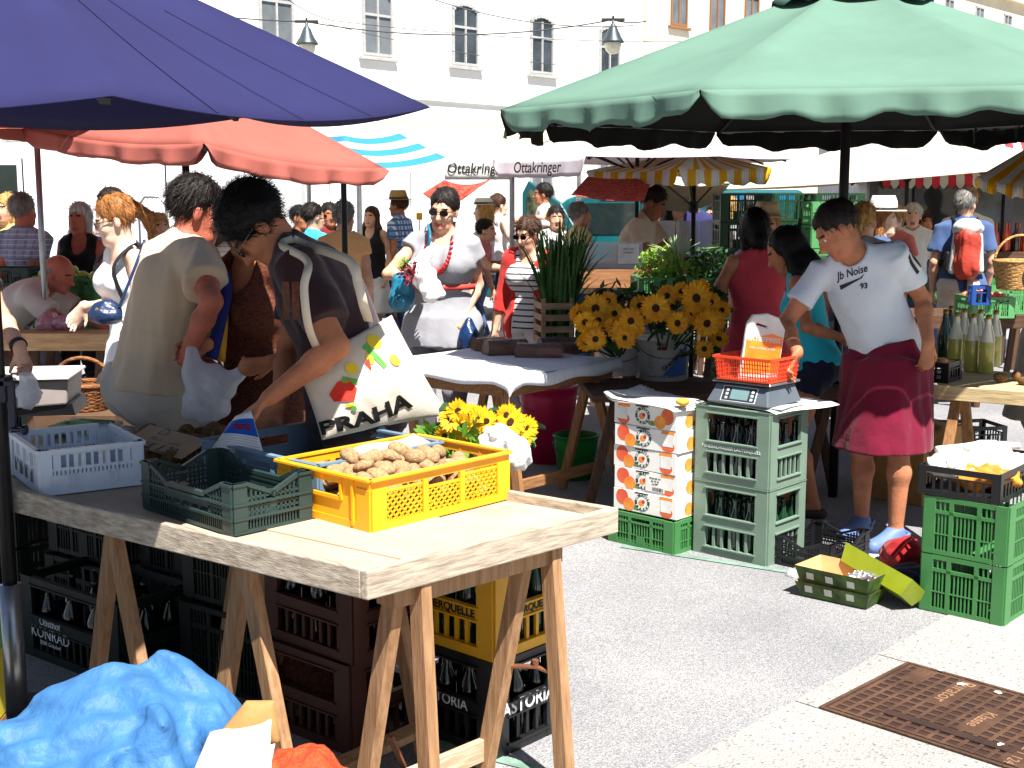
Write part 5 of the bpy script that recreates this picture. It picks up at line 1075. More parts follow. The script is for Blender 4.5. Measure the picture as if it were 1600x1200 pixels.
# sunflowers
pet = pm('sunflower_petal', (238,186,34), .6, col2=(216,130,14), vs=30, translucent=.3); dsk = pm('sunflower_disc', (84,44,20), .9, col2=(44,24,14), vs=90, bump=.8, bs=160); stm = pm('sunflower_stem', (72,104,44), .7); lfm = pm('sunflower_leaf', (46,84,32), .6, col2=(28,56,22), translucent=.2)
def petals_mesh(seed, n=34, r0=.024, r1=.080):
    r = random.Random(seed); m = MB()
    for i in range(n):
        a = i*2*PI/n*1.0+r.uniform(-.06,.06); L_ = r1*r.uniform(.84,1.08); lift = r.uniform(-.25,.35)+(.15 if i % 2 else -.1); e = V((math.cos(a),math.sin(a),0)); s_ = V((-math.sin(a),math.cos(a),0)); w = .0095*r.uniform(.8,1.15); P_ = []
        for j in range(5):
            t = j/4; c = e*(r0*.8+(L_-r0*.8)*t)+V((0,0,.006+lift*(L_-r0)*t*(1-.5*t)*1.0)); ww = w*(.55,1,.98,.66,.06)[j]; P_ += [c-s_*ww+V((0,0,.002)), c, c+s_*ww+V((0,0,.002))]
        m.add(P_, [(3*j+q_,3*j+q_+1,3*j+q_+4,3*j+q_+3) for j in range(4) for q_ in (0,1)])
    me = m.mesh('petals'); me.polygons.foreach_set('use_smooth', [True]*len(me.polygons)); return me
PTM = [petals_mesh(i) for i in range(4)]+[petals_mesh(9, 52, .024, .074)]
for me in PTM: me.materials.append(pet)
m = MB(); m.lathe([(.036,.0),(.036,.006),(.030,.013),(.018,.014),(.010,.010),(0,.011)], n=18); DKM = m.mesh('disc'); DKM.polygons.foreach_set('use_smooth', [True]*len(DKM.polygons)); DKM.materials.append(dsk)
m = MB(); m.grid(lambda u, v: V((.055*(u-.5)*2*math.sin(PI*min(.97,v+.03))**.7*(1-.3*v), .12*v, .02*math.sin(PI*v)+.012*abs(u-.5)*2)), 5, 8); LFM = m.mesh('leaf'); LFM.polygons.foreach_set('use_smooth', [True]*len(LFM.polygons)); LFM.materials.append(lfm)
def sunflower(px, py, d, root, lab, group, size=1.0, face=None, dbl=False, stem=True, lv=1):
    p = W(px, py, d); dirn = V((CAMH*0, -1, .12)) if face is None else V(face); dirn = (dirn.normalized()+V((random.gauss(0,.28), 0, random.gauss(0,.22)))).normalized()
    o = thing('sunflower', lab, 'sunflower', p, 0, group); Q = dirn.to_track_quat('Z', 'Y').to_euler()
    pt = link('petals', PTM[4] if dbl else random.choice(PTM[:4]), None, o, rot=Q); pt.scale = (size,)*3; pt.rotation_euler.rotate_axis('Z', random.random()*6)
    if not dbl:
        p2 = link('petals', random.choice(PTM[:4]), None, o, loc=-dirn*.006, rot=Q); p2.scale = (size*.96,)*3; p2.rotation_euler.rotate_axis('Z', random.random()*6)
    dk = link('disc', DKM, None, o, rot=Q, loc=dirn*.003); dk.scale = (size*(.62 if not dbl else .40),)*3
    if stem:
        e = V(root)-p; b = e*.25-dirn*.06; m = MB(); m.tube([-dirn*.004, -dirn*.03, b, e], [.010,.006,.006,.006], 6); st = m.build('stem', stm, o, smooth=True)
        for i in range(lv): lf = link('leaf', LFM, None, o, loc=b*.9, rot=(random.uniform(-1.0,.4), random.uniform(-.6,.6), random.random()*6.3)); lf.scale = (random.uniform(.8,1.3),)*3
random.seed(31)
r1 = (bk2.location.x, bk2.location.y, bz+.08); r2 = (gbk.location.x, gbk.location.y, bz+.1); d1 = 6.85
for i, (x, y, s_, dd) in enumerate(((930,482,1.1,.1),(914,503,.85,0),(925,520,.9,-.05),(960,490,.9,.1),(985,502,.95,-.12),(974,518,.95,-.12),(958,512,.8,-.08),(930,530,.8,-.1),(976,528,.9,-.14),(905,490,.8,.1),(1000,478,.8,.12),(950,470,.7,.18),(915,535,.7,0),(992,512,.8,-.1),(935,500,.7,.05))): sunflower(x, y, 7.0+dd, r1, ['large yellow sunflower at the top left of the bench bouquet','yellow sunflower in the left bucket on the bench'][i > 0], 'sunflowers in the left bucket', s_, dbl=(i in (6,8,3)))
for i, (x, y, s_, dd) in enumerate(((1024,482,1.05,-.1),(1087,466,1.2,-.05),(1083,488,.9,0),(1110,472,.8,.1),(1058,505,.85,-.1),(1104,505,1.0,-.1),(1098,492,.7,-.05),(1042,462,.8,.15),(1118,500,.8,.08),(1065,455,.7,.2),(1123,530,.75,.05),(1036,488,.7,.05),(1005,495,.7,.1),(1100,545,.7,0),(1128,485,.7,.15),(1095,450,.7,.2))): sunflower(x, y, 6.95+dd, r2, ['yellow sunflower facing forward above the printed bucket','largest golden sunflower at the top of the right bucket','golden sunflower in the printed bucket on the bench'][min(i, 2)], 'sunflowers in the printed bucket', s_)
def foliage(o, name, cx, cy, cz, rx, ry, rz_, n, mat, s0=.06, seed=1):
    r = np.random.default_rng(seed); P_ = r.normal(size=(n,3)); P_ /= np.linalg.norm(P_, axis=1)[:, None]; P_ *= r.uniform(.35, 1, (n,1))**.5*np.array([rx,ry,rz_]); P_ += np.array([cx,cy,cz]); a = r.normal(size=(n,3)); a /= np.linalg.norm(a, axis=1)[:, None]; b = np.cross(a, r.normal(size=(n,3))); b /= np.linalg.norm(b, axis=1)[:, None]; s_ = s0*r.uniform(.5,1.3,(n,1))
    VV = np.stack([P_, P_+a*s_*.5+b*s_*.32, P_+a*s_, P_+a*s_*.5-b*s_*.32], 1).reshape(-1,3); return link(name, npmesh(name, VV, np.arange(n*4).reshape(-1,4)), mat, o)
fo_o = thing('sunflower_greenery', 'dark green sunflower leaves between the blooms above both buckets', 'leaves', (bk2.location.x, bk2.location.y, bz+.25)); foliage(fo_o, 'leaves', .0, .06, .14, .18, .10, .13, 170, lfm, .09, 2); foliage(fo_o, 'leaves', .42, .06, .19, .24, .09, .11, 170, lfm, .09, 3)
# bunch of bright sunflowers in white paper on the potato table
fp = G(760,735,.80); yb = G(745,720,.8)
pet2 = pm('bright_yellow_petal', (244,206,30), .6, col2=(228,176,18), vs=30, translucent=.3)
PB = []
for me in PTM: q = me.copy(); q.materials.clear(); q.materials.append(pet2); PB.append(q)
PTM_keep = PTM; PTM = PB; random.seed(5)
for i, (x, y, s_, db) in enumerate(((724,668,.72,0),(738,667,.5,0),(704,655,.6,1),(748,652,.6,1),(715,642,.6,1),(760,658,.55,1),(797,660,.8,1),(812,682,.7,1),(822,668,.6,1),(790,648,.6,1),(695,680,.5,1),(802,698,.55,1),(735,648,.55,1))): sunflower(x, y, 4.22, (yb.x+.08, 4.3, .86), ['bright yellow sunflower with brown eye in the paper wrapped bunch','bright yellow double sunflower in the paper wrapped bunch'][db], 'sunflowers in the paper bunch', s_, dbl=bool(db), lv=1)
PTM = PTM_keep
gro = thing('sunflower_greenery', 'fresh green leaves of the paper wrapped sunflower bunch', 'leaves', (yb.x, 4.26, .87)); foliage(gro, 'leaves', -.02, .0, .02, .19, .08, .05, 240, pm('fresh_leaf', (120,158,50), .55, col2=(60,110,34), translucent=.3), .06, 4)
q = SDF(); c = W(775,690,4.16)
for dx, dz, r in ((0,0,.05),(.05,-.02,.045),(-.03,-.035,.04),(.02,.03,.035),(.07,-.05,.04)): q.ell((c.x+dx,c.y+random.uniform(-.02,.02),c.z+dz), (r,r*.8,r), .03)
tag(link('wrapping_paper', q.mesh('wrapping_paper', .006, crump(.016, 60, 7), 0), pm('crumpled_white_paper', (226,226,224), .75, bump=.3, bs=40)), 'crumpled white paper wrapped round the bright sunflower stems', 'paper')
# ================================================================ peach boxes, bottle crates and scale
gA = V((.72,5.74,0)); rzp = R(46.5); gcr = crate('low green crate on the ground beneath the peach boxes', (G(1052,868).x-.0, G(1052,868).y, 0), R(46), .34, .40, .165, grn, 'veg'); gA = V(gcr.location)
bxw = pm('printed_box_white', (228,226,220), .6, var=.03); bxs = pm('box_brown_inside', (170,128,84), .8); pch = pm('peach_print', (226,120,60), .6, col2=(206,70,56), vs=9); pch2 = pm('orange_print', (232,160,60), .6, col2=(222,110,50), vs=9); lgr = pm('leaf_print', (120,140,80), .6); elg = pm('emblem_green', (26,74,66), .5); redb = pm('red_print', (190,50,50), .6)
def disc2(o, name, x, z, rx, rz_, mat, off, face='l', n=24):
    """flat printed shape on the left (x=0) or right (y=0) box face"""
    m = MB(); P_ = []
    for i in range(n): t = i*2*PI/n; a, b = x+rx*math.cos(t), z+rz_*math.sin(t); P_.append((-off,a,b) if face == 'l' else (a,-off,b))
    m.add(P_, [tuple(range(n)) if face != 'l' else tuple(range(n))[::-1]]); return m.build(name, mat, o)
def quad2(o, name, a0, a1, z0, z1, mat, off, face='l'):
    m = MB(); P_ = [(a0,z0),(a1,z0),(a1,z1),(a0,z1)]; P_ = [(-off,a,z) for a, z in P_] if face == 'l' else [(a,-off,z) for a, z in P_]; m.add(P_, [(0,1,2,3) if face != 'l' else (3,2,1,0)]); return m.build(name, mat, o)
def ring_text(o, s_, size, y, z, rx, rz_, a0, a1, mat, off, flip=False):
    n = len(s_)
    for i, ch in enumerate(s_):
        if ch == ' ': continue
        t = a0+(a1-a0)*(i/(n-1)); e = V((0,-math.cos(t),math.sin(t))); up = V((0,-math.cos(t)/rx,math.sin(t)/rz_)).normalized(); up = -up if flip else up; ux_ = up.cross(V((-1,0,0))); text(ch, size, (-off,y-rx*math.cos(t),z+rz_*math.sin(t)), ux_, up, mat, o, bold=.0004)
BL, BW, BH = .385, .30, .106
for k in range(5):
    j = [(0,0),(.006,.004),(-.004,.008),(.004,.0),(-.006,.006)][k]; o = thing('fruit_box', ['white printed peach box at the bottom of the stack on the green crate','second peach box from the bottom with a pasted barcode label','third and middle peach box of the stack','fourth peach box from the bottom of the stack','topmost peach box under the newspapers'][k], 'fruit box', (gA.x+.012+j[0], gA.y+.012+j[1], .168+k*(BH+.0015)), R(46.5)+[0,.012,-.012,.008,-.02][k], 'stacked peach boxes')
    m = MB(); m.box(0,BW,0,BL,0,BH); m.build('box_body', bxw, o, bevel=.003)
    fl = 1 if k == 4 else 0; y_ = (lambda y: BL-y) if not fl else (lambda y: y)
    disc2(o, 'peach_print', y_(.055), .066, .038, .040, pch, .0006); disc2(o, 'orange_print', y_(.098), .034, .034, .033, pch2, .0009); disc2(o, 'leaf_print', y_(.145), .024, .026, .012, lgr, .0007)
    disc2(o, 'peach_print', y_(.325), .028, .038, .027, pch, .0006); quad2(o, 'label_frame', y_(.36), y_(.285), .088, .104, pch2, .0008)
    if not (fl): quad2(o, 'blank_label', y_(.355), y_(.292), .028, .088, pp, .0014)
    else: quad2(o, 'blank_label', .30, .36, .025, .085, pp, .0014)
    yy = .205; disc2(o, 'emblem', yy, .055, .046, .042, elg, .0012); disc2(o, 'emblem_centre', yy, .055, .031, .028, bxw, .0018); disc2(o, 'emblem_fruit', yy+.004, .052, .018, .015, pch2, .0024); disc2(o, 'emblem_fruit', yy-.008, .060, .010, .009, redb, .0028)
    ring_text(o, 'FRUIT DU', .014, yy, .055, .0385, .035, .35, PI-.35, bxw, .0020); ring_text(o, 'MONDE', .014, yy, .055, .0385, .035, -.5, -PI+.5, bxw, .0020, True)
    quad2(o, 'grip_slot', .17, .25, .097, .104, lk, .0012)
    disc2(o, 'peach_print', .20, .055, .034, .046, pch, .0008, 'r'); disc2(o, 'orange_print', .10, .040, .034, .034, pch2, .0009, 'r'); disc2(o, 'peach_print', .27, .06, .028, .042, pch2, .0010, 'r'); quad2(o, 'blank_label', .02, .065, .05, .1, pp, .0012, 'r'); disc2(o, 'leaf_print', .15, .025, .03, .012, lgr, .0010, 'r')
    if k == 1:
        quad2(o, 'barcode_label', .075, .19, .012, .088, pp, .0032); m = MB(); r = random.Random(2); y = .085
        while y < .145: w = r.choice((.0012,.002,.003)); m.add([(-.0038,y,.016),(-.0038,y+w,.016),(-.0038,y+w,.034),(-.0038,y,.034)], [(3,2,1,0)]); y += w+r.choice((.0015,.0025))
        m.build('barcode', lk, o)
        for i, t_ in enumerate(('Pfirsich gelb  Kl. I', 'Kal. AA  Sp.', 'Lot 2207')): text(t_, .010, (-.0038,.132,.078-i*.014), (0,-1,0), (0,0,1), lk, o)
zt = .168+5*(BH+.0015)
news = pm('newsprint', (206,204,198), .85, col2=(150,154,164), vs=14, bump=.1, bs=20); newsw = pm('newsprint_edge', (230,228,222), .85)
def sheet(name, label, o, rz, lx, ly, fn_, mat, cat='newspaper', group=None, n=18, th=.0015):
    m = MB(); m.grid(lambda u, v: V((lx*u, ly*v, fn_(u, v))), n, n); return tag(m.build(name, mat, None, smooth=True, thick=th, loc=o, rot=(0,0,rz)), label, cat, group)
for k in range(4): sheet('newspaper', 'newspaper sheets spread over the peach boxes', (gA.x-.01+.006*k, gA.y-.02+.01*k, zt+.004+.004*k), R(44+2*k), .36-.01*k, .43, lambda u, v, k=k: -.05*max(0,u-.72)*3*max(0,.6-v)*1.5-.03*max(0,.08-v)*8*(.5+.5*math.sin(5*u+k))+.03*max(0,v-.9)*8+.006*math.sin(7*u+4*v+k), news if k == 3 else newsw, group='newspapers on the peach boxes')
tag(link('potato_piece', q_ := PM[2].copy(), None), 'small yellow potato lying on the newspaper', 'potato'); o = bpy.data.objects[-1] if False else None
yp = [ob for ob in C.objects if ob.name.startswith('potato_piece')][0]; yp.name = 'potato'; yp.data.materials.clear(); yp.data.materials.append(pm('yellow_potato', (206,160,46), .6, var=.15, vs=20)); yp.location = W(1066,630,5.98); yp.location.z = zt+.035; yp.scale = (.026,.024,.022); yp.rotation_euler = (.2,.1,.5)
g1 = G(1197,885); gz = R(48)
for k in range(2):
    o = crate(['lower grey green bottle crate on the ground by the peach boxes','upper grey green bottle crate carrying the scale'][k], (g1.x, g1.y, k*.362), gz, .335, .40, .36, gry, 'bottle')
    for b in bottles_in(o, 4, 5, .335, .40, .014, [gbot, dbot][k], .27): tag(b, ['green glass bottle standing in the lower grey green crate','dark glass bottle standing in the upper grey green crate'][k], 'bottle', ['bottles in the lower grey crate','bottles in the upper grey crate'][k])
    if k: text('MINERALWASSER LAUTERQUELL', .022, (-.0095,.20,.168), (0,-1,0), (0,0,1), wlt, o)
sheet('newspaper', 'folded newspaper sticking out under the scale on the grey crate', (g1.x+.02, g1.y-.02, .730), R(38), .46, .42, lambda u, v: -.012*max(0,.1-v)*8+.004*math.sin(6*u), newsw); sheet('newspaper', 'upper newspaper layer directly beneath the scale', (g1.x+.05, g1.y+.0, .737), R(50), .36, .38, lambda u, v: .004*math.sin(6*u+v), news)
s_o = thing('scale', 'grey digital scale with a display on the grey bottle crates', 'scale', (g1.x-.01, g1.y+.015, .742), R(47)); SXX, SYY = .30, .34
scg = plastic('scale_grey', (86,94,102), .4); m = MB(); m.hexa([(0,0,0),(SXX,0,0),(SXX,SYY,0),(0,SYY,0),(.045,.03,.085),(SXX-.02,.03,.085),(SXX-.02,SYY-.03,.085),(.045,SYY-.03,.085)]); m.build('housing', scg, s_o, bevel=.006, seg=2)
m = MB(); m.box(.03,SXX-.0,.01,SYY-.01,.092,.104); m.build('weighing_plate', pm('steel_plate', (150,152,156), .3, metal=.7), s_o, bevel=.004)
slp = lambda y, t, off=.001: V((.045*t-off*.9, y, .085*t+off*.4))
def sq(name, y0, y1, t0, t1, mat, off): m = MB(); m.add([slp(y0,t0,off),slp(y1,t0,off),slp(y1,t1,off),slp(y0,t1,off)], [(3,2,1,0)]); return m.build(name, mat, s_o)
sq('display_frame', .075, .265, .12, .92, pm('frame_light', (206,210,212), .5), .0015); sq('control_panel', .080, .260, .16, .88, pm('panel_dark', (52,58,64), .4), .0025); sq('screen', .118, .215, .24, .80, pm('lcd_screen', (112,140,142), .2, var=.1, vs=3), .004)
for y in (.235, .098):
    for t in (.3, .5, .7): sq('button', y-.007, y+.007, t-.06, t+.06, wlt, .004)
ror = plastic('orange_red_plastic', (222,72,38), .4); bo_ = thing('basket', 'orange red plastic basket with square holes standing on the scale', 'basket', (g1.x-.005, g1.y+.04, .850), R(47)); RX, RY, RH = .27, .31, .115
m = MB()
def bkside(m, L, h, a, u, n, fl=.12):
    q = PN(m, a, u, n, .0035)
    nb = int(L/.0135); 
    for i in range(nb+1): x = L*i/nb; q.r(max(0,x-.0022), min(L,x+.0022), 0, h, None, 0, fl)
    for i in range(6): z = .004+h*.86*i/5; q.r(-z*fl*.95, L+z*fl*.95, z-.002, z+.002, None, z*fl)
    q.r(-h*fl-.006, L+h*fl+.006, h*.90, h, .008, h*fl); q.r(0,L,0,.008)
for i, (a,u,n,L) in enumerate((((0,0,0),(1,0,0),(0,-1,0),RX-.03),((RX-.03,0,0),(0,1,0),(1,0,0),RY-.03),((RX-.03,RY-.03,0),(-1,0,0),(0,1,0),RX-.03),((0,RY-.03,0),(0,-1,0),(-1,0,0),RY-.03))): m = MB(); bkside(m, L, RH, a, u, n); m.build('basket_wall', ror, bo_)
m = MB(); m.box(0,RX-.03,0,RY-.03,0,.004); m.build('base', ror, bo_)
# shopping bag standing in the basket
bgo = W(1188,600,6.0); bgo.z = .862; bag = thing('carrier_bag', 'white carrier bag with orange band and punched grip standing in the orange red basket', 'bag', (bgo.x-.01, bgo.y, .858), R(8)); whb = pm('white_bag_film', (232,230,226), .4, bump=.35, bs=22, translucent=.15); orb = pm('orange_print_bag', (232,104,30), .45, col2=(240,150,40), vs=8)
out = [(-.10,0),(.085,0),(.115,.22),(.085,.275),(.035,.295),(-.035,.29),(-.06,.25),(-.075,.14)]; hole = [(-.03,.245),(.035,.225),(.040,.245),(-.02,.265)]
cu = bpy.data.curves.new('bag_outline', 'CURVE'); cu.dimensions = '2D'; cu.fill_mode = 'BOTH'; cu.extrude = .007; cu.bevel_depth = .006; cu.bevel_resolution = 2
for P_ in (out, hole):
    sp = cu.splines.new('POLY'); sp.points.add(len(P_)-1); sp.use_cyclic_u = True
    for i, (x, y) in enumerate(P_): sp.points[i].co = (x,y,0,1)
tmp = bpy.data.objects.new('tmp', cu); C.objects.link(tmp); me = bpy.data.meshes.new_from_object(tmp.evaluated_get(bpy.context.evaluated_depsgraph_get())); bpy.data.objects.remove(tmp); me.transform(Matrix.Rotation(PI/2, 4, 'X')); me.name = 'bag_body'; link('bag_body', me, whb, bag)
m = MB(); m.add([(-.084,-.0142,.02),(.088,-.0142,.02),(.110,-.0142,.185),(.06,-.0142,.205),(-.068,-.0142,.185)], [(0,1,2,3,4)]); m.build('orange_band', orb, bag)
text('ERTIEFPREIS', .031, (.018,-.0150,.178), (1,0,-.12), (.12,0,1), whb, bag, bold=.001); text('zum schluss preis', .018, (.01,-.0150,.138), (1,0,-.12), (.12,0,1), whb, bag)
# ---- things on the ground at the right
bbn = G(1295,899); bb_ = crate('black low basket of fine slots lying on the asphalt by the grey crates', (bbn.x, bbn.y, .004), R(48), .38, .285, .135, blk, 'low')
q = SDF(); c = G(1265,905); 
for dx, dy, r in ((0,.04,.05),(.05,.03,.05),(-.05,.05,.04),(.10,.03,.035)): q.ell((c.x+dx,c.y+dy,.012), (r,r*.8,r*.75), .03)
q.cut((0,0,.006), (0,0,-1)); tag(link('plastic_film', q.mesh('plastic_film', .006, crump(.010, 80, 4), 0), pm('clear_film', (226,230,234), .1, var=.02, alpha=.30, spec=.9, bump=1, bs=60)), 'clear crumpled plastic film on the asphalt before the black basket', 'plastic bag')
mb0 = G(1357,957); mgn = pm('moss_print', (74,104,34), .6, col2=(30,44,20), vs=14); cbi = pm('tan_card', (206,162,112), .8, var=.06)
def tray(label, pos, rz, lx, ly, h, outm, inm, group=None, tilt=None, slope=.02):
    o = thing('card_tray', label, 'cardboard box', pos, rz, group)
    if tilt: o.rotation_euler = (tilt[0], tilt[1], rz)
    m = MB(); m.hexa([(slope,slope,0),(lx-slope,slope,0),(lx-slope,ly-slope,0),(slope,ly-slope,0),(slope,slope,.004),(lx-slope,slope,.004),(lx-slope,ly-slope,.004),(slope,ly-slope,.004)]); m.build('base', inm, o)
    for (a,b,c_,d) in (((slope,slope),(lx-slope,slope),(lx,0),(0,0)),((lx-slope,slope),(lx-slope,ly-slope),(lx,ly),(lx,0)),((lx-slope,ly-slope),(slope,ly-slope),(0,ly),(lx,ly)),((slope,ly-slope),(slope,slope),(0,0),(0,ly))):
        P_ = [V((*a,0)),V((*b,0)),V((*c_,h)),V((*d,h))]; m = MB(); m.add(P_, [(0,1,2,3)]); w = m.build('side_wall', outm, o); m = MB(); cc_ = V((lx/2,ly/2,0)); m.add([p+(V((cc_.x,cc_.y,p.z))-p)*.012+V((0,0,.0)) for p in P_], [(3,2,1,0)]); m.build('lining', inm, w)
    return o
t1 = tray('mossy green printed mushroom tray on the asphalt, under the other', (mb0.x, mb0.y, .005), R(50), .20, .34, .065, mgn, cbi, 'mushroom trays'); t2 = tray('open mushroom tray with tan inside and printed green sides, on top of its twin', (mb0.x-.005, mb0.y-.01, .062), R(47), .22, .35, .075, mgn, cbi, 'mushroom trays')
for o_ in (t1, t2):
    m = MB()
    for y in (.07,.17,.26): m.add([(.012,y,.022),(.012,y+.035,.022),(.004,y+.035,.052),(.004,y,.052)], [(0,1,2,3)])
    m.build('printed_label', pm('pale_print', (206,206,190), .6), o_)
q = SDF(); c = loc(t2, (.12,.07,.045))
for i in range(5): q.ell((c.x+random.uniform(-.05,.05),c.y+random.uniform(-.03,.05),c.z+random.uniform(0,.012)), (.030,.024,.012), .01)
tag(link('foil_scrap', q.mesh('foil_scrap', .005, folds(.006, 90, 3, (1,1,1)), 0), pm('crumpled_foil', (170,172,176), .3, metal=.7)), 'crumpled silvery foil lying in the open mushroom tray', 'litter')
lm = pm('lime_print', (138,150,28), .45, var=.08, vs=8, coat=.3); lb_ = tray('lime green printed carton leaning against the green crates', tuple(G(1440,956)+V((-.01,.02,.0))), R(118), .40, .14, .08, lm, pm('lime_inside', (120,128,30), .6), None, (R(38), R(-9))); m = MB(); m.add([(.10,-.001,.02),(.26,-.001,.02),(.26,-.001,.055),(.10,-.001,.055)], [(0,1,2,3)]); m.build('label', pm('teal_print', (60,150,160), .5), lb_)
def heap(name, label, cat, c, rs, mat, seed, amp=.012, res=.009, fr=26):
    q = SDF(); r = random.Random(seed); c = V(c); q.ell(c, rs, .02)
    for i in range(4): q.ell(c+V((r.uniform(-.6,.6)*rs[0], r.uniform(-.6,.6)*rs[1], r.uniform(-.1,.6)*rs[2])), (rs[0]*.5,rs[1]*.5,rs[2]*.6), .03)
    if c.z < .3: q.cut((0,0,.006), (0,0,-1))
    return tag(link(name, q.mesh(name, res, crump(amp*1.2, fr*1.6, seed), 0), mat), label, cat)
c = G(1415,895); heap('cloth_heap', 'dark red cloth crumpled on the ground beside the blue clog', 'cloth', (c.x+.02,c.y+.06,.05), (.11,.10,.10), cloth('dark_red_cloth', (150,24,26)), 3)
c = G(1425,925); heap('cloth_heap', 'dark navy cloth crumpled under the lime carton', 'cloth', (c.x,c.y+.06,.03), (.13,.10,.07), cloth('dark_navy_cloth', (40,44,66)), 6)
for (px,py,l,a,lab) in ((1345,905,.22,.3,'magazine page lying on the asphalt behind the mushroom trays'),(1372,880,.14,1.0,'white paper scrap lying near the clog'),(1262,822,.16,.2,'pale printed paper leaning behind the black basket')): sheet('paper_sheet', lab, G(px,py,.008), a, l, l*.75, lambda u, v: .012*math.sin(3*u+2*v)+.012*u, pm('magazine_page', (206,208,214), .6, col2=(110,120,140), vs=18), 'paper')
gn = G(1566,980); GX, GY, GH = .60, .40, .243
for k in range(2): crate(['lower bright green slotted crate at the right edge on the concrete','upper bright green slotted crate at the right edge'][k], (gn.x, gn.y, .004+k*(GH+.002)), R(48), GX, .345, GH, grn, 'veg')
bcw = crate('black mesh crate of paper waste on top of the bright green crates', (gn.x-.03, gn.y+.03, .004+2*(GH+.002)), R(50), .56, .33, .12, blk, 'plain')
for i, (x,y,z,rr,mat_,lab) in enumerate(((.12,.22,.10,(.12,.08,.05),pm('waste_paper_white', (226,220,206), .8, bump=.3, bs=20),'crumpled white paper in the black waste crate'),(.30,.14,.10,(.14,.10,.06),pm('waste_paper_white', (226,220,206), .8),'large crumpled white paper at the front of the black waste crate'),(.16,.10,.07,(.12,.07,.05),pm('waste_orange', (226,140,40), .7, var=.2, vs=12),'orange paper packaging in the black waste crate'),(.42,.2,.08,(.12,.1,.05),pm('waste_tan', (196,164,124), .8),'tan paper in the black waste crate'))): c = loc(bcw, (x,y,z)); heap('waste_paper', lab, 'waste paper', c, rr, mat_, i+11, .016, .008, 34)
for i in range(3): a, b = loc(bcw, (.10+.05*i,.30-.04*i,.17)), loc(bcw, (.50,.10+.05*i,.15)); m = MB(); m.tube([a,a.lerp(b,.5)+V((0,0,.01)),b], .014, 9); tag(m.build('paper_roll', newsw, smooth=True), 'rolled white paper lying across the black waste crate', 'paper', 'paper rolls on the waste crate')
c = G(1465,800); sc2 = G(1462,790,.1); heap('paper_bag', 'crumpled brown paper bag behind the waste crate', 'paper bag', (c.x+.0,c.y+.25,.30), (.10,.10,.14), pm('kraft_bag', (150,112,72), .8, bump=.3, bs=18), 15)
m = MB(); m.box(0,.5,0,.36,0,.40); bxo = thing('carton', 'brown cardboard carton supporting the crumpled paper bag', 'box', (c.x-.05,c.y+.12,0), R(46)); m.build('box_body', brp, bxo, bevel=.004)
# ---- right hand table with bottles
rt0 = G(1460,602,.78); rto = thing('market_table', 'pale trestle table at the right edge with bottles and potatoes', 'table', (rt0.x, rt0.y, 0), R(-32)); wrt = wood('pale_table_wood', (206,184,140), (164,140,100), (2,22,22))
m = MB(); m.box(0,1.3,0,.75,.74,.775); m.build('tabletop', wrt, rto, bevel=.003); m = MB(); m.box(0,1.3,-.022,-.001,.715,.785); m.build('rim_board', wrt, rto, bevel=.003)
for x, f in ((.10,-.14),(.13,.14),(.62,-.14),(.66,.16)): lg(rto, (x,.06,.74), (x+f*.4,.06+f*1.4,0), .05, .03, wmv, (0,1,0))
lbl = pm('bottle_label', (226,222,206), .6); yb_ = pm('yellow_juice_glass', (196,190,92), .08, var=.1, spec=.8, trans=.25); clg = pm('clear_neck_glass', (214,214,196), .06, var=.05, spec=.9); gcap = pm('gold_cap', (172,140,70), .35, metal=.6)
def juice(px, py, mats, lab, group, h=.31):
    p = G(px, py, .776); o = thing('bottle', lab, 'bottle', p, random.random(), group); m = MB(); m.lathe([(0,0),(.036,0),(.039,.008),(.039,h*.50),(.037,h*.54)], n=20); m.build('body', mats[0], o, smooth=True)
    m = MB(); m.lathe([(.037,h*.54),(.030,h*.64),(.018,h*.80),(.014,h*.92),(.015,h*.93)], n=20); m.build('neck', mats[1], o, smooth=True)
    m = MB(); m.lathe([(.016,h*.925),(.0165,h),(0,h+.001)], n=16); m.build('cap', gcap, o, smooth=True)
    if mats[0] is yb_: m = MB(); m.add([(-.012,-.0375,h*.56),(.014,-.0375,h*.56),(.008,-.020,h*.82),(-.006,-.020,h*.82)], [(0,1,2,3)]); m.build('neck_tag', lbl, o, thick=.001)
for (x, y) in ((1491,577),(1503,568),(1517,580),(1528,570),(1540,583),(1552,572)): juice(x, y, (yb_, clg), 'bottle of cloudy yellow juice with gold cap on the right table', 'yellow juice bottles')
for (x, y) in ((1474,570),(1482,562)): juice(x, y, (gbot, gbot), 'dark green bottle beside the yellow juice bottles', 'green bottles on the right table')
oc = G(1485,600,.777); onc = crate('small black crate of onions on the right table corner', (oc.x-.01, oc.y+.02, .777), R(52), .20, .26, .10, blk, 'plain'); onm = pm('onion_skin', (196,150,90), .45, col2=(160,104,58), vs=12)
for i in range(12): o = bpy.data.objects.new('onion', PM[i % 7].copy()); C.objects.link(o); o.data.materials.clear(); o.data.materials.append(onm); o.location = loc(onc, (.03+.05*(i % 3)+random.uniform(0,.03), .04+.055*(i//3), .075+random.uniform(0,.03))); o.scale = (.022,.026,.028); tag(o, 'golden onion in the small black crate on the right table', 'onion', 'onions in the black crate')
for (x,y) in ((1563,590),(1588,588),(1600,594)): potato(G(x,y,.80), .026, 'brown potato lying loose on the right table', 'potatoes on the right table', PD)
p = G(1505,705); o = crate('black slotted crate on the asphalt under the right table', (p.x-.08, p.y, 0), R(10), .40, .30, .16, blk, 'plain')
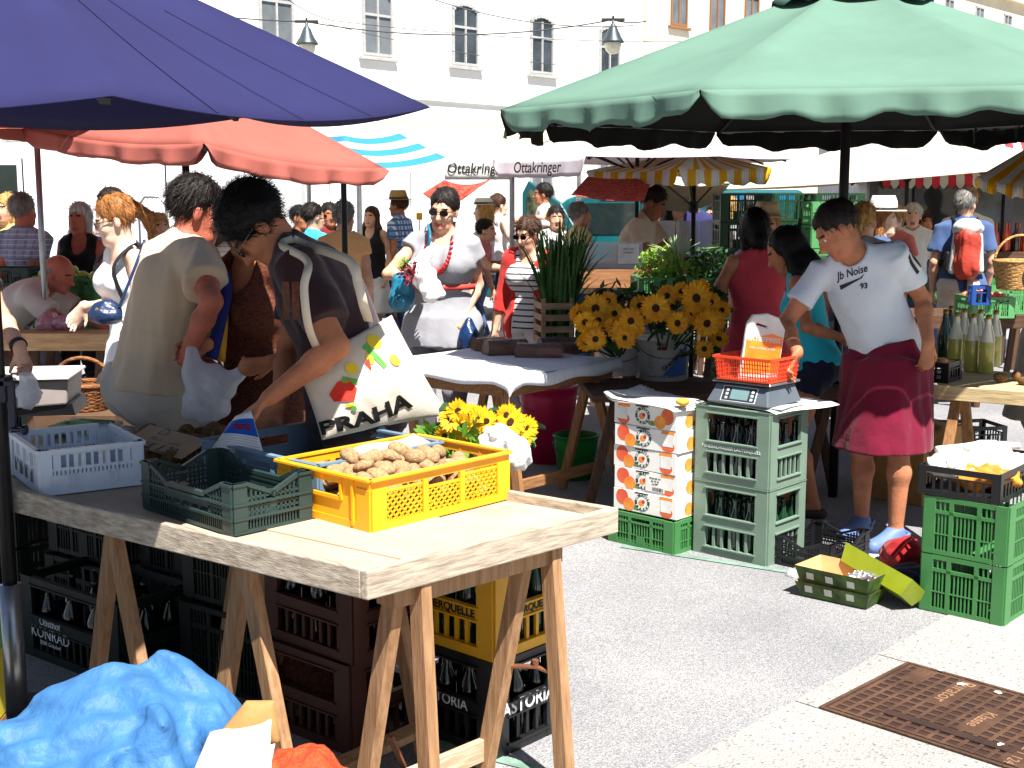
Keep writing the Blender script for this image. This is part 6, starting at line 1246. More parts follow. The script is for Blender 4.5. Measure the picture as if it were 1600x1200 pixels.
# ================================================================ stalls behind
brd_ = wood('brown_counter_wood', (158,110,70), (122,80,50), (2,20,20)); lbw = wood('light_board_wood', (200,164,118), (164,126,86), (2,20,20))
def stall(label, px0, px1, d, z, depth, mat, th=.05, legs=True, yaw=0):
    x0, x1 = xat(px0, d), xat(px1, d); o = thing('market_stall', label, 'market stall', (x0, d, 0), yaw); L_ = x1-x0
    m = MB(); m.box(0,L_,0,depth,z-th,z-.001); m.build('tabletop', mat, o, bevel=.004); m = MB(); m.box(0,L_,-.024,-.001,z-th-.04,z+.02); m.build('front_board', mat, o, bevel=.003)
    if legs:
        for x in (.08, L_*.5, L_-.1):
            for y in (.06, depth-.08): lg(o, (x,y,z-th), (x-.08,y-.03,0), .05, .035, wdl, (0,1,0))
    return o
s1_ = stall('plank stall at the left with radish bags, before the bald man', -90, 168, 8.05, .83, .42, lbw)
rad = pm('radish_bag', (176,96,116), .35, col2=(206,176,186), vs=40, bump=.5, bs=60, coat=.5)
for i, (px, l) in enumerate(((68,'left film bag of pink radishes on the plank stall'),(100,'right film bag of pink radishes on the plank stall'))): c = G(px, 512, .85); heap('radish_bag', l, 'vegetables', (c.x, c.y+.1, .87), (.085,.10,.06), rad, 30+i, .006, .011, 50)
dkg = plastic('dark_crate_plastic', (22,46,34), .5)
for i in range(4): crate('dark green crate added to fill the black space under the plank stall', (xat(-60+i*58,8.3), 8.2, 0), 0, .40, .30, .55 if i != 2 else .35, dkg, 'veg', 'crates added to darken under the plank stall', parts=False)  # crates added to keep the space below the stall black
lgn = plastic('light_green_plastic', (84,150,92), .45); pep = pm('pepper_green', (160,190,50), .3, col2=(196,206,90), vs=7, coat=.4); pey = pm('pepper_yellow', (226,170,50), .3, coat=.4)
def produce(p, r, mat, name, lab, cat, group, sq_=1.0, seed=0):
    o = bpy.data.objects.new(name, _prod(mat, seed)); C.objects.link(o); o.location = p; o.scale = (r, r, r*sq_); o.rotation_euler = (random.uniform(-.6,.6), random.uniform(-.6,.6), random.random()*6); return tag(o, lab, cat, group)
_PC = {}
def _prod(mat, seed):
    k = (mat.name, seed % 3)
    if k not in _PC: me = potato_mesh(40+seed % 3); me.materials.append(mat); _PC[k] = me
    return _PC[k]
random.seed(17)
for i, (px, py, lab) in enumerate(((72,447,'light green crate heaped with pale green peppers at the left'),(150,452,'light green crate of peppers half hidden by the ginger haired woman'))):
    p = W(px, py, 9.0); zb = p.z-.10
    for k in (0, 1, 2):
        crate([lab, 'light green crate in the second row below the peppers', 'bottom light green crate of the pepper stack'][k], (p.x, 9.0, zb-k*.17), R(42), .40, .30, .165, lgn, 'veg', 'pepper crates' if k else None, parts=(k == 0))
    for j in range(16): produce(V((p.x,9.0,zb))+Matrix.Rotation(R(42),3,'Z') @ V((random.uniform(.05,.35), random.uniform(.05,.25), random.uniform(.12,.20))), random.uniform(.032,.042), pey if j % 7 == 3 else pep, 'pepper', ('yellow' if j % 7 == 3 else 'pale green')+' pepper heaped in the light green crate', 'pepper', 'peppers in the light green crates', 1.15, j)
so2 = stall('wooden shelf rack at the far left holding a dark green crate', -60, 36, 9.2, 1.06, .4, brd_, .035, False)
m = MB(); m.box(0, xat(36,9.2)-xat(-60,9.2), 0, .4, .78, .82); m.build('shelf', brd_, so2); crate('dark green crate on the shelf rack at the left edge', (xat(-50,9.15), 9.15, 1.07), 0, .40, .3, .13, dkg, 'veg', parts=False)
heap('plastic_bag', 'crumpled pale plastic bag on the lower shelf at the left', 'plastic bag', (xat(16,9.1), 9.3, .88), (.13,.09,.06), pm('pale_film', (196,196,204), .4, bump=.4, bs=30), 44, .014, .011, 40)
wk = pm('wicker', (150,96,52), .7, col2=(92,54,28), vs=28, stretch=(1,1,2.4), bump=.8, bs=40); wkl = pm('pale_wicker', (206,160,96), .65, col2=(150,104,54), vs=26, stretch=(1,1,2.4), bump=.8, bs=40)
def wicker(label, p, r0, r1, h, mat, hb=.22):
    o = thing('wicker_basket', label, 'basket', p); m = MB(); n = 48
    m.grid(lambda u, v: V(((r0+(r1-r0)*v+.004*math.sin(v*44)*(1 if int(u*24) % 2 else -1))*1.25*math.cos(u*2*PI), (r0+(r1-r0)*v+.004*math.sin(v*44)*(1 if int(u*24) % 2 else -1))*math.sin(u*2*PI), h*v)), n, 22, True); m.build('weave', mat, o, smooth=True, thick=.008)
    m = MB(); m.tube([V((r1*1.25*math.cos(t), r1*math.sin(t), h)) for t in [2*PI*i/30 for i in range(31)]], .012, 7); m.build('rim', mat, o, smooth=True)
    m = MB(); m.tube([V((r1*1.22*math.cos(t), 0, h+hb*math.sin(t))) for t in [PI*i/16 for i in range(17)]], .010, 7); m.build('handle', mat, o, smooth=True); return o
b_ = W(131,640,6.3); wicker('brown wicker shopping basket on a carton behind the potato table', b_, .085, .12, .13, wk, .13); m = MB(); m.box(-.2,.2,-.15,.15,0,b_.z-.002); cbx = thing('carton', 'dark brown carton carrying the brown wicker basket', 'box', (b_.x, b_.y, 0)); m.build('box_body', pm('dark_carton', (92,66,46), .8), cbx, bevel=.004)
# counters in the middle
s2_ = stall('brown counter with pale tubs behind the woman with the leather backpack', 690, 868, 13.4, 1.02, .6, brd_, .06)
tub = pm('pale_tub', (224,222,216), .45); scr = pm('clear_screen', (205,208,212), .12, var=.04, alpha=.55, spec=.8)
m = MB(); m.box(xat(716,13.6)-xat(690,13.4), xat(764,13.6)-xat(690,13.4), .1, .4, 1.02, 1.29); m.build('tub', tub, s2_, bevel=.01)
s3_ = stall('vendor counter with clear screens and a paper notice', 884, 1006, 10.4, 1.10, .6, brd_, .09)
w3 = xat(1006,10.4)-xat(884,10.4); m = MB(); m.box(0,w3,.03,.036,1.12,1.34); m.build('screen', scr, s3_); m = MB(); m.box(0,.006,.04,.5,1.12,1.34); m.build('screen', scr, s3_)
m = MB(); a_ = xat(967,10.4)-xat(884,10.4); m.box(a_,a_+.17,.022,.024,1.165,1.325); nt = m.build('notice', pp, s3_)
for i, t_ in enumerate(('Bitte nicht','berühren')): text(t_, .020, (a_+.085,.0213,1.285-i*.03), (1,0,0), (0,0,1), lk, nt)
m = MB(); m.box(.1,w3-.1,.1,.5,1.101,1.17); m.build('goods', pm('pale_cheese', (206,176,128), .6, var=.3, vs=9), s3_)
s4_ = stall('far counter with clear screens before the navy polo man', 1020, 1130, 12.2, 1.12, .5, brd_, .06); w4 = xat(1130,12.2)-xat(1020,12.2)
for k in range(3): m = MB(); m.box(w4*k/3+.005,w4*(k+1)/3-.005,.0,.006,1.14,1.48); m.build('screen', scr, s4_)
# herb crates on a bench
s5_ = stall('dark herb stall behind the sunflower bench', 985, 1160, 9.3, .965, .6, wdk, .05)
for i in range(3):
    p = (xat(1002+i*44,9.3), 9.3, .967); crate(['left light green herb crate behind the sunflowers','middle light green herb crate behind the sunflowers','right light green herb crate next to the woman in red'][i], p, R(4), .195, .40, .155, lgn, 'veg', 'herb crates')
hb1 = pm('pale_herb', (150,184,70), .6, col2=(96,140,44), vs=20, translucent=.3); hb2 = pm('dark_herb', (58,104,48), .6, col2=(30,66,30), vs=20, translucent=.2)
ho = thing('herb_plant', 'pale green bushy herbs in the left crates', 'plant', (xat(1030,9.4), 9.45, 1.1)); foliage(ho, 'leaves', 0, 0, .10, .17, .12, .13, 420, hb1, .045, 5); foliage(ho, 'leaves', .2, 0, .05, .16, .12, .08, 260, hb1, .04, 6)
ho = thing('herb_plant', 'dark green bushy herbs in the right crate', 'plant', (xat(1112,9.4), 9.5, 1.1)); foliage(ho, 'leaves', 0, 0, .10, .17, .12, .15, 380, hb2, .05, 7)
ho = thing('leek_plant', 'tall pale leek stalks standing among the herbs', 'plant', (xat(1063,9.4), 9.45, 1.1)); m = MB()
for i in range(16):
    x0 = random.uniform(-.04,.04); lx = random.gauss(0,.10); m.tube([V((x0+lx*t*t*1.2, .02*i/16, .33*t-.10*abs(lx)*10*t**4*.4)) for t in (0,.3,.6,.8,1)], [.008,.007,.006,.004,.001], 5)
m.build('leaves', pm('leek_pale', (166,196,120), .5, translucent=.2), ho, smooth=True)
# towers of green crates
for px, lx, n, d in ((1128,.42,7,10.9),(1210,.32,7,11.2),(1274,.42,7,10.9)):
    for k in range(n):
        if px == 1274 and k > 6: continue
        crate('dark green crate stacked in the towers behind the woman in red', (xat(px,d), d, .004+k*.248), R(2), lx, .38, .244, plastic('mid_green_plastic', (20,60,32), .5), 'veg', 'tower of green crates', parts=False)
for k in range(3): crate('light green crate high in the crate towers right of the parasol pole', (xat(1268,10.5)+.0, 10.45, 1.10+k*.19), R(2), .44, .30, .185, lgn, 'veg', 'light crates in the tower', parts=False)
m = MB(); m.box(xat(1262,10.5)-xat(1268,10.5), .5, 0, .35, 0, 1.09); o = thing('crate_stand', 'dark wooden stand carrying the light green crates', 'stand', (xat(1268,10.5), 10.44, 0)); m.build('stand_body', wdk, o, bevel=.006)
# right far stall
s6_ = stall('fruit stall at the far right with crates and a wicker basket', 1440, 1680, 10.3, .74, .9, wdk, .05)
crate('light green crate of red fruit at the far right', (xat(1528,10.2), 10.2, .742), R(0), .335, .4, .17, lgn, 'veg'); frt = pm('red_fruit', (206,84,70), .4, col2=(232,150,110), vs=6)
for j in range(26): produce((xat(1528,10.2)+random.uniform(.04,.32), 10.24+random.uniform(0,.30), .89+random.uniform(0,.05)), random.uniform(.022,.028), frt, 'fruit', 'red and pink fruit heaped in the light green crate at the far right', 'fruit', 'red fruit in the crate', 1.1, j)
wicker('pale wicker basket with a hoop handle at the far right', W(1592,452,10.0), .13, .165, .22, wkl, .20); 
crate('light green crate under the pale wicker basket', (xat(1560,10.5), 10.55, .742), 0, .42, .3, .22, lgn, 'veg', parts=False)
crate('bright blue basket beside the backpack wearer on the fruit stall', (xat(1527,10.05), 10.05, .86), R(-6), .14, .12, .15, plastic('bright_blue_plastic', (30,74,150), .4), 'plain', name='basket', cat='basket')
for i in range(3): crate('green crate behind the backpack wearer', (xat(1436+i*55,11.9), 11.9, .742), 0, .40, .3, .2, grn, 'veg', 'crates behind the backpack wearer', parts=False)
s7_ = stall('dark shelf of red bottles at the far right behind the fruit', 1535, 1690, 12.6, 1.15, .5, wdk, .05)
rdb = pm('red_bottle', (176,40,30), .15, col2=(206,84,40), vs=4, spec=.7)
for i in range(9): m = MB(); bottle_mesh(m, 0,0,0,.30,.034,10); tag(m.build('bottle', rdb if i % 3 else dbot, smooth=True, loc=(xat(1552+i*8,12.5), 12.65+.05*(i % 2), 1.151)), 'red bottle on the dark shelf behind the fruit stall', 'bottle', 'red bottles on the dark shelf')
# suitcase, hanging sign
sc_o = thing('suitcase', 'black wheeled suitcase standing behind the woman in grey', 'suitcase', (xat(604,15.2), 15.2, 0)); m = MB(); m.box(0,.27,0,.22,.05,.52); m.build('case', blk, sc_o, bevel=.03, seg=3); m = MB(); m.tube([(.06,.16,.52),(.06,.16,.95),(.2,.16,.95),(.2,.16,.52)], .008, 6); m.build('handle', gm, sc_o)
for x in (.05,.22): m = MB(); m.lathe([(0,-.015),(.03,-.015),(.03,.015),(0,.015)], n=12); m.build('wheel', pm('tyre_rubber', (26,26,27)), sc_o, loc=(x,.05,.03), rot=(0,PI/2,0))
ys = thing('price_sign', 'small yellow sign on a thin stick before the white van', 'sign', (xat(655,14.6), 14.6, 0)); m = MB(); p = W(655,338,14.6); m.box(-.035,.035,-.004,.004,p.z-.04,p.z+.04); m.build('board', pm('sign_yellow', (226,178,40), .5), ys); m = MB(); m.tube([(0,.01,0),(0,.01,p.z)], .006, 6); m.build('stick', wmed, ys)
# ================================================================ the crowd
from mathutils.bvhtree import BVHTree
den = lambda: cloth('denim', (62,86,124), .12)
def arm_(px, py, d, **k): return dict(world=W(px, py, d), **k)
whiteT = cloth('white_cotton', (222,220,216), .03)
# --- man in the pale tee weighing goods
f = Fig('man in pale blue printed tee and wine red skirt reaching into the orange basket', (1.83,6.22), 204, 1.76, 1.0, lean=16, lean2=28, side=18, hp=38, hy=62, hr=4, tw=-4, sk='tan', res=.0068,
  R=arm_(1246,552,5.98,pole=(.7,-.5,-.2),hd=(.35,.45,-.75),curl=40), L=arm_(1450,535,6.02,pole=(-.15,-1,0),hd=(.02,.06,-1),pn=(.5,-.6,0),curl=34))
a_ = f.toL(G(1345,836)); b_ = f.toL(G(1398,856))
f = None
for o in list(C.objects):
    if o.name.startswith('person') and o.type == 'EMPTY': bpy.data.objects.remove(o)
f = TM = Fig('man in pale blue printed tee and wine red skirt reaching into the orange basket', (1.83,6.22), 204, 1.76, 1.0, lean=16, lean2=28, side=18, hp=38, hy=62, hr=4, tw=-4, sk='tan', res=.0068,
  R=arm_(1246,552,5.98,pole=(.7,-.5,-.2),hd=(.35,.45,-.75),curl=40), L=arm_(1450,535,6.02,pole=(-.15,-1,0),hd=(.02,.06,-1),pn=(.5,-.6,0),curl=34), legs=dict(R=dict(x=a_.x,y=a_.y,rz=20),L=dict(x=b_.x,y=b_.y,rz=32)))
f.body(lips=(150,84,70), eyes=True); f.hair('dark', 'short', ln=.035)
teem = cloth('pale_blue_tee', (204,212,222), .03, bs=7, bump=.6); sh = f.top(teem, 'shirt', .016, .62, -.07, .02, .070, .01, amp=.007, seed=5)
bv = BVHTree.FromObject(sh, bpy.context.evaluated_depsgraph_get()) if False else BVHTree.FromPolygons([v.co for v in sh.data.vertices], [p.vertices[:] for p in sh.data.polygons])
def on_body(f, bv, s_, size, px, py, mat, parent, slope=0.0, bold=.001, shear=0, sx=1, me=None):
    """lettering laid on a garment where the photo shows it"""
    me = me or text_mesh(s_, size, bold, shear).copy(); me.materials.clear(); org = V((0,0,CAMH)); D0 = (W(px, py, f.o.y-.2)-org).length; tgt = W(px, py, f.o.y-.2); ex = V((1,0,slope)).normalized(); ey = V((-slope,0,1)).normalized()
    def fn(x, y): q = tgt+ex*x*sx+ey*y; a = f.toL(org); b = f.toL(q); return a, (b-a).normalized()
    raymap(me, bv, fn, .0035); return link('lettering', me, mat, parent)
ink = pm('print_navy', (34,42,62), .6)
on_body(f, bv, 'Jb Noise', .052, 1331,426, ink, sh, .30, .0008, .25, .82); on_body(f, bv, '93', .036, 1350,447, ink, sh, .12, .0012)
m = MB(); m.add([(-.055,-.016,0),(.055,.010,0),(.072,.028,0),(.045,.014,0),(-.055,.006,0)], [(0,1,2,3,4)]); m2 = MB(); me = m.mesh('swoosh'); on_body(f, bv, '', 0, 1330,443, ink, sh, .30, me=me)
# dark stripes along the left sleeve
Sx, El = f.A['L'][0], f.A['L'][1]; ax = (El-Sx).normalized()
for k, c_ in ((-.022, pm('stripe_dark', (26,30,34), .8)), (0.0, pm('stripe_white', (226,226,222), .8)), (.022, pm('stripe_dark', (26,30,34), .8))):
    m = MB(); n_ = 14; outv = unit(V((-.5,.6,.62))-ax*ax.dot(V((-.5,.6,.62)))); sv = ax.cross(outv); P_ = []
    for i in range(n_):
        t = -.35+.95*i/(n_-1); 
        for w in (-.0085,.0085):
            c = (Sx+(El-Sx)*t*.64 if t > 0 else Sx+(f.Nk-Sx)*(-t)*1.6+V((0,0,-.0))); o_ = c+(outv*.2 if t > 0 else V((-.05,-.03,.2)))+sv*(k+w) if t > 0 else c+V((-.02,-.02,.2))+sv*(k+w); d_ = -outv if t > 0 else -V((-.1,-.1,1)).normalized(); h = bv.ray_cast(o_, d_); P_.append(h[0]-d_*.003 if h[0] is not None else o_+d_*.15)
    m.add(P_, [(2*i,2*i+1,2*i+3,2*i+2) for i in range(n_-1)]); m.build('sleeve_stripe', c_, sh, smooth=True, thick=.001)
wine = cloth('wine_red_cotton', (112,12,44), .10, bs=8, bump=.6); f.skirt(wine, .46, .25, 'skirt', .03, .010, 1.0, 9, .05)
crc = pm('clog_blue', (92,116,164), .55, var=.06); f.shoes(crc, 'clog', .01)
for k in 'RL':
    An, ft = f.Lg[k][2:]; sd = ft.cross(V((0,0,1))); m = MB()
    for a, b in ((.085,-.016),(.085,.016),(.105,0),(.125,-.014),(.125,.014),(.065,0)): m.lathe([(0,.002),(.006,.002),(.006,-.02)], An+ft*a+sd*b+V((0,0,-.012-.33*(a-.06))), 8)
    m.build('vent_hole', pm('clog_dark', (40,50,74), .8), f.root)
    m = MB(); m.tube([An+sd*.05-ft*.0+V((0,0,-.03)), An+sd*.04-ft*.055+V((0,0,-.015)), An-ft*.07+V((0,0,-.012)), An-sd*.04-ft*.055+V((0,0,-.015)), An-sd*.05+V((0,0,-.03))], .009, 6); m.build('heel_strap', crc, f.root, smooth=True)
# --- man in the dark tee with the tote bag
f = BM = Fig('dark haired man in dark brown tee and sunglasses bending over the potato crate', (-.60,4.5), 266, 1.83, 1.2, lean=9, lean2=32, hp=60, hy=-8, sk='tan', res=.0068,
  L=arm_(420,622,4.12,pole=(-.45,-.7,-.6),hd=(-.02,.75,-.62),pn=(0,-.6,-.75),curl=38), R=arm_(436,632,4.45,pole=(.6,.2,-.6),hd=(0,.55,-.8),curl=35))
f.body(lips=(140,78,66)); f.hair('black', 'short', ln=.055, vol=1.10, n=2600); f.glasses(True)
dk = cloth('dark_brown_tee', (50,29,35), .08); sh = f.top(dk, 'shirt', .02, .70, -.10, .02, .070, amp=.008, seed=6); f.trousers(cloth('dark_trousers', (34,34,40)))
bvs = BVHTree.FromPolygons([v.co for v in sh.data.vertices], [p.vertices[:] for p in sh.data.polygons])
prt = pm('rust_print', (120,66,30), .7, col2=(70,40,26), vs=40)
for px, py in ((447,470),(462,470)):
    m = MB(); m.grid(lambda u, v: V((.024*(u-.5), .13*(v-.5), 0)), 4, 8); on_body(f, bvs, '', 0, px, py, prt, sh, 0, me=m.mesh('print'))
tote = thing('tote_bag', 'cream cotton tote bag with a childlike print hanging from the dark tee man', 'bag', (0,0,0)); can = pm('tote_canvas', (214,206,190), .85, var=.06, vs=5, bump=.35, bs=9, translucent=.1)
d_ = 4.22; P4 = [W(503,688,d_-.03), W(700,648,d_+.18), W(612,492,d_+.14), W(462,572,d_-.0)]; to_o, tf = pillow('bag_body', P4, .065, can, tote, 56, 56, .013, 3, sagb=0, pinch=.06)
tz = [to_o]
me = onsheet(text_mesh('PRAHA', .100, .004).copy(), tf, .004, lambda x, y: (.36+x*2.35, .135+y*2.2+.9*max(0,x)**1.3)); me.materials.clear(); link('lettering', me, lk, tote)
def toteshape(name, pts, mat):
    me = bpy.data.meshes.new(name); me.from_pydata([(x,y,0) for x, y in pts], [], [tuple(range(len(pts)))]); onsheet(me, tf, .004, lambda x, y: (x, y)); me.materials.append(mat); link(name, me, mat, tote)
def oval(cx, cy, rx, ry, n=14): return [(cx+rx*math.cos(2*PI*i/n), cy+ry*math.sin(2*PI*i/n)) for i in range(n)]
ty, tr2, tg = pm('tote_yellow', (232,204,44), .8), pm('tote_red', (214,50,34), .8), pm('tote_green', (90,176,70), .8)
toteshape('print_red', [(.16,.42),(.30,.36),(.36,.48),(.33,.62),(.24,.62),(.15,.52)], tr2); toteshape('print_yellow', oval(.40,.70,.055,.07), ty); toteshape('print_green', [(.27,.60),(.38,.52),(.40,.56),(.30,.66)], tg); toteshape('print_green', oval(.28,.28,.02,.03), tg); toteshape('print_yellow', oval(.26,.33,.035,.02), ty)
toteshape('print_green', [(.58,.86),(.63,.88),(.68,.60),(.64,.58)], tg); toteshape('print_red', [(.54,.60),(.58,.74),(.52,.70)], tr2); toteshape('print_yellow', oval(.58,.72,.028,.06), ty); toteshape('print_yellow', oval(.70,.86,.06,.08), ty); toteshape('print_yellow', oval(.76,.62,.04,.06), pm('tote_orange', (236,150,50), .8))
def strap(name, o, pts, w, mat, up):
    m = MB(); P_ = []
    for i, p in enumerate(pts):
        t = (V(pts[min(i+1,len(pts)-1)])-V(pts[max(i-1,0)])).normalized(); s_ = t.cross(V(up)).normalized()*w/2; P_ += [V(p)-s_, V(p)+s_]
    m.add(P_, [(2*i,2*i+1,2*i+3,2*i+2) for i in range(len(pts)-1)]); return m.build(name, mat, o, smooth=True, thick=.003)
def smoothpts(pts, n=6):
    out_ = []; P_ = [V(p) for p in pts]
    for i in range(len(P_)-1):
        a, b, c, d = P_[max(i-1,0)], P_[i], P_[i+1], P_[min(i+2,len(P_)-1)]
        for k in range(n): t = k/n; out_.append(.5*((2*b)+(c-a)*t+(2*a-5*b+4*c-d)*t*t+(3*b-a-3*c+d)*t**3))
    return out_+[P_[-1]]
TP = BM.toW(BM.Sh['L'].lerp(BM.Nk,.42)+V((0,0,.085)))
strap('strap', tote, smoothpts([TP,TP+V((.05,-.03,-.02)),W(546,408,4.08),(W(560,445,4.03)),W(569,480,4.05),W(576,502,4.20)]), .030, can, (0,1,0))
strap('strap', tote, smoothpts([TP,TP+V((-.03,-.05,-.02)),W(480,408,4.08),W(475,450,4.01),W(482,510,4.03),W(497,548,4.17)]), .026, can, (0,1,0))
hm_ = thing('paper_pouch', 'blue and white gridded paper pouch held over the slate blue crate', 'pouch', (0,0,0)); hw = pm('pouch_white', (222,224,226), .5); hbp = [W(331,700,4.0), W(415,718,3.96), W(392,640,4.06), W(368,650,4.08)]
ho_, hf = pillow('pouch_body', hbp, .012, hw, hm_, 12, 12, .001, 2)
for nm, u0, u1, v0, v1, mt in (('blue_band', .02,.98,.42,.80, pm('hama_blue', (24,84,180), .4)),): m = MB(); m.grid(lambda u, v: V((u0+(u1-u0)*u, v0+(v1-v0)*v, 0)), 10, 6); me = m.mesh(nm); onsheet(me, hf, .002, lambda x, y: (x, y)); link(nm, me, mt, hm_)
for i in range(7): m = MB(); m.grid(lambda u, v: V((.04+.92*u, .04+.055*i+.007*v, 0)), 12, 2); me = m.mesh('grid_line'); onsheet(me, hf, .002, lambda x, y: (x, y)); link('grid_line', me, prm, hm_)
me = onsheet(text_mesh('hama', .040, .001).copy(), hf, .0035, lambda x, y: (.55+x*6.5, .62+y*7)); me.materials.clear(); link('lettering', me, redp, hm_)
# --- big man in beige
f = Fig('stout man in beige tee and beige trousers seen from behind, reaching to the plastic bag', (-1.42,5.15), 52, 1.80, 1.14, lean=8, lean2=20, hp=18, hy=18, sk='red', res=.0075, R=arm_(288,560,4.88,pole=(.55,-.35,-.9),hd=(.1,.7,-.6),curl=50), L=arm_(310,560,5.1,pole=(-.6,-.6,-.3),curl=50))
f.belly = .14; f.body(); f.hair('dark', 'short', ln=.05, vol=1.04, n=2000); bei = cloth('beige_tee', (204,182,156), .05, bs=7, bump=.6); f.top(bei, 'shirt', .024, .62, -.03, .03, .07, amp=.008, seed=8); f.trousers(cloth('beige_trousers', (190,182,172), .05), ease=.022)
# --- woman in the patterned dress
f = Fig('woman in a brown patterned dress holding the plastic bag open, behind the dark tee man', (xat(402,5.15),5.15), 215, 1.72, 1.1, fem=True, lean=6, hp=15, hy=-25, sk='tan', res=.0085, R=arm_(322,538,4.9,pole=(.8,-.3,-.5),hd=(.6,.5,-.2),curl=45), L=arm_(424,566,4.78,pole=(-.6,-.6,-.5),hd=(.75,.5,-.2),curl=42))
f.body(); f.hair('brown', 'bun', vol=1.05); f.top(pm('pattern_brown', (30,17,14), .8, col2=(112,50,24), vs=70, stretch=(1,1,2.2), bump=.3, bs=9), 'dress', .02, .5, -.05, scoop=.09, skirt=(.55,.30), amp=.007)
yb_o = thing('shoulder_bag', 'yellow and blue cloth bag hanging from the patterned dress woman', 'bag', (0,0,0)); o, _f = pillow('bag_body', [W(322,560,4.97),W(352,566,4.95),W(358,470,4.97),W(336,462,4.99)], .035, pm('bag_yellow', (206,152,30), .8, bump=.2, bs=9), yb_o, 14, 14, .004, 4); strap('strap', yb_o, smoothpts([W(350,430,4.95),W(352,460,4.91),W(344,500,4.90),W(330,560,4.92)]), .05, pm('strap_blue', (24,38,120), .8), (0,1,0))
# --- held plastic bag
pbm = pm('milky_film', (232,236,244), .3, var=.03, bump=.6, bs=20, alpha=.72, translucent=.35, spec=.5); q = SDF(); B = lambda px, py, d=4.84: W(px, py, d)
q.cone(B(296,545), B(312,590), .018, .05, .04); q.cone(B(312,590), B(316,632), .06, .072, .04); q.cone(B(390,572), B(345,600), .012, .045, .05); q.cone(B(345,600), B(328,630), .055, .062, .04); q.cone(B(300,640), B(345,640), .03, .03, .04)
def crease(x, y, z): return .005*np.sin(60*x+25*z+3*np.sin(20*z))+.004*np.sin(34*z-50*x)
tag(link('plastic_bag', q.mesh('plastic_bag', .007, crease, 1), pbm), 'milky white plastic bag held between the beige man and patterned dress woman', 'plastic bag')
# --- ginger woman
f = Fig('ginger haired woman with glasses in a white sundress reaching for radishes', (xat(196,6.9),6.9), 232, 1.70, .92, fem=True, lean=4, hp=16, hy=18, sk='pale', res=.0085, R=arm_(132,478,6.65,pole=(.5,-.5,-.7),hd=(.3,.5,-.7)), L=dict(w=(-.30,.05,.85)))
f.body(); f.hair('ginger', 'pony', vol=1.04); f.glasses(False); f.top(cloth('white_dress', (222,224,226), .06, bs=14), 'dress', .016, 0, -.05, scoop=.10, skirt=(.40,.30), amp=.008, straps=True); 
for sg in (-1, 1): strap('rucksack_strap', f.root, smoothpts([f.Sh['R']*.5+f.Sh['L']*.5+f.e2*sg*.12-f.f2*.06+V((0,0,.06)), f.Nk+f.e2*sg*.125+V((0,0,.015)), f.Ch+f.f2*.12+f.e2*sg*.13+V((0,0,.09)), f.Ch+f.f2*.09+f.e2*sg*.165-V((0,0,.08))]), .05, pm('strap_black', (22,22,26), .8), (0,1,0))
hb_ = thing('handbag', 'dark blue leather handbag on a long strap at the ginger woman\'s hip', 'bag', (0,0,0)); nb = pm('navy_leather', (28,48,84), .35, var=.15, vs=9, bump=.3, bs=22); q = SDF(); c = W(166,485,6.62); q.ell(c, (.075,.05,.055), .02); q.ell(c+V((.0,-.01,-.03)), (.09,.055,.045), .03); link('bag_body', q.mesh('bag_body', .007, folds(.003, 60, 3)), nb, hb_); strap('strap', hb_, smoothpts([W(226,375,6.72),W(214,410,6.66),W(198,450,6.62),W(186,482,6.6)]), .016, nb, (0,1,0)); m = MB(); m.lathe([(0,-.004),(.01,0),(0,.004)], (0,0,0), 10); m.build('clasp', pm('brass', (200,160,80), .3, metal=.8), hb_, loc=c+V((-.03,-.058,.01)), rot=(PI/2,0,0))
# --- smiling woman in grey
f = GW = Fig('smiling woman in a grey tunic with a string of red beads and sunglasses', (xat(690,8.2),8.2), 190, 1.74, 1.22, fem=True, lean=2, side=-2, hp=10, hy=6, hr=-6, sk='light', res=.0095, R=arm_(655,436,7.95,pole=(1,-.2,-.2),hd=(-.3,.8,.0),curl=50), L=arm_(727,492,8.1,pole=(-.25,-1,0)))
f.body(lips=(190,70,66)); f.hair('dark', 'short', ln=.028, vol=1.05); f.glasses(True); gt = cloth('grey_jersey', (150,150,156), .05, bs=8); tp0 = f.top(gt, 'tunic', .02, .28, -.05, .03, .085, .05, skirt=(.16,.27), amp=.006, seed=4); f.trousers(cloth('grey_leggings', (112,106,116)), to=1.6)
m = MB(); bd = pm('red_beads', (196,36,40), .3, coat=.4); f2b = BVHTree.FromPolygons([v.co for v in tp0.data.vertices], [p.vertices[:] for p in tp0.data.polygons])
for i in range(25):
    t = i/24*2-1; c = f.Nk+f.e2*(.095*math.sin(t*PI*.5)*(1.15-.5*abs(t)**3))-f.u2*(.25*(1-abs(t)**1.7)-.02); h = f2b.ray_cast(c+f.f2*.6, -f.f2); c = h[0]+f.f2*.012 if h[0] is not None and (h[0]-c).length < .3 else c+f.f2*.12; r = .012+.010*(1-abs(t))**2; m.lathe([(r*math.sin(PI*k/6), -r*math.cos(PI*k/6)) for k in range(7)], c, 9)
m.build('bead_necklace', bd, f.root, smooth=True)
m = MB(); bz_ = f.Wa-f.u1*.0; m.grid(lambda u, v: bz_+V((.168*f.w/1.0*math.cos(u*2*PI)*1.02, .135*f.w*math.sin(u*2*PI)*1.04, .045+.035*(v-.5))), 40, 2, True); m.build('belt', pm('red_belt', (196,70,60), .5), f.root, smooth=True, thick=.004)
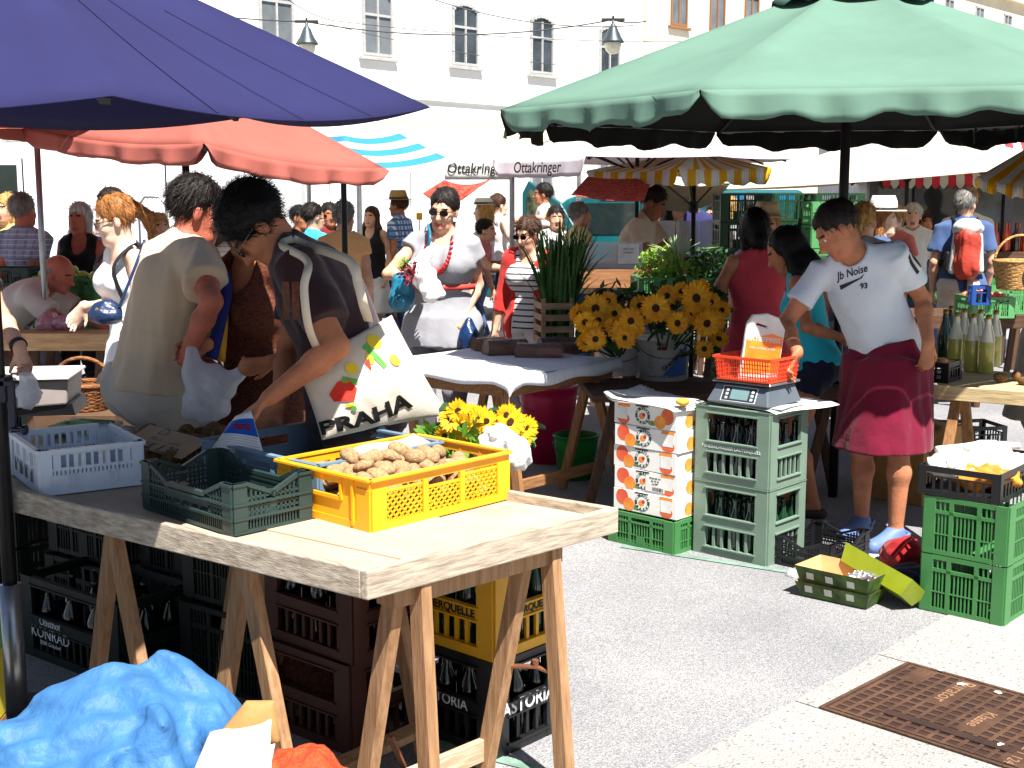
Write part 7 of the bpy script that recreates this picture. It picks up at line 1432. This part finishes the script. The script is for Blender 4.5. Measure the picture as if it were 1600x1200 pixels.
bq = thing('bouquet', 'bunch of dark red flowers in white paper held by the woman in grey', 'flowers', (0,0,0)); c = W(650,425,7.78); q = SDF(); q.cone(c, W(690,460,7.72), .075, .03, .03); q.cone(W(665,430,7.75), W(672,462,7.72), .07, .05, .03); q.cone(c+V((.02,0,.03)), W(672,392,7.9), .05, .03, .03); link('wrapping_paper', q.mesh('wrapping_paper', .009, crump(.012, 50, 4), 0), pp, bq)
foliage(bq, 'petals', c.x-.035, c.y-.075, c.z-.0, .055, .03, .065, 110, pm('crimson_petal', (150,16,46), .6, col2=(90,8,26), vs=40), .030, 3); foliage(bq, 'leaves', c.x-.07, c.y-.06, c.z+.045, .04, .03, .035, 26, hb1, .03, 4)
def softbag(name, label, pts, r, mat, seed=1, strap_=None, cat='bag'):
    o = thing(name, label, cat, (0,0,0)); q = SDF(); P_ = [V(p) for p in pts]
    for a, b, ra, rb in zip(P_, P_[1:], r, r[1:]): q.cone(a, b, ra, rb, .04)
    link('bag_body', q.mesh('bag_body', .010, folds(.007, 40, seed, (1,1,.4)), 1), mat, o)
    if strap_: m = MB(); m.tube(smoothpts(strap_), .010, 6); m.build('handle', mat, o, smooth=True)
    return o
tq_ = pm('turquoise_sheen', (36,120,150), .4, var=.25, vs=10, bump=.3, bs=20); softbag('shoulder_bag', 'turquoise cloth bag on the shoulder of the woman in grey', [W(628,440,7.9),W(628,465,7.9)], [.06,.085], tq_, 3, [W(669,352,8.1),W(672,370,7.98),W(664,395,7.98),W(636,438,7.92)])
nvb = pm('navy_film', (20,48,92), .3, bump=.5, bs=26); nb_ = softbag('plastic_bag', 'navy blue plastic bag hanging from the hand of the woman in grey', [W(733,500,8.0),W(733,528,8.0),W(734,566,8.0)], [.02,.06,.07], nvb, 7)
# --- woman in red cardigan
f = Fig('short woman in a red cardigan and striped top with sunglasses', (xat(828,9.0),9.0), 205, 1.555, 1.0, fem=True, hp=14, hy=12, sk='light', res=.0105, R=dict(w=(.24,.10,.70)), L=dict(w=(-.24,.12,.72)))
f.body(); f.hair('brown', 'short', ln=.055, vol=1.06); f.glasses(True); f.top(cloth('striped_top', (224,222,218), .03, wave=[(2,24,.26,(44,44,56))]), 'shirt', .014, 0, -.05, scoop=.06); f.trousers(whiteT, ease=.02)
q = SDF(); f.torso(q, .028, .05, 0); q.tubec(f.Wa, f.P-V((0,0,.14)), .15, .19, .05, f.e, .8)
for k in 'RL': Sx, El, Wr = f.A[k][:3]; q.cone(Sx, El, .068, .056, .03); q.tubec(El, El+(Wr-El)*.5, .056, .05, .02)
q.sub(f.Ch+f.f2*.17-V((0,0,.20)), (.095,.13,.60), .01); q.sub(f.Nk+f.f2*.06, (.085,.10,.10), .01); q.cut(f.P-V((0,0,.12)), (0,0,-1)); f._fin(q, 'cardigan', cloth('red_knit', (206,52,46), .08), .0105, .005)
# --- girl in cyan behind the tee man
f = Fig('young woman in a turquoise tank top and denim shorts with a hand on her hip', (xat(1276,6.75),6.75), 288, 1.56, .9, fem=True, lean=10, lean2=18, hp=30, sk='tan', res=.0085, L=dict(w=(-.14,-.17,.98),pole=(-.9,.5,-.2),hd=(.35,-.6,-.5),pn=(1,.2,0)), R=dict(w=(.25,.2,.95)), legs=dict(R=dict(y=.10),L=dict(y=-.05)))
f.body(); f.hair('black', 'long'); f.top(cloth('turquoise_knit', (40,186,206), .06), 'tank_top', .012, 0, -.02, scoop=.10, straps=True, amp=.003); f.trousers(cloth('dark_denim', (28,34,58), .15), 'shorts', .34, .014, rise=.08); f.shoes(pm('sandal_brown', (70,48,38), .7), 'sandal', -.03)
# --- woman in red seen from behind
f = Fig('woman in a sleeveless red top seen from behind with dark hair', (xat(1188,7.75),7.75), 352, 1.61, 1.04, fem=True, lean=8, hp=25, sk='tan', res=.009, R=dict(w=(.20,.26,1.0)), L=dict(w=(-.20,.26,1.0)))
f.body(); f.hair('black', 'bob', vol=1.16); f.top(cloth('coral_red_cotton', (214,70,84), .08, bs=6, bump=.7), 'top', .016, 0, -.06, .04, .07, skirt=(.22,.26), amp=.006); f.skirt(cloth('black_skirt', (22,22,26)), .5, .25)
# --- the others
def simple(label, px, yt, d, face, hair, hstyle, topm, sleeve=.6, bottom=None, bk='trousers', fem=False, group=None, gl=None, skirt=None, scoop=0.0, straps=False, vol=1.03, **k):
    f = man(label, px, yt, d, face, fem=fem, **k); f.body(); 
    if hair: f.hair(hair, hstyle, vol=vol)
    if gl is not None: f.glasses(gl)
    f.top(topm, 'dress' if skirt else 'shirt', .018, sleeve, -.06, scoop=scoop, skirt=skirt, straps=straps, amp=.005, seed=int(px) % 17)
    if bottom is not None and not skirt: (f.skirt(bottom) if bk == 'skirt' else f.trousers(bottom, bk, .55 if bk == 'shorts' else 1.9))
    return f
plaid = cloth('lilac_plaid', (150,152,178), .05, wave=[(0,13,.3,(120,122,150)),(2,13,.3,(124,126,156)),(2,26,.12,(196,196,210))]); bplaid = cloth('blue_plaid', (96,140,196), .05, wave=[(0,16,.35,(206,214,226)),(2,16,.35,(60,96,160))])
simple('grey haired man in lilac plaid shirt with hands clasped behind his back', 33, 303, 9.7, 18, 'grey', 'short', plaid, .6, cloth('grey_slacks', (112,108,120)), w=1.08, R=dict(w=(.05,-.20,.86),pole=(1,-.4,0)), L=dict(w=(-.03,-.21,.90),pole=(-1,-.4,0)), sk='red')
simple('blonde woman in yellow at the far left edge', 10, 304, 11.2, 200, 'blond', 'bob', cloth('yellow_top', (226,206,110)), .5, cloth('grey_slacks', (112,108,120)), fem=True)
simple('white haired woman in a black tank top with folded arms', 124, 317, 10.0, 188, 'white', 'bob', cloth('black_tank', (24,22,26)), 0, cloth('black_slacks', (26,26,30)), fem=True, sk='red', scoop=.10, R=dict(w=(-.05,.20,1.0),pole=(1,-.3,-.3)), L=dict(w=(.05,.22,1.0),pole=(-1,-.3,-.3)))
simple('woman in purple with dark curls behind the ginger woman', 172, 295, 10.8, 250, 'dark', 'bob', cloth('purple_blouse', (120,112,160)), .8, cloth('black_slacks', (26,26,30)), fem=True, vol=1.08)
simple('blonde woman in pink behind the beige man', 246, 333, 10.4, 150, 'blond', 'bob', cloth('pink_blouse', (226,160,160)), .5, whiteT, fem=True)
simple('woman in a pale ruched blouse half hidden behind the beige man', 345, 312, 7.6, 20, 'brown', 'bob', cloth('ruched_blouse', (214,206,192), .05, wave=[(2,34,.15,(150,140,126))]), .9, whiteT, fem=True, w=1.05)
f = Fig('balding man in white shirt leaning far over the plank stall', (xat(-4,8.85),8.85), 92, 1.74, 1.15, lean=40, lean2=60, drop=.2, hp=20, hy=8, sk='red', res=.0115, R=dict(w=(.25,.75,.72)), L=dict(w=(-.2,.75,.72)))
f.body(); f.hair('grey', 'bald', n=100); f.top(cloth('white_shirt', (206,198,190), .05), 'shirt', .022, .7, -.08); f.trousers(cloth('khaki', (120,110,84)))
f = Fig('person at the left edge reaching in with a watch on the wrist', (xat(-112,5.3),5.3), 112, 1.70, 1.0, lean=14, sk='light', res=.0085, L=arm_(32,545,5.05,pole=(-.5,-.8,-.2),hd=(.2,.45,-.85),curl=50), R=dict(w=(.3,.2,.95)))
f.body(); f.hair('brown', 'short'); f.top(cloth('dark_top', (52,56,60)), 'shirt', .02, .35, -.06); f.trousers(den()); m = MB(); A_ = f.A['L']; d_ = (A_[2]-A_[1]).normalized(); p = A_[2]-d_*.015; Q = d_.to_track_quat('Z','Y').to_matrix(); m.lathe([(.031,-.012),(.034,-.008),(.034,.008),(.031,.012)], n=18); w_ = m.build('watch', pm('watch_black', (24,24,26), .3), f.root, smooth=True, thick=.003); Mx = Q.to_4x4(); Mx.translation = p; w_.matrix_local = Mx
q = SDF(); c = W(44,598,5.0); q.cone(c+V((0,0,.03)), c-V((0,0,.05)), .02, .045, .03); tag(link('plastic_bag', q.mesh('plastic_bag', .008, folds(.008,50,3,(1,1,1))), pbm), 'white film bag gripped by the watch wearing hand at the left', 'plastic bag')
cya = cloth('cyan_tee', (60,190,214)); simple('dark haired person in the crowd beside the cyan shirt', 467, 321, 12.6, 120, 'black', 'short', cloth('dark_tee', (60,50,56)), .6, den(), sk='tan'); simple('short haired person in a cyan shirt with sunglasses', 487, 317, 11.4, 48, 'dark', 'short', cya, .6, den(), gl=True)
simple('person in dark red shirt behind the orange vest', 514, 317, 12.8, 160, 'dark', 'short', cloth('dark_red_shirt', (120,34,40)), .6, den(), sk='tan'); simple('grey haired woman in an orange vest seen from behind', 536, 316, 10.4, 14, 'grey', 'short', cloth('orange_vest', (240,184,124)), .4, whiteT, fem=True, w=1.12, vol=1.1)
simple('woman with long brown hair in a black tank top and white skirt', 580, 325, 14.6, 200, 'brown', 'verylong', cloth('black_tank', (24,22,26)), 0, cloth('white_spotted', (216,214,212), col2=(190,192,200)), 'skirt', fem=True, scoop=.10, straps=True, h=1.585)
f = simple('man in straw hat and blue plaid shirt with jeans', 624, 304, 14.8, 290, 'brown', 'short', bplaid, .6, den(), sk='tan'); f.hat(pm('straw', (176,140,80), .7, var=.15, vs=40, bump=.3, bs=90), pm('hat_band', (70,52,36), .7))
f = simple('fair haired woman with a white cap, left of the denim shorts', 757, 312, 14.6, 280, 'blond', 'bob', cloth('grey_vest', (196,194,198)), 0, den(), fem=True, sk='pale'); f.hat(whiteT, pm('hat_black', (24,24,26)), 'cap', .11, .07)
simple('person in a pink shirt leaning at the brown counter', 735, 332, 13.0, 110, 'dark', 'short', cloth('pink_shirt', (222,120,130)), .6, den(), h=1.52, lean=25, R=dict(w=(.2,.5,1.0)))
f = simple('young woman in a white tank top and denim shorts seen from the side', 778, 304, 15.4, 62, 'brown', 'short', cloth('white_tank', (220,218,222)), 0, den(), 'shorts', fem=True, w=.9, sk='pale', scoop=.06, straps=True, R=dict(w=(.22,.30,1.10)), L=dict(w=(-.2,.35,1.1)), res=.012); f.shoes(whiteT, 'sneaker', .02)
softbag('backpack', 'tan leather backpack on the young woman in denim shorts', [W(754,378,15.0),W(755,395,15.0),W(756,402,15.0)], [.085,.11,.10], pm('tan_leather', (176,92,40), .4, var=.2, vs=6, bump=.2, bs=20), 5, [W(756,366,15.1),W(766,345,15.1),W(775,352,15.2)])
simple('dark haired man in a white tee standing at the teal van door', 850, 284, 16.4, 268, 'dark', 'short', whiteT, .6, den(), sk='tan', h=1.86)
f = simple('person with bent arm raised behind the red cardigan woman', 868, 324, 12.8, 172, 'dark', 'short', whiteT, .3, den(), h=1.60, R=dict(w=(.14,-.05,1.50),pole=(1,.1,-.3)), sk='light')
simple('grey haired man in a pale yellow shirt behind the gladioli', 905, 316, 12.0, 70, 'grey', 'short', cloth('pale_yellow_shirt', (222,208,150)), .6, den(), sk='light'); simple('vendor in a beige polo leaning over the counter', 985, 302, 11.3, 112, 'dark', 'short', cloth('beige_polo', (206,184,160)), .6, den(), w=1.2, sk='brown', h=1.84, lean=22, hp=25, R=dict(w=(.22,.50,1.08)), L=dict(w=(-.15,.55,1.10)))
simple('person in a red shirt behind the vendor', 1024, 312, 13.4, 200, 'dark', 'short', cloth('bright_red_shirt', (206,44,48)), .6, den(), sk='tan')
f = simple('woman with long black hair, sunglasses and orange scarf', 1052, 306, 12.6, 128, 'black', 'long', cloth('dark_blouse', (38,34,44)), 1.6, den(), fem=True, gl=True); q = SDF(); q.cone(f.Nk+V((-.09,.03,.0)), f.Ch+f.f2*.14, .03, .045, .03); q.cone(f.Nk+V((.09,.03,.0)), f.Ch+f.f2*.14, .03, .045, .03); f._fin(q, 'scarf', pm('orange_scarf', (214,100,60), .8, var=.3, vs=20), .012, .006)
simple('tall man in a navy polo shirt with a moustache', 1083, 290, 13.2, 176, 'brown', 'short', cloth('navy_polo', (44,46,92)), .6, den(), w=1.1, sk='light')
simple('man in a dark jacket beside the clear screens', 1116, 318, 13.8, 220, 'dark', 'short', cloth('dark_jacket', (60,44,44)), 1.8, den()); simple('blonde head behind the crate towers', 1142, 308, 14.6, 0, 'blond', 'bob', whiteT, .6, den(), fem=True); simple('grey haired man behind the crate towers', 1173, 304, 14.2, 340, 'grey', 'short', cloth('grey_shirt', (150,150,154)), .6, den())
f = simple('woman in a pale sun hat behind the woman in red', 1199, 326, 8.6, 190, 'blond', 'bob', cloth('lilac_blouse', (170,166,196)), .6, den(), fem=True); f.hat(pm('pale_straw', (214,186,140), .7, bump=.3, bs=90), None, 'sun_hat', .17, .10)
simple('blonde woman with a ponytail behind the man in the pale tee', 1350, 317, 8.6, 30, 'blond', 'pony', cloth('grey_shirt', (150,150,154)), .6, den(), fem=True)
f = simple('woman in a white hat with black band and denim shirt', 1378, 318, 9.6, 112, 'ginger', 'bob', den(), .9, whiteT, fem=True, sk='pale'); f.hat(pm('white_hat', (224,218,206), .7), pm('hat_black', (24,24,26)), 'hat', .155, .11)
simple('blonde person before the glass kiosk', 1401, 322, 12.2, 240, 'blond', 'short', cloth('coral_tee', (206,110,100)), .6, den()); simple('white haired person in a white shirt before the kiosk', 1428, 318, 12.8, 200, 'white', 'short', whiteT, .8, den()); simple('person in a checked shirt before the kiosk', 1445, 330, 12.9, 170, 'brown', 'short', bplaid, .6, den(), sk='tan')
simple('fair haired person in white just behind the backpack wearer', 1514, 294, 13.0, 10, 'blond', 'short', whiteT, .6, den(), w=1.05)
f = BP = simple('grey haired man in a blue tee and beige shorts with a rucksack', 1508, 297, 11.4, 8, 'grey', 'short', cloth('slate_blue_tee', (66,88,130)), .7, cloth('stone_shorts', (196,186,172), .05), 'shorts', w=1.08, sk='light', res=.0115, hy=25)
bk = thing('rucksack', 'red and white rucksack worn by the grey haired man in blue', 'rucksack', (0,0,0)); rr_ = pm('rucksack_red', (190,66,50), .55, var=.1, vs=8, bump=.3, bs=22); rw = pm('rucksack_white', (206,204,200), .6, bump=.2, bs=20); rb_ = pm('rucksack_black', (26,26,30), .6)
w_ = lambda x, y, z: f.toW(f.Ch+f.e2*x-f.f2*y+f.u2*z)
q = SDF(); q.cone(w_(0,.19,-.20), w_(0,.20,.06), .115, .115, .04); link('main_bag', q.mesh('main_bag', .010, folds(.006, 30, 3)), rr_, bk); q = SDF(); q.ell(w_(0,.20,.15), (.13,.10,.075), .02); link('lid', q.mesh('lid', .010, folds(.006, 40, 6)), rw, bk)
for sg in (-1, 1): q = SDF(); q.cone(w_(sg*.115,.18,-.22), w_(sg*.10,.20,.08), .038, .026, .02); link('side_panel', q.mesh('side_panel', .010), rw, bk); strap('strap', bk, smoothpts([w_(sg*.09,.14,.17), w_(sg*.11,.02,.215), w_(sg*.12,-.10,.12)]), .05, rb_, (1,0,0)); q = SDF(); q.cone(w_(sg*.155,.15,-.22), w_(sg*.15,.16,-.08), .03, .03, .02); link('side_pocket', q.mesh('side_pocket', .010), rb_, bk)
m = MB(); cB = f.toW(f.Wa); m.grid(lambda u, v: cB+V((.195*math.cos(u*2*PI), .165*math.sin(u*2*PI), .02+.06*(v-.5))), 36, 2, True); m.build('hip_belt', rb_, bk, smooth=True, thick=.008); strap('strap', bk, [w_(0,.20,-.28), w_(0,.205,-.36), w_(.005,.21,-.50), w_(.0,.20,-.62)], .03, rb_, (0,1,0))
simple('woman in a grey floral dress cut off by the right edge', 1652, 322, 7.7, 285, 'brown', 'bob', cloth('grey_floral', (150,148,150), .3, col2=(196,180,140)), .7, None, fem=True, skirt=(.5,.30), w=1.05)
